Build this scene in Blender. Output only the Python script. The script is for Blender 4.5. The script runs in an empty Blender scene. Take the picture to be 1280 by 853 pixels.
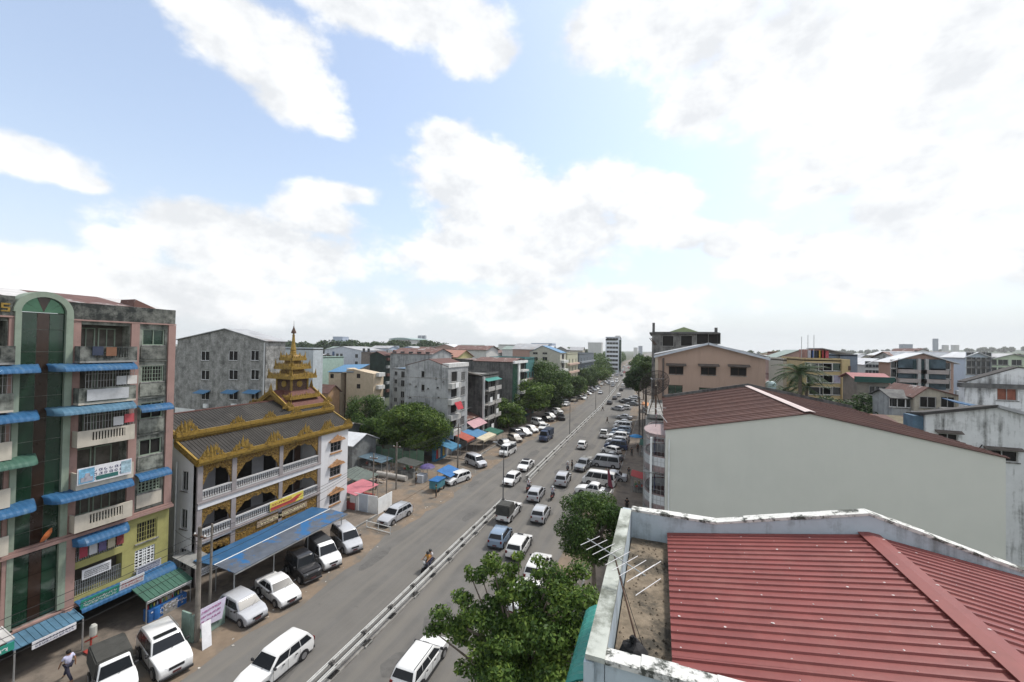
import bpy, bmesh, math, random
import numpy as np
from mathutils import Vector, Matrix
R = math.radians
scene = bpy.context.scene
C = scene.collection
rng = random.Random(7)

# ------------------------------------------------------------------ camera
W0, H0, F, EYE = 1280, 853, 500.0, 20.0
TH = math.atan(185 / F); ROLL = R(1.0); PITCH = math.atan(7.3 / F)
fw = Vector((-math.sin(TH) * math.cos(PITCH), math.cos(TH) * math.cos(PITCH), math.sin(PITCH)))
r0 = Vector((math.cos(TH), math.sin(TH), 0)); u0 = r0.cross(fw)
rt = r0 * math.cos(ROLL) + u0 * math.sin(ROLL); up = u0 * math.cos(ROLL) - r0 * math.sin(ROLL)
cam_d = bpy.data.cameras.new('camera'); cam = bpy.data.objects.new('camera', cam_d); C.objects.link(cam)
cam_d.sensor_width = 36; cam_d.sensor_fit = 'HORIZONTAL'; cam_d.lens = 36 * F / W0
cam_d.clip_start = 0.2; cam_d.clip_end = 20000
m = Matrix.Identity(4)
for i in range(3):
    m[i][0] = rt[i]; m[i][1] = up[i]; m[i][2] = -fw[i]
m[2][3] = EYE
cam.matrix_world = m
scene.camera = cam

# measuring helpers: where the line of sight through a spot of the photograph meets a real plane of the street
def ray(px, py): return fw + rt * ((px - 640) / F) - up * ((py - 426.5) / F)
def G(px, py, z=0.0):
    d = ray(px, py); t = (z - EYE) / d.z; return Vector((d.x * t, d.y * t, z))
def AX(px, py, X):
    d = ray(px, py); t = X / d.x; return Vector((X, d.y * t, EYE + d.z * t))
def AY(px, py, Y):
    d = ray(px, py); t = Y / d.y; return Vector((d.x * t, Y, EYE + d.z * t))

# ------------------------------------------------------------------ light, sky, exposure
scene.view_settings.view_transform = 'Standard'; scene.view_settings.look = 'None'
scene.view_settings.exposure = 1.45; scene.view_settings.gamma = 1.0
SUN_EL, SUN_AZ = R(58), R(38)          # azimuth clockwise from the street's far end
sun_d = bpy.data.lights.new('sun', 'SUN'); sun = bpy.data.objects.new('sun', sun_d); C.objects.link(sun)
sun_d.energy = 1.35; sun_d.angle = R(8); sun_d.color = (1.0, 0.955, 0.89)
sd = Vector((math.sin(SUN_AZ) * math.cos(SUN_EL), math.cos(SUN_AZ) * math.cos(SUN_EL), math.sin(SUN_EL)))
sun.rotation_euler = sd.to_track_quat('Z', 'Y').to_euler(); sun.location = (0, 0, 60)

world = bpy.data.worlds.new('World'); scene.world = world; world.use_nodes = True
nt = world.node_tree; N = nt.nodes; L = nt.links
for n in list(N): N.remove(n)
def nd(t, **k):
    n = N.new(t)
    for a, b in k.items(): setattr(n, a, b)
    return n
def mth(op, a, b=None, c=None, clamp=False):
    n = nd('ShaderNodeMath', operation=op, use_clamp=clamp)
    for i, v in enumerate((a, b, c)):
        if v is None: continue
        if isinstance(v, (int, float)): n.inputs[i].default_value = v
        else: L.new(v, n.inputs[i])
    return n.outputs[0]
out = nd('ShaderNodeOutputWorld'); bg = nd('ShaderNodeBackground'); bg.inputs['Strength'].default_value = 0.1
L.new(bg.outputs[0], out.inputs[0])
sky = nd('ShaderNodeTexSky', sky_type='NISHITA', sun_disc=False)
sky.sun_elevation = SUN_EL; sky.sun_rotation = SUN_AZ; sky.air_density = 1.0; sky.dust_density = 1.6; sky.ozone_density = 1.2
tc = nd('ShaderNodeTexCoord'); sep = nd('ShaderNodeSeparateXYZ'); L.new(tc.outputs['Generated'], sep.inputs[0])
az = mth('ARCTAN2', sep.outputs[0], sep.outputs[1]); el = mth('ARCSINE', sep.outputs[2])
noi = nd('ShaderNodeTexNoise'); noi.inputs['Scale'].default_value = 6.5; noi.inputs['Detail'].default_value = 9; noi.inputs['Roughness'].default_value = 0.62
mp = nd('ShaderNodeMapping'); mp.inputs['Scale'].default_value = (1, 1, 1.5); L.new(tc.outputs['Generated'], mp.inputs[0]); L.new(mp.outputs[0], noi.inputs['Vector'])
comb = nd('ShaderNodeCombineXYZ'); L.new(az, comb.inputs[0]); L.new(el, comb.inputs[1])
# cloud banks: (azimuth, elevation) centres and sizes read off the photograph's sky
CL = [(275,20,75,45,1),(325,70,85,60,1),(370,115,70,45,1),(405,150,40,20,.9),(520,20,120,50,1),(590,60,55,40,1),(440,5,70,28,.9),
 (45,200,80,28,.9),(105,228,45,14,.7),(590,225,90,60,1),(660,275,150,75,1),(560,185,50,40,1),(735,240,65,45,1),(815,262,75,48,1),(620,325,170,45,.9),
 (430,243,55,18,.8),(845,292,55,30,.9),(250,285,105,50,1),(330,315,140,50,.95),(400,268,60,35,.9),(160,303,60,22,.85),(60,345,150,34,.9),(210,365,280,45,.85),
 (780,40,110,60,.95),(860,45,120,70,1),(960,90,170,90,1),(1090,160,220,125,1),(1210,60,180,110,1),(1000,318,130,42,1),(930,302,70,28,.9),(1160,240,170,95,1),(1275,180,40,32,.9),
 (880,130,70,60,.9),(1330,300,160,80,.9),(700,385,260,35,.7),(1100,330,160,60,.9)]
vec = comb.outputs[0]; acc = None
for (px, py, rx, ry, w) in CL:
    d = ray(px, py).normalized(); d1 = ray(px + rx, py).normalized(); d2 = ray(px, py - ry).normalized()
    a = math.atan2(d.x, d.y); e = math.asin(d.z)
    ra = abs(math.atan2(d1.x, d1.y) - a); re = abs(math.asin(d2.z) - e)
    s = nd('ShaderNodeVectorMath', operation='SUBTRACT'); L.new(vec, s.inputs[0]); s.inputs[1].default_value = (a, e, 0)
    q = nd('ShaderNodeVectorMath', operation='MULTIPLY'); L.new(s.outputs[0], q.inputs[0]); q.inputs[1].default_value = (1 / ra, 1 / re, 0)
    ln = nd('ShaderNodeVectorMath', operation='LENGTH'); L.new(q.outputs[0], ln.inputs[0])
    k = mth('MULTIPLY_ADD', ln.outputs['Value'], -w, w)
    acc = k if acc is None else mth('SMOOTH_MAX', acc, k, 0.18)
# beyond the view the same kind of broken cumulus goes on
n2 = nd('ShaderNodeTexNoise'); n2.inputs['Scale'].default_value = 2.3; n2.inputs['Detail'].default_value = 4; L.new(tc.outputs['Generated'], n2.inputs['Vector'])
aoff = mth('ABSOLUTE', mth('ADD', az, TH))
outside = mth('MULTIPLY', mth('SUBTRACT', aoff, 1.0, clamp=True), 3.0, clamp=True)
top = mth('MULTIPLY', mth('SUBTRACT', el, 0.72, clamp=True), 5.0, clamp=True)
gen = mth('MULTIPLY_ADD', n2.outputs[0], 3.2, -1.45)
acc = mth('MAXIMUM', acc, mth('ADD', mth('MULTIPLY', mth('MAXIMUM', outside, top), mth('ADD', gen, 2.0)), -2.0))
acc = mth('MAXIMUM', acc, -0.75)
val = mth('ADD', acc, mth('MULTIPLY_ADD', noi.outputs[0], 1.75, -.86))
mr = nd('ShaderNodeMapRange', interpolation_type='SMOOTHSTEP'); mr.inputs[1].default_value = -0.10; mr.inputs[2].default_value = 0.34
L.new(val, mr.inputs[0])
mask = mth('MULTIPLY', mr.outputs[0], 0.97)
# thin veil everywhere, thickening to the horizon
veil = mth('MULTIPLY_ADD', mth('POWER', mth('SUBTRACT', 1.0, mth('MAXIMUM', el, 0.0)), 5.0), 0.85, 0.30)
vm = nd('ShaderNodeMix', data_type='RGBA'); L.new(veil, vm.inputs[0]); L.new(sky.outputs[0], vm.inputs[6]); vm.inputs[7].default_value = (3.22, 3.32, 3.42, 1)
# inner shading of the cloud: brighter cores, greyer thin bellies
sh = nd('ShaderNodeTexNoise'); sh.inputs['Scale'].default_value = 7.0; sh.inputs['Detail'].default_value = 7; L.new(mp.outputs[0], sh.inputs['Vector'])
ccol = nd('ShaderNodeValToRGB'); ccol.color_ramp.elements[0].position = 0.38; ccol.color_ramp.elements[0].color = (3.10, 3.18, 3.28, 1)
ccol.color_ramp.elements[1].position = 0.66; ccol.color_ramp.elements[1].color = (4.15, 4.17, 4.18, 1); mp2 = nd('ShaderNodeMapping'); mp2.inputs['Scale'].default_value = (1, 1, 1.5); mp2.inputs['Location'].default_value = (.012, .014, .028); L.new(tc.outputs['Generated'], mp2.inputs[0])
noi2 = nd('ShaderNodeTexNoise'); noi2.inputs['Scale'].default_value = 6.5; noi2.inputs['Detail'].default_value = 9; noi2.inputs['Roughness'].default_value = 0.62; L.new(mp2.outputs[0], noi2.inputs['Vector'])
lit = mth('MULTIPLY', mth('SUBTRACT', noi.outputs[0], noi2.outputs[0]), .85)
L.new(mth('ADD', sh.outputs[0], mth('ADD', lit, .035)), ccol.inputs[0])
skm = nd('ShaderNodeMix', data_type='RGBA', blend_type='MULTIPLY'); skm.inputs[0].default_value = 1.0
L.new(vm.outputs[2], skm.inputs[6]); skm.inputs[7].default_value = (.92, .945, .95, 1)
mx = nd('ShaderNodeMix', data_type='RGBA'); L.new(mask, mx.inputs[0]); L.new(skm.outputs[2], mx.inputs[6]); L.new(ccol.outputs[0], mx.inputs[7])
L.new(mx.outputs[2], bg.inputs['Color'])

# ------------------------------------------------------------------ materials
MAT = {}
def M(name, col, rough=.8, var=.12, scale=1.5, dark=None, dscale=.35, lo=.5, hi=.62, streak=0, metal=0, bump=0, spec=.3, amt=1.0, obj=False):
    """procedural plaster / paint / metal: fine tonal noise, optional mildew patches and rain streaks"""
    if name in MAT: return MAT[name]
    mt = bpy.data.materials.new(name); mt.use_nodes = True; MAT[name] = mt
    t = mt.node_tree; b = t.nodes['Principled BSDF']; lk = t.links.new
    b.inputs['Roughness'].default_value = rough; b.inputs['Metallic'].default_value = metal; b.inputs['Specular IOR Level'].default_value = spec
    co = t.nodes.new('ShaderNodeTexCoord')
    n = t.nodes.new('ShaderNodeTexNoise'); n.inputs['Scale'].default_value = scale; n.inputs['Detail'].default_value = 6; n.inputs['Roughness'].default_value = .65
    lk(co.outputs['Object'], n.inputs['Vector'])
    r = t.nodes.new('ShaderNodeValToRGB'); r.color_ramp.elements[0].position = .3; r.color_ramp.elements[1].position = .7
    r.color_ramp.elements[0].color = (*[c * (1 - var) for c in col], 1); r.color_ramp.elements[1].color = (*[min(1, c * (1 + var)) for c in col], 1)
    lk(n.outputs[0], r.inputs[0]); last = r.outputs[0]
    if dark is not None:
        d = t.nodes.new('ShaderNodeTexNoise'); d.inputs['Scale'].default_value = dscale; d.inputs['Detail'].default_value = 9; d.inputs['Roughness'].default_value = .72
        lk(co.outputs['Object'], d.inputs['Vector']); f = d.outputs[0]
        if streak:
            mp_ = t.nodes.new('ShaderNodeMapping'); mp_.inputs['Scale'].default_value = (1.6, 1.6, .11); lk(co.outputs['Object'], mp_.inputs[0])
            s = t.nodes.new('ShaderNodeTexNoise'); s.inputs['Scale'].default_value = 1.3; s.inputs['Detail'].default_value = 6; s.inputs['Roughness'].default_value = .7
            lk(mp_.outputs[0], s.inputs['Vector'])
            a = t.nodes.new('ShaderNodeMix'); a.data_type = 'FLOAT'; a.inputs[0].default_value = streak; lk(f, a.inputs[2]); lk(s.outputs[0], a.inputs[3]); f = a.outputs[0]
        q = t.nodes.new('ShaderNodeMapRange'); q.inputs[1].default_value = lo; q.inputs[2].default_value = hi; q.inputs[4].default_value = amt; lk(f, q.inputs[0])
        x = t.nodes.new('ShaderNodeMix'); x.data_type = 'RGBA'; lk(q.outputs[0], x.inputs[0]); lk(last, x.inputs[6]); x.inputs[7].default_value = (*dark, 1); last = x.outputs[2]
    lk(last, b.inputs['Base Color'])
    if bump:
        bp = t.nodes.new('ShaderNodeBump'); bp.inputs['Strength'].default_value = bump; bp.inputs['Distance'].default_value = .03
        lk(n.outputs[0], bp.inputs['Height']); lk(bp.outputs[0], b.inputs['Normal'])
    return mt
def paint(name, col, rough=.28):
    if name in MAT: return MAT[name]
    mt = M(name, col, rough=rough, var=.05, scale=3, spec=.5)
    b = mt.node_tree.nodes['Principled BSDF']; b.inputs['Coat Weight'].default_value = .6; b.inputs['Coat Roughness'].default_value = .12
    return mt
def foliage(name, c0, c1, c2):
    mt = bpy.data.materials.new(name); mt.use_nodes = True; MAT[name] = mt
    t = mt.node_tree; b = t.nodes['Principled BSDF']; lk = t.links.new
    b.inputs['Roughness'].default_value = .55; b.inputs['Specular IOR Level'].default_value = .25
    g = t.nodes.new('ShaderNodeNewGeometry'); co = t.nodes.new('ShaderNodeTexCoord')
    n = t.nodes.new('ShaderNodeTexNoise'); n.inputs['Scale'].default_value = .55; n.inputs['Detail'].default_value = 3; lk(co.outputs['Object'], n.inputs['Vector'])
    a = t.nodes.new('ShaderNodeMix'); a.data_type = 'FLOAT'; a.inputs[0].default_value = .55; lk(g.outputs['Random Per Island'], a.inputs[2]); lk(n.outputs[0], a.inputs[3])
    r = t.nodes.new('ShaderNodeValToRGB'); e = r.color_ramp.elements; e[0].position = .25; e[0].color = (*c0, 1); e[1].position = .78; e[1].color = (*c2, 1)
    k = e.new(.52); k.color = (*c1, 1); lk(a.outputs[0], r.inputs[0]); lk(r.outputs[0], b.inputs['Base Color'])
    tr = t.nodes.new('ShaderNodeBsdfTranslucent'); lk(r.outputs[0], tr.inputs['Color'])
    ms = t.nodes.new('ShaderNodeMixShader'); ms.inputs[0].default_value = .28; lk(b.outputs[0], ms.inputs[1]); lk(tr.outputs[0], ms.inputs[2])
    lk(ms.outputs[0], t.nodes['Material Output'].inputs['Surface'])
    return mt
# plain colours shared by many small parts
GLASS = M('window_glass', (.018, .022, .024), rough=.08, spec=.5, var=.3, scale=.7)
CARGLASS = M('car_glass', (.014, .016, .019), rough=.2, spec=.2, var=.1)
DARK = M('dark_interior', (.014, .013, .012), rough=.9)
WHITE = M('white_paint', (.72, .73, .72), rough=.6, dark=(.42, .41, .38), lo=.52, hi=.72, amt=.6)
FRAME = M('grey_frame', (.34, .34, .33), rough=.6)
BLACK = M('black_rubber', (.016, .016, .017), rough=.75)
STEEL = M('galvanised_steel', (.36, .37, .37), rough=.45, metal=.6, var=.2)
RUST = M('rusty_iron', (.09, .055, .04), rough=.8, var=.4)
GOLD = M('gold_paint', (.30, .195, .045), rough=.42, var=.3, scale=6, metal=.3, dark=(.13, .085, .03), dscale=2.2, lo=.52, hi=.66)
GOLDREL = M('gold_relief', (.25, .155, .04), rough=.5, var=.5, scale=9, metal=.2, dark=(.12, .07, .03), dscale=5, lo=.48, hi=.6, bump=1.0)
CONC = M('weathered_concrete', (.27, .265, .25), rough=.9, dark=(.07, .07, .065), dscale=.45, lo=.46, hi=.6, streak=.35)
BLUE = M('blue_awning', (.028, .098, .205), rough=.38, var=.18, scale=1.2, dark=(.10, .16, .20), dscale=.9, lo=.55, hi=.75)
BLUEGREY = M('faded_blue_awning', (.07, .15, .22), rough=.55, var=.25, scale=1.5)
GREENAWN = M('green_awning', (.05, .115, .085), rough=.5, var=.2)
TEAL = M('teal_awning', (.03, .20, .165), rough=.4, var=.15)
PIPE = M('pvc_pipe', (.55, .56, .55), rough=.5)
SKIN = M('skin', (.28, .15, .09), rough=.6)
HAIR = M('black_hair', (.012, .010, .010), rough=.6)

# ------------------------------------------------------------------ mesh builder and object helpers
class MB:
    def __init__(s, m=None): s.v = []; s.f = []; s.m = m or Matrix.Identity(4)
    def add(s, vs, fs):
        o = len(s.v); s.v += [tuple(s.m @ Vector(p)) for p in vs]; s.f += [tuple(i + o for i in f) for f in fs]; return s
    def box(s, x0, y0, z0, x1, y1, z1):
        if x0 > x1: x0, x1 = x1, x0
        if y0 > y1: y0, y1 = y1, y0
        if z0 > z1: z0, z1 = z1, z0
        return s.add([(x0,y0,z0),(x1,y0,z0),(x1,y1,z0),(x0,y1,z0),(x0,y0,z1),(x1,y0,z1),(x1,y1,z1),(x0,y1,z1)],
                     [(0,3,2,1),(4,5,6,7),(0,1,5,4),(1,2,6,5),(2,3,7,6),(3,0,4,7)])
    def hexa(s, p): return s.add(p, [(0,3,2,1),(4,5,6,7),(0,1,5,4),(1,2,6,5),(2,3,7,6),(3,0,4,7)])
    def slab(s, a, b, c, d, t):
        n = (Vector(b) - Vector(a)).cross(Vector(d) - Vector(a)).normalized() * t
        if n.z < 0: n = -n
        q = [Vector(x) for x in (a, b, c, d)]
        return s.hexa([x - n for x in q] + q)
    def tube(s, a, b, r, r2=None, n=6, cap=True):
        a, b = Vector(a), Vector(b); r2 = r if r2 is None else r2
        d = (b - a).normalized(); x = d.orthogonal().normalized(); y = d.cross(x)
        vs = [a + (x * math.cos(t) + y * math.sin(t)) * r for t in [2 * math.pi * k / n for k in range(n)]] + \
             [b + (x * math.cos(t) + y * math.sin(t)) * r2 for t in [2 * math.pi * k / n for k in range(n)]]
        fs = [(k, (k + 1) % n, n + (k + 1) % n, n + k) for k in range(n)]
        if cap: fs += [tuple(range(n - 1, -1, -1)), tuple(range(n, 2 * n))]
        return s.add(vs, fs)
    def path(s, pts, r, n=5):
        for a, b in zip(pts[:-1], pts[1:]): s.tube(a, b, r, n=n)
        return s
    def prism(s, poly, fn, d0, d1):
        k = len(poly)
        return s.add([fn(p, d0) for p in poly] + [fn(p, d1) for p in poly],
                     [tuple(range(k)), tuple(range(2 * k - 1, k - 1, -1))] + [(i, (i + 1) % k, k + (i + 1) % k, k + i) for i in range(k)])
    def lathe(s, prof, c=(0, 0, 0), n=12):
        vs = [(c[0] + r * math.cos(2 * math.pi * k / n), c[1] + r * math.sin(2 * math.pi * k / n), c[2] + z) for r, z in prof for k in range(n)]
        fs = [(i * n + k, i * n + (k + 1) % n, (i + 1) * n + (k + 1) % n, (i + 1) * n + k) for i in range(len(prof) - 1) for k in range(n)]
        fs += [tuple(range(n - 1, -1, -1)), tuple((len(prof) - 1) * n + k for k in range(n))]
        return s.add(vs, fs)
    def face(s, f, pl, u0, u1, z0, z1, holes=(), d=.18):
        P = FACE[f]
        hs = [h for h in holes]
        us = sorted({u0, u1} | {h[0] for h in hs} | {h[1] for h in hs}); zs = sorted({z0, z1} | {h[2] for h in hs} | {h[3] for h in hs})
        us = [u for u in us if u0 <= u <= u1]; zs = [z for z in zs if z0 <= z <= z1]
        for a, b in zip(us[:-1], us[1:]):
            run = None
            for c, e in zip(zs[:-1], zs[1:]):
                hole = any(h[0] <= a + 1e-6 and b - 1e-6 <= h[1] and h[2] <= c + 1e-6 and e - 1e-6 <= h[3] for h in hs)
                if not hole: s.add([P(pl, a, c, 0), P(pl, b, c, 0), P(pl, b, e, 0), P(pl, a, e, 0)], [(0, 1, 2, 3)])
        for (a, b, c, e) in hs:
            s.add([P(pl, a, c, 0), P(pl, b, c, 0), P(pl, b, e, 0), P(pl, a, e, 0), P(pl, a, c, d), P(pl, b, c, d), P(pl, b, e, d), P(pl, a, e, d)],
                  [(0, 1, 5, 4), (1, 2, 6, 5), (2, 3, 7, 6), (3, 0, 4, 7)])
        return s
    def mesh(s, name, mat, smooth=False, bevel=0, seg=1):
        me = bpy.data.meshes.new(name); me.from_pydata(s.v, [], s.f); me.materials.append(mat)
        if bevel or smooth:
            bm = bmesh.new(); bm.from_mesh(me)
            bmesh.ops.recalc_face_normals(bm, faces=bm.faces)
            if bevel: bmesh.ops.bevel(bm, geom=[e for e in bm.edges if len(e.link_faces) == 2 and e.calc_face_angle(0) > .35], offset=bevel, segments=seg, affect='EDGES', clamp_overlap=True)
            bm.to_mesh(me); bm.free()
            if smooth:
                me.polygons.foreach_set('use_smooth', [True] * len(me.polygons))
                me.set_sharp_from_angle(angle=R(38))
        me.update(); return me
    def build(s, name, mat, parent=None, **k): return link(name, s.mesh(name, mat, **k), parent)
FACE = {'S': lambda pl, u, z, n: (u, pl + n, z), 'N': lambda pl, u, z, n: (u, pl - n, z), 'E': lambda pl, u, z, n: (pl - n, u, z), 'W': lambda pl, u, z, n: (pl + n, u, z)}
FROT = {'S': 0, 'E': R(90), 'W': R(-90), 'N': R(180)}
def link(name, me, parent=None, loc=(0, 0, 0), rz=0, mat=None, local=False):
    o = bpy.data.objects.new(name, me); C.objects.link(o); o.location = loc; o.rotation_euler = (0, 0, rz)
    if parent is not None:
        o.parent = parent
        if not local: o.matrix_parent_inverse = Matrix.Translation(-WLOC[parent.name])
        WLOC[o.name] = WLOC[parent.name] if not local else Vector((0, 0, 0))
        if not local:
            WLOC[o.name] = Vector(loc)
    else: WLOC[o.name] = Vector(loc)
    if mat is not None: o.material_slots[0].link = 'OBJECT'; o.material_slots[0].material = mat
    return o
WLOC = {}
def tag(o, label=None, cat=None, group=None, kind=None):
    for k, v in (('label', label), ('category', cat), ('group', group), ('kind', kind)):
        if v: o[k] = v
    return o
def thing(name, label, cat, loc=(0, 0, 0), group=None, rz=0):
    o = bpy.data.objects.new(name, None); C.objects.link(o); o.location = loc; o.rotation_euler = (0, 0, rz); o.empty_display_size = .3
    WLOC[o.name] = Vector(loc); return tag(o, label, cat, group)
def structure(name, mb, mat): return tag(mb.build(name, mat), kind='structure')

# windows: one mesh per size, facing -Y in local space
WIN = {}
def window_mesh(w, h, style, fm):
    key = (round(w, 2), round(h, 2), style, fm.name)
    if key in WIN: return WIN[key]
    b = MB(); t = .07 if w > .7 else .05; d = .10
    b.box(-w/2, d-.05, 0, -w/2+t, d+.02, h).box(w/2-t, d-.05, 0, w/2, d+.02, h).box(-w/2+t, d-.05, h-t, w/2-t, d+.02, h).box(-w/2+t, d-.05, 0, w/2-t, d+.02, t)
    if style in ('two', 'grill', 'grid'): b.box(-.025, d-.04, t, .025, d+.02, h-t)
    if style == 'three':
        for x in (-w/6, w/6): b.box(x-.025, d-.04, t, x+.025, d+.02, h-t)
        b.box(-w/2+t, d-.035, h*.55, w/2-t, d+.015, h*.55+.04)
    if style == 'grill':
        n = max(4, int(w/.16))
        for k in range(1, n): x = -w/2 + w*k/n; b.box(x-.012, d-.09, t, x+.012, d-.065, h-t)
        for k in range(1, 4): z = h*k/4; b.box(-w/2+t, d-.10, z-.012, w/2-t, d-.09, z+.012)
    if style == 'grid':
        n = max(4, int(w/.22)); q = max(4, int(h/.2))
        for k in range(1, n): x = -w/2 + w*k/n; b.box(x-.035, d-.07, t, x+.035, d-.01, h-t)
        for k in range(1, q): z = h*k/q; b.box(-w/2+t, d-.06, z-.03, w/2-t, d-.012, z+.03)
    p = MB().box(-w/2+.01, d+.03, .01, w/2-.01, d+.06, h-.01)
    sl = MB().box(-w/2-.08, -.09, -.09, w/2+.08, d-.06, -.004)
    WIN[key] = (b.mesh('window', fm), p.mesh('pane', GLASS), sl.mesh('sill', CONC)); return WIN[key]
def window(parent, f, pl, u, z, w, h, style='two', fm=None, pane=None, sill=True, simple=False):
    fr, pa, si = window_mesh(w, h, style, fm or FRAME)
    P = FACE[f](pl, u, z, 0)
    if simple:
        o = link('window', pa, parent, P, FROT[f], pane); return o
    o = link('window', fr, parent, P, FROT[f])
    link('pane', pa, o, (0, 0, 0), 0, pane, local=True)
    if sill: link('sill', si, o, (0, 0, 0), 0, None, local=True)
    return o
def roof_gable(parent, x0, x1, y0, y1, h, rise, mat, axis='Y', ov=.35, ridge=.5, t=.1, panels=0, cap=None, name='roof'):
    """two pitched slabs; with panels>0 each slope is laid as separate sheets"""
    if axis == 'Y':
        xr = x0 + (x1 - x0) * ridge
        P = lambda k, v: Vector((x0 - ov if k < 0 else (xr if k == 0 else x1 + ov), v, h + rise if k == 0 else h - ov * rise / max(.1, ((xr - x0) if k < 0 else (x1 - xr)))))
        v0, v1 = y0 - ov, y1 + ov
    else:
        yr = y0 + (y1 - y0) * ridge
        P = lambda k, v: Vector((v, y0 - ov if k < 0 else (yr if k == 0 else y1 + ov), h + rise if k == 0 else h - ov * rise / max(.1, ((yr - y0) if k < 0 else (y1 - yr)))))
        v0, v1 = x0 - ov, x1 + ov
    up_ = Vector((0, 0, t + .01))
    if not panels:
        r = MB()
        for k in (-1, 1): r.slab(P(k, v0) + up_, P(0, v0) + up_, P(0, v1) + up_, P(k, v1) + up_, t)
        ro = r.build(name, mat, parent)
    else:
        ro = MB().slab(P(-1, v0 + .02), P(0, v0 + .02), P(0, v1 - .02), P(-1, v1 - .02), .04).slab(P(1, v0 + .02), P(0, v0 + .02), P(0, v1 - .02), P(1, v1 - .02), .04).build(name, mat, parent)
        for k in (-1, 1):
            for i in range(panels):
                a = v0 + (v1 - v0) * i / panels; b = v0 + (v1 - v0) * (i + 1) / panels + .01
                zz = Vector((0, 0, .03 + .012 * (i % 2))); q = MB()
                q.slab(P(k, a) + zz, P(0, a) + zz, P(0, b) + zz, P(k, b) + zz, .02)
                nr = max(2, int((b - a) / .5))
                for j in range(nr):
                    c = a + (b - a) * (j + .5) / nr
                    q.slab(P(k, c - .05) + zz * 2.2, P(0, c - .05) + zz * 2.2, P(0, c + .05) + zz * 2.2, P(k, c + .05) + zz * 2.2, .04)
                q.build('roof_sheet', mat, ro)
    if cap:
        q = MB()
        for k in (-1, 1):
            e = P(k, v0); rr = P(0, v0); d = (e - rr).normalized() * .3; o = Vector((0, 0, t + .06))
            a0 = P(0, v0) + o; a1 = P(0, v1) + o; q.slab(a0, a1, a1 + d, a0 + d, .03)
        q.build('ridge_cap', cap, ro)
    return ro
def building(name, label, cat, x0, x1, y0, y1, h, wall, wins=(), roof=None, group=None, z0=-.2, simple=False, fm=None, hb=True):
    """wins: (face, u, z, w, h, style[, pane material])"""
    o = thing(name, label, cat, ((x0 + x1) / 2, (y0 + y1) / 2, 0), group)
    b = MB()
    hol = {'S': [], 'E': [], 'W': [], 'N': []}
    for w in wins:
        if not simple: hol[w[0]].append((w[1] - w[3] / 2, w[1] + w[3] / 2, w[2], w[2] + w[4]))
    b.face('S', y0, x0, x1, z0, h, hol['S']); b.face('N', y1, x0, x1, z0, h, hol['N']); b.face('E', x1, y0, y1, z0, h, hol['E']); b.face('W', x0, y0, y1, z0, h, hol['W'])
    if roof and roof[0] == 'gableY':
        xr = x0 + (x1 - x0) * (roof[4] if len(roof) > 4 else .5)
        for y in (y0, y1): b.add([(x0, y, h), (x1, y, h), (xr, y, h + roof[1])], [(0, 1, 2)])
    elif roof and roof[0] == 'gableX':
        yr = (y0 + y1) / 2
        for x in (x0, x1): b.add([(x, y0, h), (x, y1, h), (x, yr, h + roof[1])], [(0, 1, 2)])
    elif roof and roof[0] == 'flat':
        pw = roof[2]; b.box(x0, y0, h - .25, x1, y1, h - .05)
        if pw:
            b.box(x0, y0, h - .04, x1, y0 + .18, h + pw).box(x0, y1 - .18, h - .04, x1, y1, h + pw).box(x0, y0 + .18, h - .04, x0 + .18, y1 - .18, h + pw).box(x1 - .18, y0 + .18, h - .04, x1, y1 - .18, h + pw)
    b.build('wall', wall, o)
    if roof and roof[0] in ('gableY', 'gableX'):
        k = roof[5] if len(roof) > 5 else {}
        roof_gable(o, x0, x1, y0, y1, h, roof[1], roof[2], 'Y' if roof[0] == 'gableY' else 'X', roof[3] if len(roof) > 3 else .35, roof[4] if len(roof) > 4 else .5, **k)
    elif roof and roof[0] == 'flat': MB().box(x0 + .2, y0 + .2, h - .045, x1 - .2, y1 - .2, h - .02).build('roof', roof[1], o)
    for w in wins:
        f, u, z, ww, hh, st = w[:6]; pl = {'S': y0, 'N': y1, 'E': x1, 'W': x0}[f]
        if simple: pl = pl + {'S': -.1, 'N': .1, 'E': .1, 'W': -.1}[f]
        window(o, f, pl, u, z, ww, hh, st, fm, w[6] if len(w) > 6 else None, sill=not simple, simple=simple)
    return o
def grid(f, us, zs, w, h, st='two', *a): return [(f, u, z, w, h, st) + a for u in us for z in zs]
def lin(a, b, n): return [a + (b - a) * (k + .5) / n for k in range(n)]
def awning(parent, f, pl, u0, u1, ztop, proj, drop, mat, name='awning', ribs=True, round_ends=True):
    """barrel awning of curved ribbed sheet with rounded ends"""
    P = FACE[f]; b = MB(); n = max(4, int((u1 - u0) / .13)); prof = [(math.sin(t), 1 - math.cos(t)) for t in [R(90) * k / 6 for k in range(7)]]
    rows = []
    for i in range(n + 1):
        u = u0 + (u1 - u0) * i / n; e = min(u - u0, u1 - u) / .55; s = math.sqrt(max(0, 1 - (1 - min(1, e)) ** 2)) if round_ends else 1
        s = max(.25, s); k = .028 if (i % 2 and ribs) else 0
        rows.append([P(pl, u, ztop - (q * drop + .0) + k * (1 - q) , -(p * proj * s + k * p) - .01) for p, q in prof])
    vs = [p for r_ in rows for p in r_]; m7 = 7
    b.add(vs, [(i * m7 + k, i * m7 + k + 1, (i + 1) * m7 + k + 1, (i + 1) * m7 + k) for i in range(n) for k in range(6)])
    # underside a finger's width below, so the sheet has body
    b.add([(p[0], p[1], p[2] - .04) for p in vs], [(i * m7 + k, (i + 1) * m7 + k, (i + 1) * m7 + k + 1, i * m7 + k + 1) for i in range(n) for k in range(6)])
    o = b.build(name, mat, parent, smooth=False)
    return o
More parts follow.
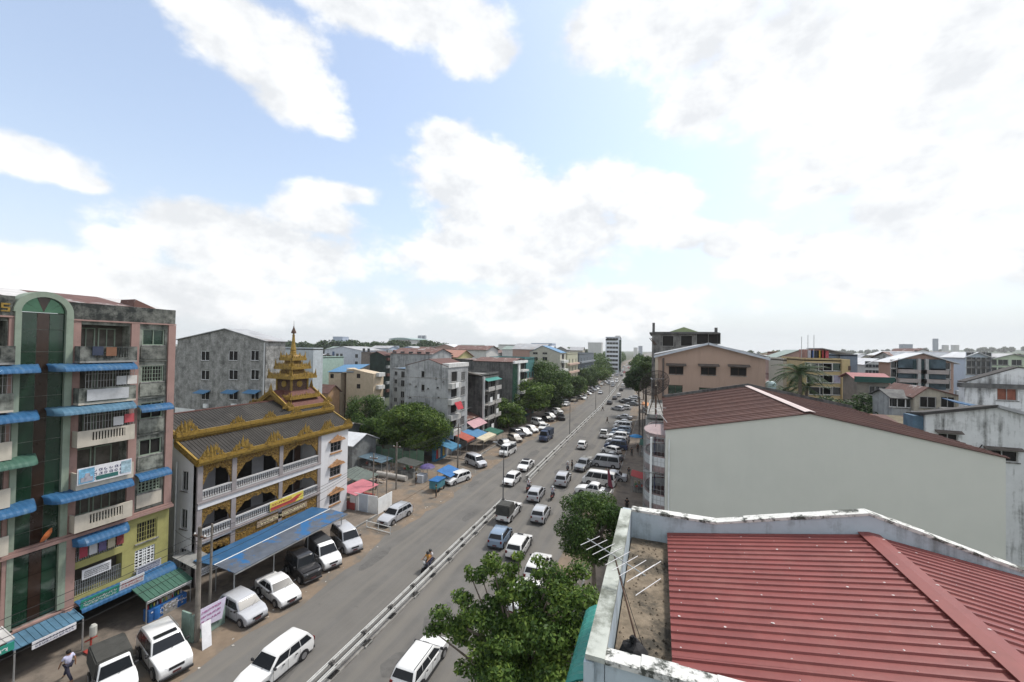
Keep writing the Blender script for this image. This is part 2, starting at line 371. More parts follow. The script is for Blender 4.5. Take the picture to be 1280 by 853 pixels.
def canopy(parent, f, pl, u0, u1, z0, z1, proj, mat, name='canopy', t=.05, rib=.3):
    P = FACE[f]; b = MB()
    b.slab(P(pl, u0, z0, 0), P(pl, u1, z0, 0), P(pl, u1, z1, -proj), P(pl, u0, z1, -proj), t)
    n = int((u1 - u0) / rib)
    for k in range(n + 1):
        u = u0 + .03 + (u1 - u0 - .06) * k / max(1, n)
        b.slab(P(pl, u - .03, z0 + .03, 0), P(pl, u + .03, z0 + .03, 0), P(pl, u + .03, z1 + .03, -proj), P(pl, u - .03, z1 + .03, -proj), .03)
    return b.build(name, mat, parent)
def scribble(b, P, u0, u1, z0, z1, n=8, r=None, seed=1, dep=.012):
    """a line of rounded Burmese-like letter shapes, raised a centimetre"""
    g = random.Random(seed); h = z1 - z0; w = (u1 - u0) / n; t = h * .17
    for k in range(n):
        cu, cz = u0 + w * (k + .5), (z0 + z1) / 2; ra = min(w, h) * .42; a0 = g.choice((20, 110, 200, 300)); sp = g.choice((270, 300, 340, 230)); st = 7
        for i in range(st):
            a, c = R(a0 + sp * i / st), R(a0 + sp * (i + 1) / st)
            q = [(cu + ra * math.cos(x) * s_, cz + ra * math.sin(x) * s_) for x, s_ in ((a, 1), (c, 1), (c, .62), (a, .62))]
            b.add([P(u, z, 0) for u, z in q] + [P(u, z, dep) for u, z in q], [(4, 5, 6, 7), (0, 1, 5, 4), (2, 3, 7, 6)])
        if g.random() < .5:
            x = cu + ra * .9; q = [(x, cz - ra * 1.2), (x + t * .6, cz - ra * 1.2), (x + t * .6, cz + ra), (x, cz + ra)]
            b.add([P(u, z, dep) for u, z in q], [(0, 1, 2, 3)])
    return b
def sign(parent, name, f, pl, u0, u1, z0, z1, mat, ink=None, lines=1, n=8, seed=1, label=None, tilt=0, off=0):
    P = FACE[f]; b = MB(); b.hexa([P(pl, u0, z0, 0), P(pl, u1, z0, 0), P(pl, u1, z0, -.05), P(pl, u0, z0, -.05), P(pl, u0, z1, -tilt), P(pl, u1, z1, -tilt), P(pl, u1, z1, -.05 - tilt), P(pl, u0, z1, -.05 - tilt)])
    o = b.build(name, mat, parent)
    if ink:
        q = MB(); H = z1 - z0
        for i in range(lines):
            a = z0 + H * (.14 + .72 * i / lines); c = a + H * .72 / lines * .8
            scribble(q, lambda u, z, d: P(pl, u, z, -.052 - tilt * (z - z0) / H - d), u0 + (u1 - u0) * (.06 + off), u1 - (u1 - u0) * .06, a, c, n, seed=seed + i)
        q.build('lettering', ink, o)
    if label: o['label'] = label
    return o
# ------------------------------------------------------------------ ground, street, pavements
def drift(Y): return -.033 * min(max(0, Y - 140), 410) - .0095 * max(0, Y - 550)
def road_mat():
    mt = M('asphalt', (.122, .117, .109), rough=.92, var=.16, scale=.35, bump=.05)
    t = mt.node_tree; lk = t.links.new; b = t.nodes['Principled BSDF']
    co = t.nodes.new('ShaderNodeTexCoord'); mp_ = t.nodes.new('ShaderNodeMapping'); mp_.inputs['Scale'].default_value = (.9, .035, 1); lk(co.outputs['Object'], mp_.inputs[0])
    n = t.nodes.new('ShaderNodeTexNoise'); n.inputs['Scale'].default_value = 1.2; n.inputs['Detail'].default_value = 7; lk(mp_.outputs[0], n.inputs['Vector'])
    old = b.inputs['Base Color'].links[0].from_socket
    r = t.nodes.new('ShaderNodeMapRange'); r.inputs[1].default_value = .42; r.inputs[2].default_value = .66; lk(n.outputs[0], r.inputs[0])
    x = t.nodes.new('ShaderNodeMix'); x.data_type = 'RGBA'; lk(r.outputs[0], x.inputs[0]); lk(old, x.inputs[6]); x.inputs[7].default_value = (.152, .142, .126, 1)
    # oil and patching
    p = t.nodes.new('ShaderNodeTexNoise'); p.inputs['Scale'].default_value = .9; p.inputs['Detail'].default_value = 8; p.inputs['Roughness'].default_value = .75; lk(co.outputs['Object'], p.inputs['Vector'])
    r2 = t.nodes.new('ShaderNodeMapRange'); r2.inputs[1].default_value = .63; r2.inputs[2].default_value = .74; r2.inputs[4].default_value = .5; lk(p.outputs[0], r2.inputs[0])
    y = t.nodes.new('ShaderNodeMix'); y.data_type = 'RGBA'; lk(r2.outputs[0], y.inputs[0]); lk(x.outputs[2], y.inputs[6]); y.inputs[7].default_value = (.045, .043, .04, 1)
    lk(y.outputs[2], b.inputs['Base Color']); return mt
ROAD = road_mat()
DIRT = M('dirt_verge', (.185, .142, .103), rough=.95, var=.22, scale=.8, dark=(.125, .115, .10), dscale=.28, lo=.46, hi=.58, bump=.3)
PAVE = M('footpath_paving', (.165, .138, .112), rough=.9, var=.2, scale=1.1, dark=(.08, .07, .06), dscale=.5, lo=.5, hi=.66)
EARTH = M('bare_earth', (.055, .068, .042), rough=.95, var=.3, scale=.25, dark=(.12, .10, .08), dscale=.04, lo=.52, hi=.62)
structure('ground', MB().add([(-2800, -300, -.25), (2800, -300, -.25), (2800, 3400, -.25), (-2800, 3400, -.25)], [(0, 1, 2, 3)]), EARTH)
YS = [-60, 0, 40, 80, 110, 140, 180, 230, 300, 400, 550, 700, 900, 1250, 2200]
def strip(name, xa, xb, z, mat, edge=None, y0=-60, y1=2200):
    ys = sorted({y0, y1} | {y for y in YS if y0 < y < y1}); b = MB(); n = len(ys)
    if edge: ys = sorted(set(ys) | {y0 + k * 1.7 for k in range(int((min(y1, 160) - y0) / 1.7))}); n = len(ys)
    e = lambda y: (edge * (math.sin(y * .31) * .5 + math.sin(y * .83 + 1) * .3 + math.sin(y * 1.9) * .2) if edge else 0)
    b.add([(xa + drift(y) + (e(y) if xa > -18 else 0), y, z) for y in ys] + [(xb + drift(y) + (e(y) if xa < -18 else 0), y, z) for y in ys], [(i, n + i, n + i + 1, i + 1) for i in range(n - 1)])
    return structure(name, b, mat)
strip('road', -30.7, -6.0, 0.0, ROAD)
strip('dirt_verge', -30.7, -26.0, .006, DIRT, edge=.9)
strip('dirt_verge', -8.6, -6.0, .006, DIRT, edge=.5)
def pavement(name, xa, xb, y0, y1, mat, kerb):
    b = MB(); k = MB(); ys = sorted({y0, y1} | {y for y in YS if y0 < y < y1})
    for a, c in zip(ys[:-1], ys[1:]):
        da, dc = drift(a), drift(c); b.hexa([(xa+da,a,-.2),(xb+da,a,-.2),(xb+dc,c,-.2),(xa+dc,c,-.2),(xa+da,a,.13),(xb+da,a,.13),(xb+dc,c,.13),(xa+dc,c,.13)])
        q0, q1 = (xb, xb + .16) if kerb > 0 else (xa - .16, xa)
        k.hexa([(q0+da,a,-.2),(q1+da,a,-.2),(q1+dc,c,-.2),(q0+dc,c,-.2),(q0+da,a,.15),(q1+da,a,.15),(q1+dc,c,.15),(q0+dc,c,.15)])
    structure(name, b, mat); structure('kerb', k, CONC)
pavement('pavement', -46, -30.9, -60, 38.8, PAVE, 1)
pavement('pavement', -37, -30.9, 63.5, 1200, PAVE, 1)
pavement('pavement', -5.8, .3, -60, 1200, PAVE, -1)
structure('dirt_lot', MB().box(-75, 38.9, -.2, -30.75, 63.4, .02), DIRT)
g = random.Random(77); b = MB()
for k in range(26):
    y = 14 + 5.2 * k + g.random() * 3; x = g.choice((-25, -22.5, -20.5, -15.5, -12.5, -9.8)) + g.uniform(-.8, .8); w_, l_ = g.uniform(.4, 1.1), g.uniform(.8, 3.2)
    b.add([(x + w_ * (math.cos(t) * (.8 + .3 * g.random())), y + l_ * math.sin(t) * (.8 + .3 * g.random()), .004) for t in [6.283 * i / 11 for i in range(11)]], [tuple(range(11))])
structure('road_patch', b, M('dark_asphalt_patch', (.104, .100, .094), rough=.9, var=.2, scale=2))
b = MB()
for k in range(240):
    y = 12 + g.random() ** 1.5 * 90; x = g.choice((-30.2, -29, -27.5, -26.3, -8, -7)) + g.uniform(-.7, .7); s = g.uniform(.03, .10); a = g.random() * 6; c, s_ = math.cos(a) * s, math.sin(a) * s
    b.add([(x - c, y - s_, .012), (x + s_, y - c, .014), (x + c, y + s_, .012 + s * .4), (x - s_, y + c, .03)], [(0, 1, 2, 3)])
o = b.build('litter', M('pale_litter', (.42, .40, .36), var=.5, scale=9)); tag(o, 'scraps of litter along the dusty road edges', 'litter', kind='stuff')
# paving slabs of the right-hand footpath where they can be told apart
SLAB = M('clay_paving_slab', (.20, .135, .105), rough=.9, var=.2, scale=.9)

# ------------------------------------------------------------------ left: eight-storey apartment block with green glass bay
PINK = M('pink_pillar', (.305, .195, .17), rough=.75, var=.1, dark=(.16, .11, .095), dscale=.9, lo=.52, hi=.66, streak=.5, amt=.8)
GRIM = M('mildewed_wall', (.26, .27, .235), rough=.9, var=.2, dark=(.045, .05, .042), dscale=.8, lo=.44, hi=.60, streak=.3)
PARA = M('black_mildew_parapet', (.18, .185, .165), rough=.95, var=.3, dark=(.028, .032, .03), dscale=.9, lo=.40, hi=.56, streak=.2)
CREAM = M('cream_plaster', (.48, .44, .37), rough=.8, dark=(.28, .26, .21), lo=.5, hi=.7, streak=.5, amt=.7)
PALEG = M('pale_green_plaster', (.235, .285, .225), rough=.8, dark=(.14, .17, .13), lo=.5, hi=.68, streak=.4)
YEL = M('olive_yellow_plaster', (.32, .30, .115), rough=.8, dark=(.22, .2, .07), dscale=.5, lo=.52, hi=.7, streak=.4, amt=.6)
GGLASS = M('green_mirror_glass', (.012, .038, .022), rough=.06, spec=.7, var=.35, scale=.6, metal=.15)
GGLASS2 = M('pale_green_sky_reflection', (.05, .13, .075), rough=.10, spec=.8, var=.2, scale=.5, metal=.55)  # paler green paints the sky's reflection into the top panes
BROWNGL = M('brown_mirror_glass', (.035, .02, .014), rough=.12, spec=.6, var=.3, metal=.2)
REDTIN = M('rusty_red_tin', (.125, .065, .052), rough=.7, var=.3, scale=1.2, dark=(.32, .3, .29), dscale=.5, lo=.56, hi=.62)
NAVY = M('dark_blue_ink', (.03, .03, .10), rough=.6); INK = M('black_ink', (.03, .03, .03), rough=.6); REDINK = M('red_ink', (.35, .04, .04), rough=.6)
SIGNW = M('white_sign_board', (.62, .62, .64), rough=.5, dark=(.4, .4, .42), lo=.55, hi=.75, amt=.5); SIGNG = M('green_sign_board', (.03, .24, .18), rough=.4, var=.1)
SIGNP = M('pale_lilac_sign_board', (.58, .54, .66), rough=.5)
apt = thing('apartment_building', 'eight-storey apartment block at left edge with tall green arched glass bay and pink pillars', 'apartment block', (-41, 14, 0))
XF = -36.0
FL = [7.5, 10.25, 13.0, 15.75, 18.5]          # upper floor levels; parapet from 21.3
holes = []
BAYS = [(14.95, 17.55), (8.9, 11.75)]
for z in FL:
    for a, b in BAYS: holes.append((a, b, z + .15, z + 2.5))
    holes.append((18.3, 19.75, z + 1.15, z + 2.35))
w = MB().face('E', XF, 6.0, 20.35, 7.2, 21.3, holes, .9).face('N', 20.35, -48, XF, -.2, 22.4).face('S', 6.0, -48, XF, -.2, 22.4)
w.box(-48, 6.2, 21.0, XF - 1, 20.2, 21.2); w.build('wall', GRIM, apt)
lw = MB(); lowh = [(12.2, 14.2, 2.7, 7.0), (18.3, 19.6, 5.0, 6.5), (18.25, 19.5, 3.0, 4.5), (14.95, 17.5, 5.25, 6.9), (14.95, 17.5, 3.0, 4.8), (8.9, 11.75, 3.2, 6.8)]
lw.face('E', XF + .02, 6.0, 20.37, 2.7, 7.2, lowh, .7).face('N', 20.37, -48, XF + .02, -.2, 7.2); lw.build('yellow_lower_wall', YEL, apt)
MB().box(-38.2, 6.1, -.1, -37.9, 20.2, 2.8).build('shop_back_wall', DARK, apt)
MB().box(-37.9, 6.1, 2.55, XF + .015, 20.3, 2.7).build('shop_ceiling', CONC, apt)
p = MB(); p.box(XF - .9, 6, 21.3, XF + .06, 12.0, 22.5).box(XF - .3, 14.4, 21.3, XF + .06, 20.4, 22.42).box(-48, 20.15, 21.3, XF - .3, 20.4, 22.42)
p.build('parapet', PARA, apt)
MB().box(XF, 14.4, 21.22, XF + .16, 20.42, 21.32).box(XF, 6, 21.22, XF + .16, 12.0, 21.32).build('cornice', PINK, apt)
for a, b, x in ((17.58, 18.06, .16), (19.92, 20.4, .16), (14.55, 14.92, .10), (11.78, 12.14, .12)):
    MB().box(XF - .02, a, 7.25, XF + x, b, 21.2).build('pillar', PINK, apt)
for a, b in ((14.35, 14.95), (11.8, 12.2)):
    q = MB().box(XF - .02, a, 2.4, XF + .2, b, 7.0); q.tube((XF + .05, (a + b) / 2, 2.15), (XF + .05, (a + b) / 2, 2.6), .42, .36, n=10); q.build('lower_pillar', PINK, apt)
MB().box(XF, 6, 7.02, XF + .34, 20.5, 7.22).box(XF, 6, 7.24, XF + .24, 20.45, 7.36).build('ledge', PINK, apt)
MB().box(XF, 6, 2.42, XF + .26, 20.45, 2.6).build('lower_ledge', PINK, apt)
# the glass bay: light green frame, arched top, panes one by one
BX = XF + .12
fr = MB().box(XF - .2, 14.16, 2.7, XF + .22, 14.5, 21.6).box(XF - .2, 11.98, 2.7, XF + .22, 12.24, 21.6)
pa = MB()
cy, rad = 13.2, .98
arc = [(cy - math.cos(t) * 1.3, 21.6 + math.sin(t) * 1.32) for t in [math.pi * k / 16 for k in range(17)]]; arci = [(cy - math.cos(t) * rad, 21.6 + math.sin(t) * rad) for t in [math.pi * k / 16 for k in range(17)]]
for k in range(16): fr.prism([arc[k], arc[k + 1], arci[k + 1], arci[k]], lambda p_, d: (d, p_[0], p_[1]), XF - .9, XF + .22)
fr.build('bay_frame', PALEG, apt)
bay = MB().box(XF - .1, 12.24, 2.7, XF - .05, 14.16, 21.6).build('glass_bay', DARK, apt)
cols = [(12.26, 12.92, GGLASS), (12.94, 13.46, BROWNGL), (13.48, 14.14, GGLASS)]
for j, (a, b, mt) in enumerate(cols):
    z = 2.75; k = 0
    while z < 21.4:
        hgt = min(1.37, 21.58 - z)
        mm = mt
        if z > 19.8 and j != 1: mm = GGLASS2 if k % 2 == 0 else GGLASS
        MB().box(XF - .05, a, z + .015, XF + .02 + .004 * ((k + j) % 2), b, z + hgt - .015).build('pane', mm, bay); z += hgt; k += 1
for k in range(5):
    t0, t1 = math.pi * k / 5 + .01, math.pi * (k + 1) / 5 - .01; poly = [(cy, 21.62)] + [(cy - math.cos(t0 + (t1 - t0) * i / 4) * .96, 21.62 + math.sin(t0 + (t1 - t0) * i / 4) * .96) for i in range(5)]
    MB().prism(poly, lambda p_, d: (d, p_[0], p_[1]), XF - .05, XF + .02).build('pane', BROWNGL if k == 2 else GGLASS2, bay)
# balconies, openings and awnings
BALM = [CREAM, CREAM, CREAM, GRIM, PARA]
for k, z in enumerate(FL):
    for bi, (a, b) in enumerate(BAYS):
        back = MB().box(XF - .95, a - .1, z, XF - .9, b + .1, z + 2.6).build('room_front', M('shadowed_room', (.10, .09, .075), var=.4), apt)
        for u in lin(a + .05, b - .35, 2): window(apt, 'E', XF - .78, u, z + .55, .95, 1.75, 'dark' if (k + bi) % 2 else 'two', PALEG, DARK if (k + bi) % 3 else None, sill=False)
        bal = MB().box(XF, a - .32, z - .05, XF + .75, b + .1, z + .08).build('balcony', CREAM if k < 4 else CONC, apt)
        q = MB(); x1 = XF + .75; top = 1.05 if k != 2 else 1.0
        q.box(x1 - .1, a - .32, z + .08, x1, a + .35, z + top).box(x1 - .1, b - .45, z + .08, x1, b + .1, z + top).box(x1 - .1, a + .35, z + .08, x1, b - .45, z + .3).box(x1 - .1, a + .35, z + top - .14, x1, b - .45, z + top)
        q.box(XF, a - .32, z + .08, x1 - .1, a - .24, z + top); q.build('parapet', BALM[k], bal)
        bars = MB()
        for j in range(12): y = a + .4 + (b - a - .9) * j / 11; bars.box(x1 - .07, y - .035, z + .3, x1 - .03, y + .035, z + top - .14)
        bars.build('baluster', STEEL if k in (1, 3) else BALM[k], bal)
        if k in (2, 3):      # cage bars above the rail
            g = MB()
            for j in range(18): y = a + (b - a) * j / 17; g.box(x1 - .04, y - .009, z + top, x1 - .02, y + .009, z + 2.45)
            for zz in (1.5, 1.95, 2.4): g.box(x1 - .055, a, z + zz, x1 - .04, b, z + zz + .02)
            g.build('cage', FRAME, bal)
    # narrow right-hand bay
    window(apt, 'E', XF, 19.02, z + 1.15, 1.4, 1.2, ('grid', 'two', 'two', 'grill', 'two')[k], PALEG, GGLASS if k == 4 else DARK)
    MB().box(XF, 18.1, z - .08, XF + .1, 19.9, z + .02).build('floor_band', PARA, apt)
    MB().box(XF, 18.22, z + .1, XF + .07, 19.8, z + 1.05).build('spandrel', [CREAM, GRIM, GRIM, GRIM, PARA][k], apt)
for zt, mt, x in ((18.42, BLUE, 1.15), (15.67, BLUEGREY, 1.15), (10.22, BLUE, 1.15)): awning(apt, 'E', XF + .05, 13.35, 17.75, zt, 1.35, .42, mt)
awning(apt, 'E', XF + .05, 14.75, 17.7, 7.0, .95, .5, BLUE)
for zt in (15.2, 10.2): awning(apt, 'E', XF + .12, 18.0, 20.05, zt, .7, .42, BLUE, round_ends=False)
for zt, mt in ((18.42, BLUE), (15.6, BLUE), (12.95, GREENAWN), (10.2, BLUE)): awning(apt, 'E', XF + .05, 8.6, 13.0, zt, 1.3, .42, mt)
awning(apt, 'E', XF + .05, 8.6, 11.6, 6.6, 1.0, .4, BLUE)
window(apt, 'E', XF + .02, 18.95, 5.0, 1.3, 1.5, 'grill', YEL, DARK); window(apt, 'E', XF + .02, 18.87, 3.0, 1.25, 1.5, 'grid', WHITE, DARK)
for z0_, z1_ in ((5.25, 6.9), (3.0, 4.8)):
    g = MB()
    for j in range(22): y = 15.0 + 2.45 * j / 21; g.box(XF - .1, y - .02, z0_, XF - .06, y + .02, z0_ + (z1_ - z0_) * .55)
    for j in range(4): z = z0_ + (z1_ - z0_) * .55 * j / 3; g.box(XF - .12, 14.95, z - .02, XF - .1, 17.5, z + .02)
    g.build('window_grille', STEEL, apt)
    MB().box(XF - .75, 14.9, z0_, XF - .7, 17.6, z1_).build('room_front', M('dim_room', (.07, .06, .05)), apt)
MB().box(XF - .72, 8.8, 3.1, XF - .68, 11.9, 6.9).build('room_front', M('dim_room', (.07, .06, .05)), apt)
for k in range(5):     # laundry
    y = 15.1 + k * .48; c = [(.3, .05, .07), (.5, .5, .52), (.12, .1, .2), (.42, .38, .28), (.2, .05, .05)][k]
    MB().box(XF + .3, y, 5.55, XF + .33, y + .4, 6.25 + .1 * (k % 2)).build('laundry', M('cloth_%d' % k, c, rough=.9), apt)
for k, (y, z, c) in enumerate(((15.2, 18.95, (.04, .05, .08)), (15.9, 18.9, (.20, .10, .06)), (16.4, 14.1, (.5, .5, .5)), (17.0, 14.2, (.4, .08, .09)), (16.5, 16.9, (.45, .46, .46)), (17.1, 16.9, (.55, .53, .5)))):
    MB().box(XF + .79, y, z, XF + .83, y + .55, z + .6).build('laundry', M('wash_%d' % k, c, rough=.9), apt)
MB().box(XF + .79, 15.0, 15.95, XF + .83, 17.2, 16.7).build('tarpaulin', M('grey_tarpaulin', (.42, .43, .44), rough=.6, var=.2), apt)
sign(apt, 'banner', 'E', XF + .86, 14.62, 17.45, 10.55, 11.62, SIGNW, NAVY, 3, 9, 3)
MB().box(XF + .912, 14.68, 10.62, XF + .93, 15.45, 11.55).build('banner_picture', M('banner_sky_blue', (.16, .36, .52), var=.5, scale=3), apt)
MB().prism([(14.78, 10.7), (15.38, 10.7), (15.38, 11.0), (15.25, 11.0), (15.2, 11.25), (15.0, 11.25), (14.95, 11.0), (14.78, 11.0)], lambda p_, d: (d, p_[0], p_[1]), XF + .93, XF + .945).build('banner_house_picture', M('banner_grey', (.3, .3, .34), var=.4, scale=5), apt)
MB().box(XF + .912, 15.55, 10.66, XF + .925, 16.7, 10.92).build('banner_stripe', M('banner_green', (.03, .12, .11)), apt)
MB().box(XF + .912, 16.85, 10.7, XF + .925, 17.4, 11.55).build('banner_picture', M('banner_pale_blue', (.3, .42, .48), var=.4, scale=4), apt)
MB().box(XF + .912, 14.68, 10.58, XF + .918, 14.7, 10.6).build('banner_rivet', STEEL, apt)
b = MB()                # gilded letters T S on the parapet, running on out of view to the left
P = lambda u, z, d: (XF + .065 + d, u, z)
def stroke(b, x0, z0, x1, z1): b.add([P(x0, z0, 0), P(x1, z0, 0), P(x1, z1, 0), P(x0, z1, 0), P(x0, z0, .05), P(x1, z0, .05), P(x1, z1, .05), P(x0, z1, .05)], [(0,3,2,1),(4,5,6,7),(0,1,5,4),(1,2,6,5),(2,3,7,6),(3,0,4,7)])
stroke(b, 10.95, 21.95, 11.32, 22.05); stroke(b, 11.09, 21.55, 11.18, 21.95)
for a in ((11.45, 21.95, 11.8, 22.05), (11.45, 21.83, 11.54, 21.95), (11.45, 21.75, 11.8, 21.83), (11.71, 21.63, 11.8, 21.75), (11.45, 21.55, 11.8, 21.63)): stroke(b, *a)
b.build('gilt_lettering', GOLD, apt)
ro = MB()
for k in range(7):
    y = 6 + k * 2.05; MB().slab((XF - .35, y, 22.35), (XF - .35, y + 2.02, 22.35), (-42, y + 2.02, 23.4), (-42, y, 23.4), .05).build('roof_sheet', REDTIN if k % 3 else M('pale_tin', (.45, .44, .43), var=.2), apt)
MB().prism([(18.3, 22.4), (20.0, 22.4), (18.4, 23.1)], lambda p_, d: (d, p_[0], p_[1]), XF - 3, XF - 1.2).build('roof_dormer', REDTIN, apt)
# shop front level
awning(apt, 'E', XF + .1, 15.0, 20.5, 2.75, .95, .5, BLUE, round_ends=False)
sign(apt, 'shop_sign', 'E', XF + .9, 14.95, 16.9, 2.45, 3.05, SIGNG, SIGNW, 2, 10, 11, tilt=.1)
sign(apt, 'shop_sign', 'E', XF + .9, 16.95, 18.35, 2.55, 3.15, SIGNW, REDINK, 2, 8, 12, tilt=.1)
sign(apt, 'shop_sign', 'E', XF + .06, 15.35, 16.85, 3.95, 4.6, SIGNW, INK, 4, 16, 13)
sign(apt, 'shop_sign', 'E', XF + .12, 18.3, 19.85, 2.72, 3.3, M('grey_lilac_board', (.40, .41, .45)), NAVY, 3, 14, 14)
c = canopy(apt, 'E', XF + .05, 11.9, 14.9, 2.5, 2.15, 1.5, BLUEGREY, 'shop_canopy')
sign(apt, 'shop_sign', 'E', XF + 1.6, 12.6, 14.5, 1.72, 2.15, SIGNW, NAVY, 2, 12, 15)
c = canopy(apt, 'E', XF + .1, 7.5, 11.9, 3.2, 2.9, 1.6, M('pale_tin', (.45, .44, .43), var=.2), 'shop_canopy')
sign(apt, 'shop_sign', 'E', XF + 1.75, 7.6, 11.85, 2.35, 2.8, SIGNG, SIGNW, 1, 16, 16)
canopy(apt, 'E', XF + .95, 17.6, 20.6, 2.35, 1.85, 1.75, GREENAWN, 'shop_canopy')
for y in (11.95, 14.85): MB().tube((XF + 1.55, y, .1), (XF + 1.55, y, 2.1), .045).build('canopy_post', STEEL, apt)
for y in (17.7, 20.5): MB().tube((XF + 2.6, y, .1), (XF + 2.6, y, 1.85), .04).build('canopy_post', STEEL, apt)
q = MB()
q.box(XF + 2.66, 17.7, 1.72, XF + 2.7, 20.5, 1.78).box(XF + 2.62, 17.7, 1.6, XF + 2.66, 20.5, 1.64); q.build('canopy_rail', WHITE, apt)
# satellite dish and orange tub on the ledge
d = MB().lathe([(.02, 0), (.25, .05), (.42, .16), (.44, .17), (.43, .19), (.25, .08), (.02, .03)], n=14); o = d.build('satellite_dish', M('orange_dish', (.55, .16, .05), rough=.5))
o.location = (XF + .55, 13.6, 7.75); o.rotation_euler = (R(60), R(30), R(-60)); tag(o, 'orange satellite dish on the pink ledge below the green glass bay', 'satellite dish')
MB().tube((XF + .3, 13.5, 7.36), (XF + .5, 13.55, 7.8), .03).build('dish_bracket', STEEL, apt)
# shop counter with drinks under the green canopy
st = thing('drinks_stall', 'shop counter with blue drinks panel under the dark green canopy', 'stall', (XF + 2.2, 19.1, .13))
MB().box(XF + 1.9, 17.9, .13, XF + 2.5, 20.3, .95).build('counter', M('stall_blue', (.03, .11, .30), rough=.5, var=.3), st)
q = MB(); g = random.Random(3)
for k in range(40): y = 18.0 + g.random() * 2.2; z = .3 + g.random() * .5; q.box(XF + 2.505, y, z, XF + 2.52, y + .12, z + .09)
q.build('printed_pattern', M('drink_print', (.5, .5, .55), var=.6, scale=8), st)
for k in range(12):
    y = 18.0 + k * .19; c = [(.3, .05, .04), (.05, .2, .08), (.5, .45, .1), (.4, .4, .42)][k % 4]
    MB().lathe([(.05, 0), (.05, .18), (.02, .24), (.02, .3)], (XF + 2.2, y, .95), n=7).build('bottle', M('bottle_%d' % (k % 4), c, rough=.2), st)
# ------------------------------------------------------------------ left: gilded monastery with arcades, blue canopy and tiered spire
MX = -35.0
mon = thing('monastery', 'white monastery with gold arcades, grey roofs and tiered golden spire beside the road', 'monastery', (-39, 30, 0))
MW = M('monastery_white', (.62, .62, .63), rough=.75, var=.05, dark=(.42, .41, .39), dscale=.5, lo=.54, hi=.74, streak=.5, amt=.7)
GREYP = M('grey_purple_column', (.26, .235, .235), rough=.7)
ROOFG = M('dark_grey_roof_sheet', (.036, .033, .030), rough=.75, var=.25, scale=.8, dark=(.062, .057, .05), dscale=.35, lo=.5, hi=.64)
MAROON = M('maroon_tile_roof', (.105, .042, .032), rough=.7, var=.25, scale=4)
LINTEL = M('terracotta_lintel', (.36, .20, .10), rough=.7, var=.3, scale=5)
wl = MB(); zf2, zf3, ze = 3.75, 6.95, 10.0
mh = [(35.75, 37.35, z, z + 1.15) for z in (1.6, 4.75, 7.55)]
wl.face('E', MX, 34.35, 38.45, -.1, ze, mh, .15)
wl.face('S', 21.75, -50, MX - .1, -.1, 10.0, [(-36.9, -36.1, z, z + 1.6) for z in (1.4, 4.6, 7.7)] + [(-39.6, -38.4, z, z + 1.5) for z in (1.3, 7.9)], .2)
wl.face('N', 38.45, -50, MX, -.1, 10.0); wl.add([(MX - .1, y, 10.0) for y in (21.75,)] + [(-37.6, 21.75, 11.3), (-37.6, 21.75, 12.0), (-41, 21.75, 13.3), (-46, 21.75, 11.8), (-50, 21.75, 10.0)], [(0, 1, 2, 3, 4, 5)]).add([(MX - .1, 38.45, 10.0), (-37.6, 38.45, 11.3), (-37.6, 38.45, 12.0), (-41, 38.45, 13.3), (-46, 38.45, 11.8), (-50, 38.45, 10.0)], [(0, 1, 2, 3, 4, 5)]); MB().face('E', MX - 2.6, 21.8, 34.3, 0, 11.6, [], .2).build('veranda_wall', M('veranda_grey', (.33, .33, .34), var=.1), mon)
wl.box(MX - 2.6, 34.3, 0, MX - .16, 34.4, ze).box(-50, 38.0, -.1, -49.8, 22, 11.5); wl.build('wall', MW, mon)
for z in (1.6, 4.75, 7.55):
    window(mon, 'E', MX, 36.55, z, 1.6, 1.15, 'three', GREYP, None, sill=False)
    MB().box(MX, 35.68, z - .2, MX + .1, 37.42, z - .02).build('window_sill', LINTEL, mon)
    q = MB().box(MX, 35.45, z + 1.24, MX + .38, 37.65, z + 1.34)
    poly = [(35.5, 0)] + [(35.5 + 2.1 * k / 10, .10 + .42 * max(0, 1 - abs(k / 10 - .5) * 2.4) + (.10 if k % 2 else 0)) for k in range(11)] + [(37.6, 0)]
    q.prism([(u, z + 1.34 + v) for u, v in poly], lambda p_, d: (d, p_[0], p_[1]), MX + .15, MX + .32); q.build('window_pediment', LINTEL, mon)
for z in (1.4, 4.6, 7.7): window(mon, 'S', 21.75, -36.5, z, .8, 1.6, 'two', FRAME, None)
for z in (1.3, 7.9):
    window(mon, 'S', 21.75, -39.0, z, 1.2, 1.5, 'two', FRAME, DARK); MB().slab((-39.8, 21.75, z + 1.85), (-38.2, 21.75, z + 1.85), (-38.2, 21.2, z + 1.65), (-39.8, 21.2, z + 1.65), .04).build('rain_hood', CONC, mon)
MB().tube((-37.4, 21.62, 0), (-37.4, 21.62, 10), .06).build('drain_pipe', PIPE, mon)
COLS = [21.95, 24.75, 29.4, 34.15]
for y in COLS: MB().box(MX - .45, y - .2, 0, MX + .06, y + .2, ze + .1).build('column', GREYP, mon)
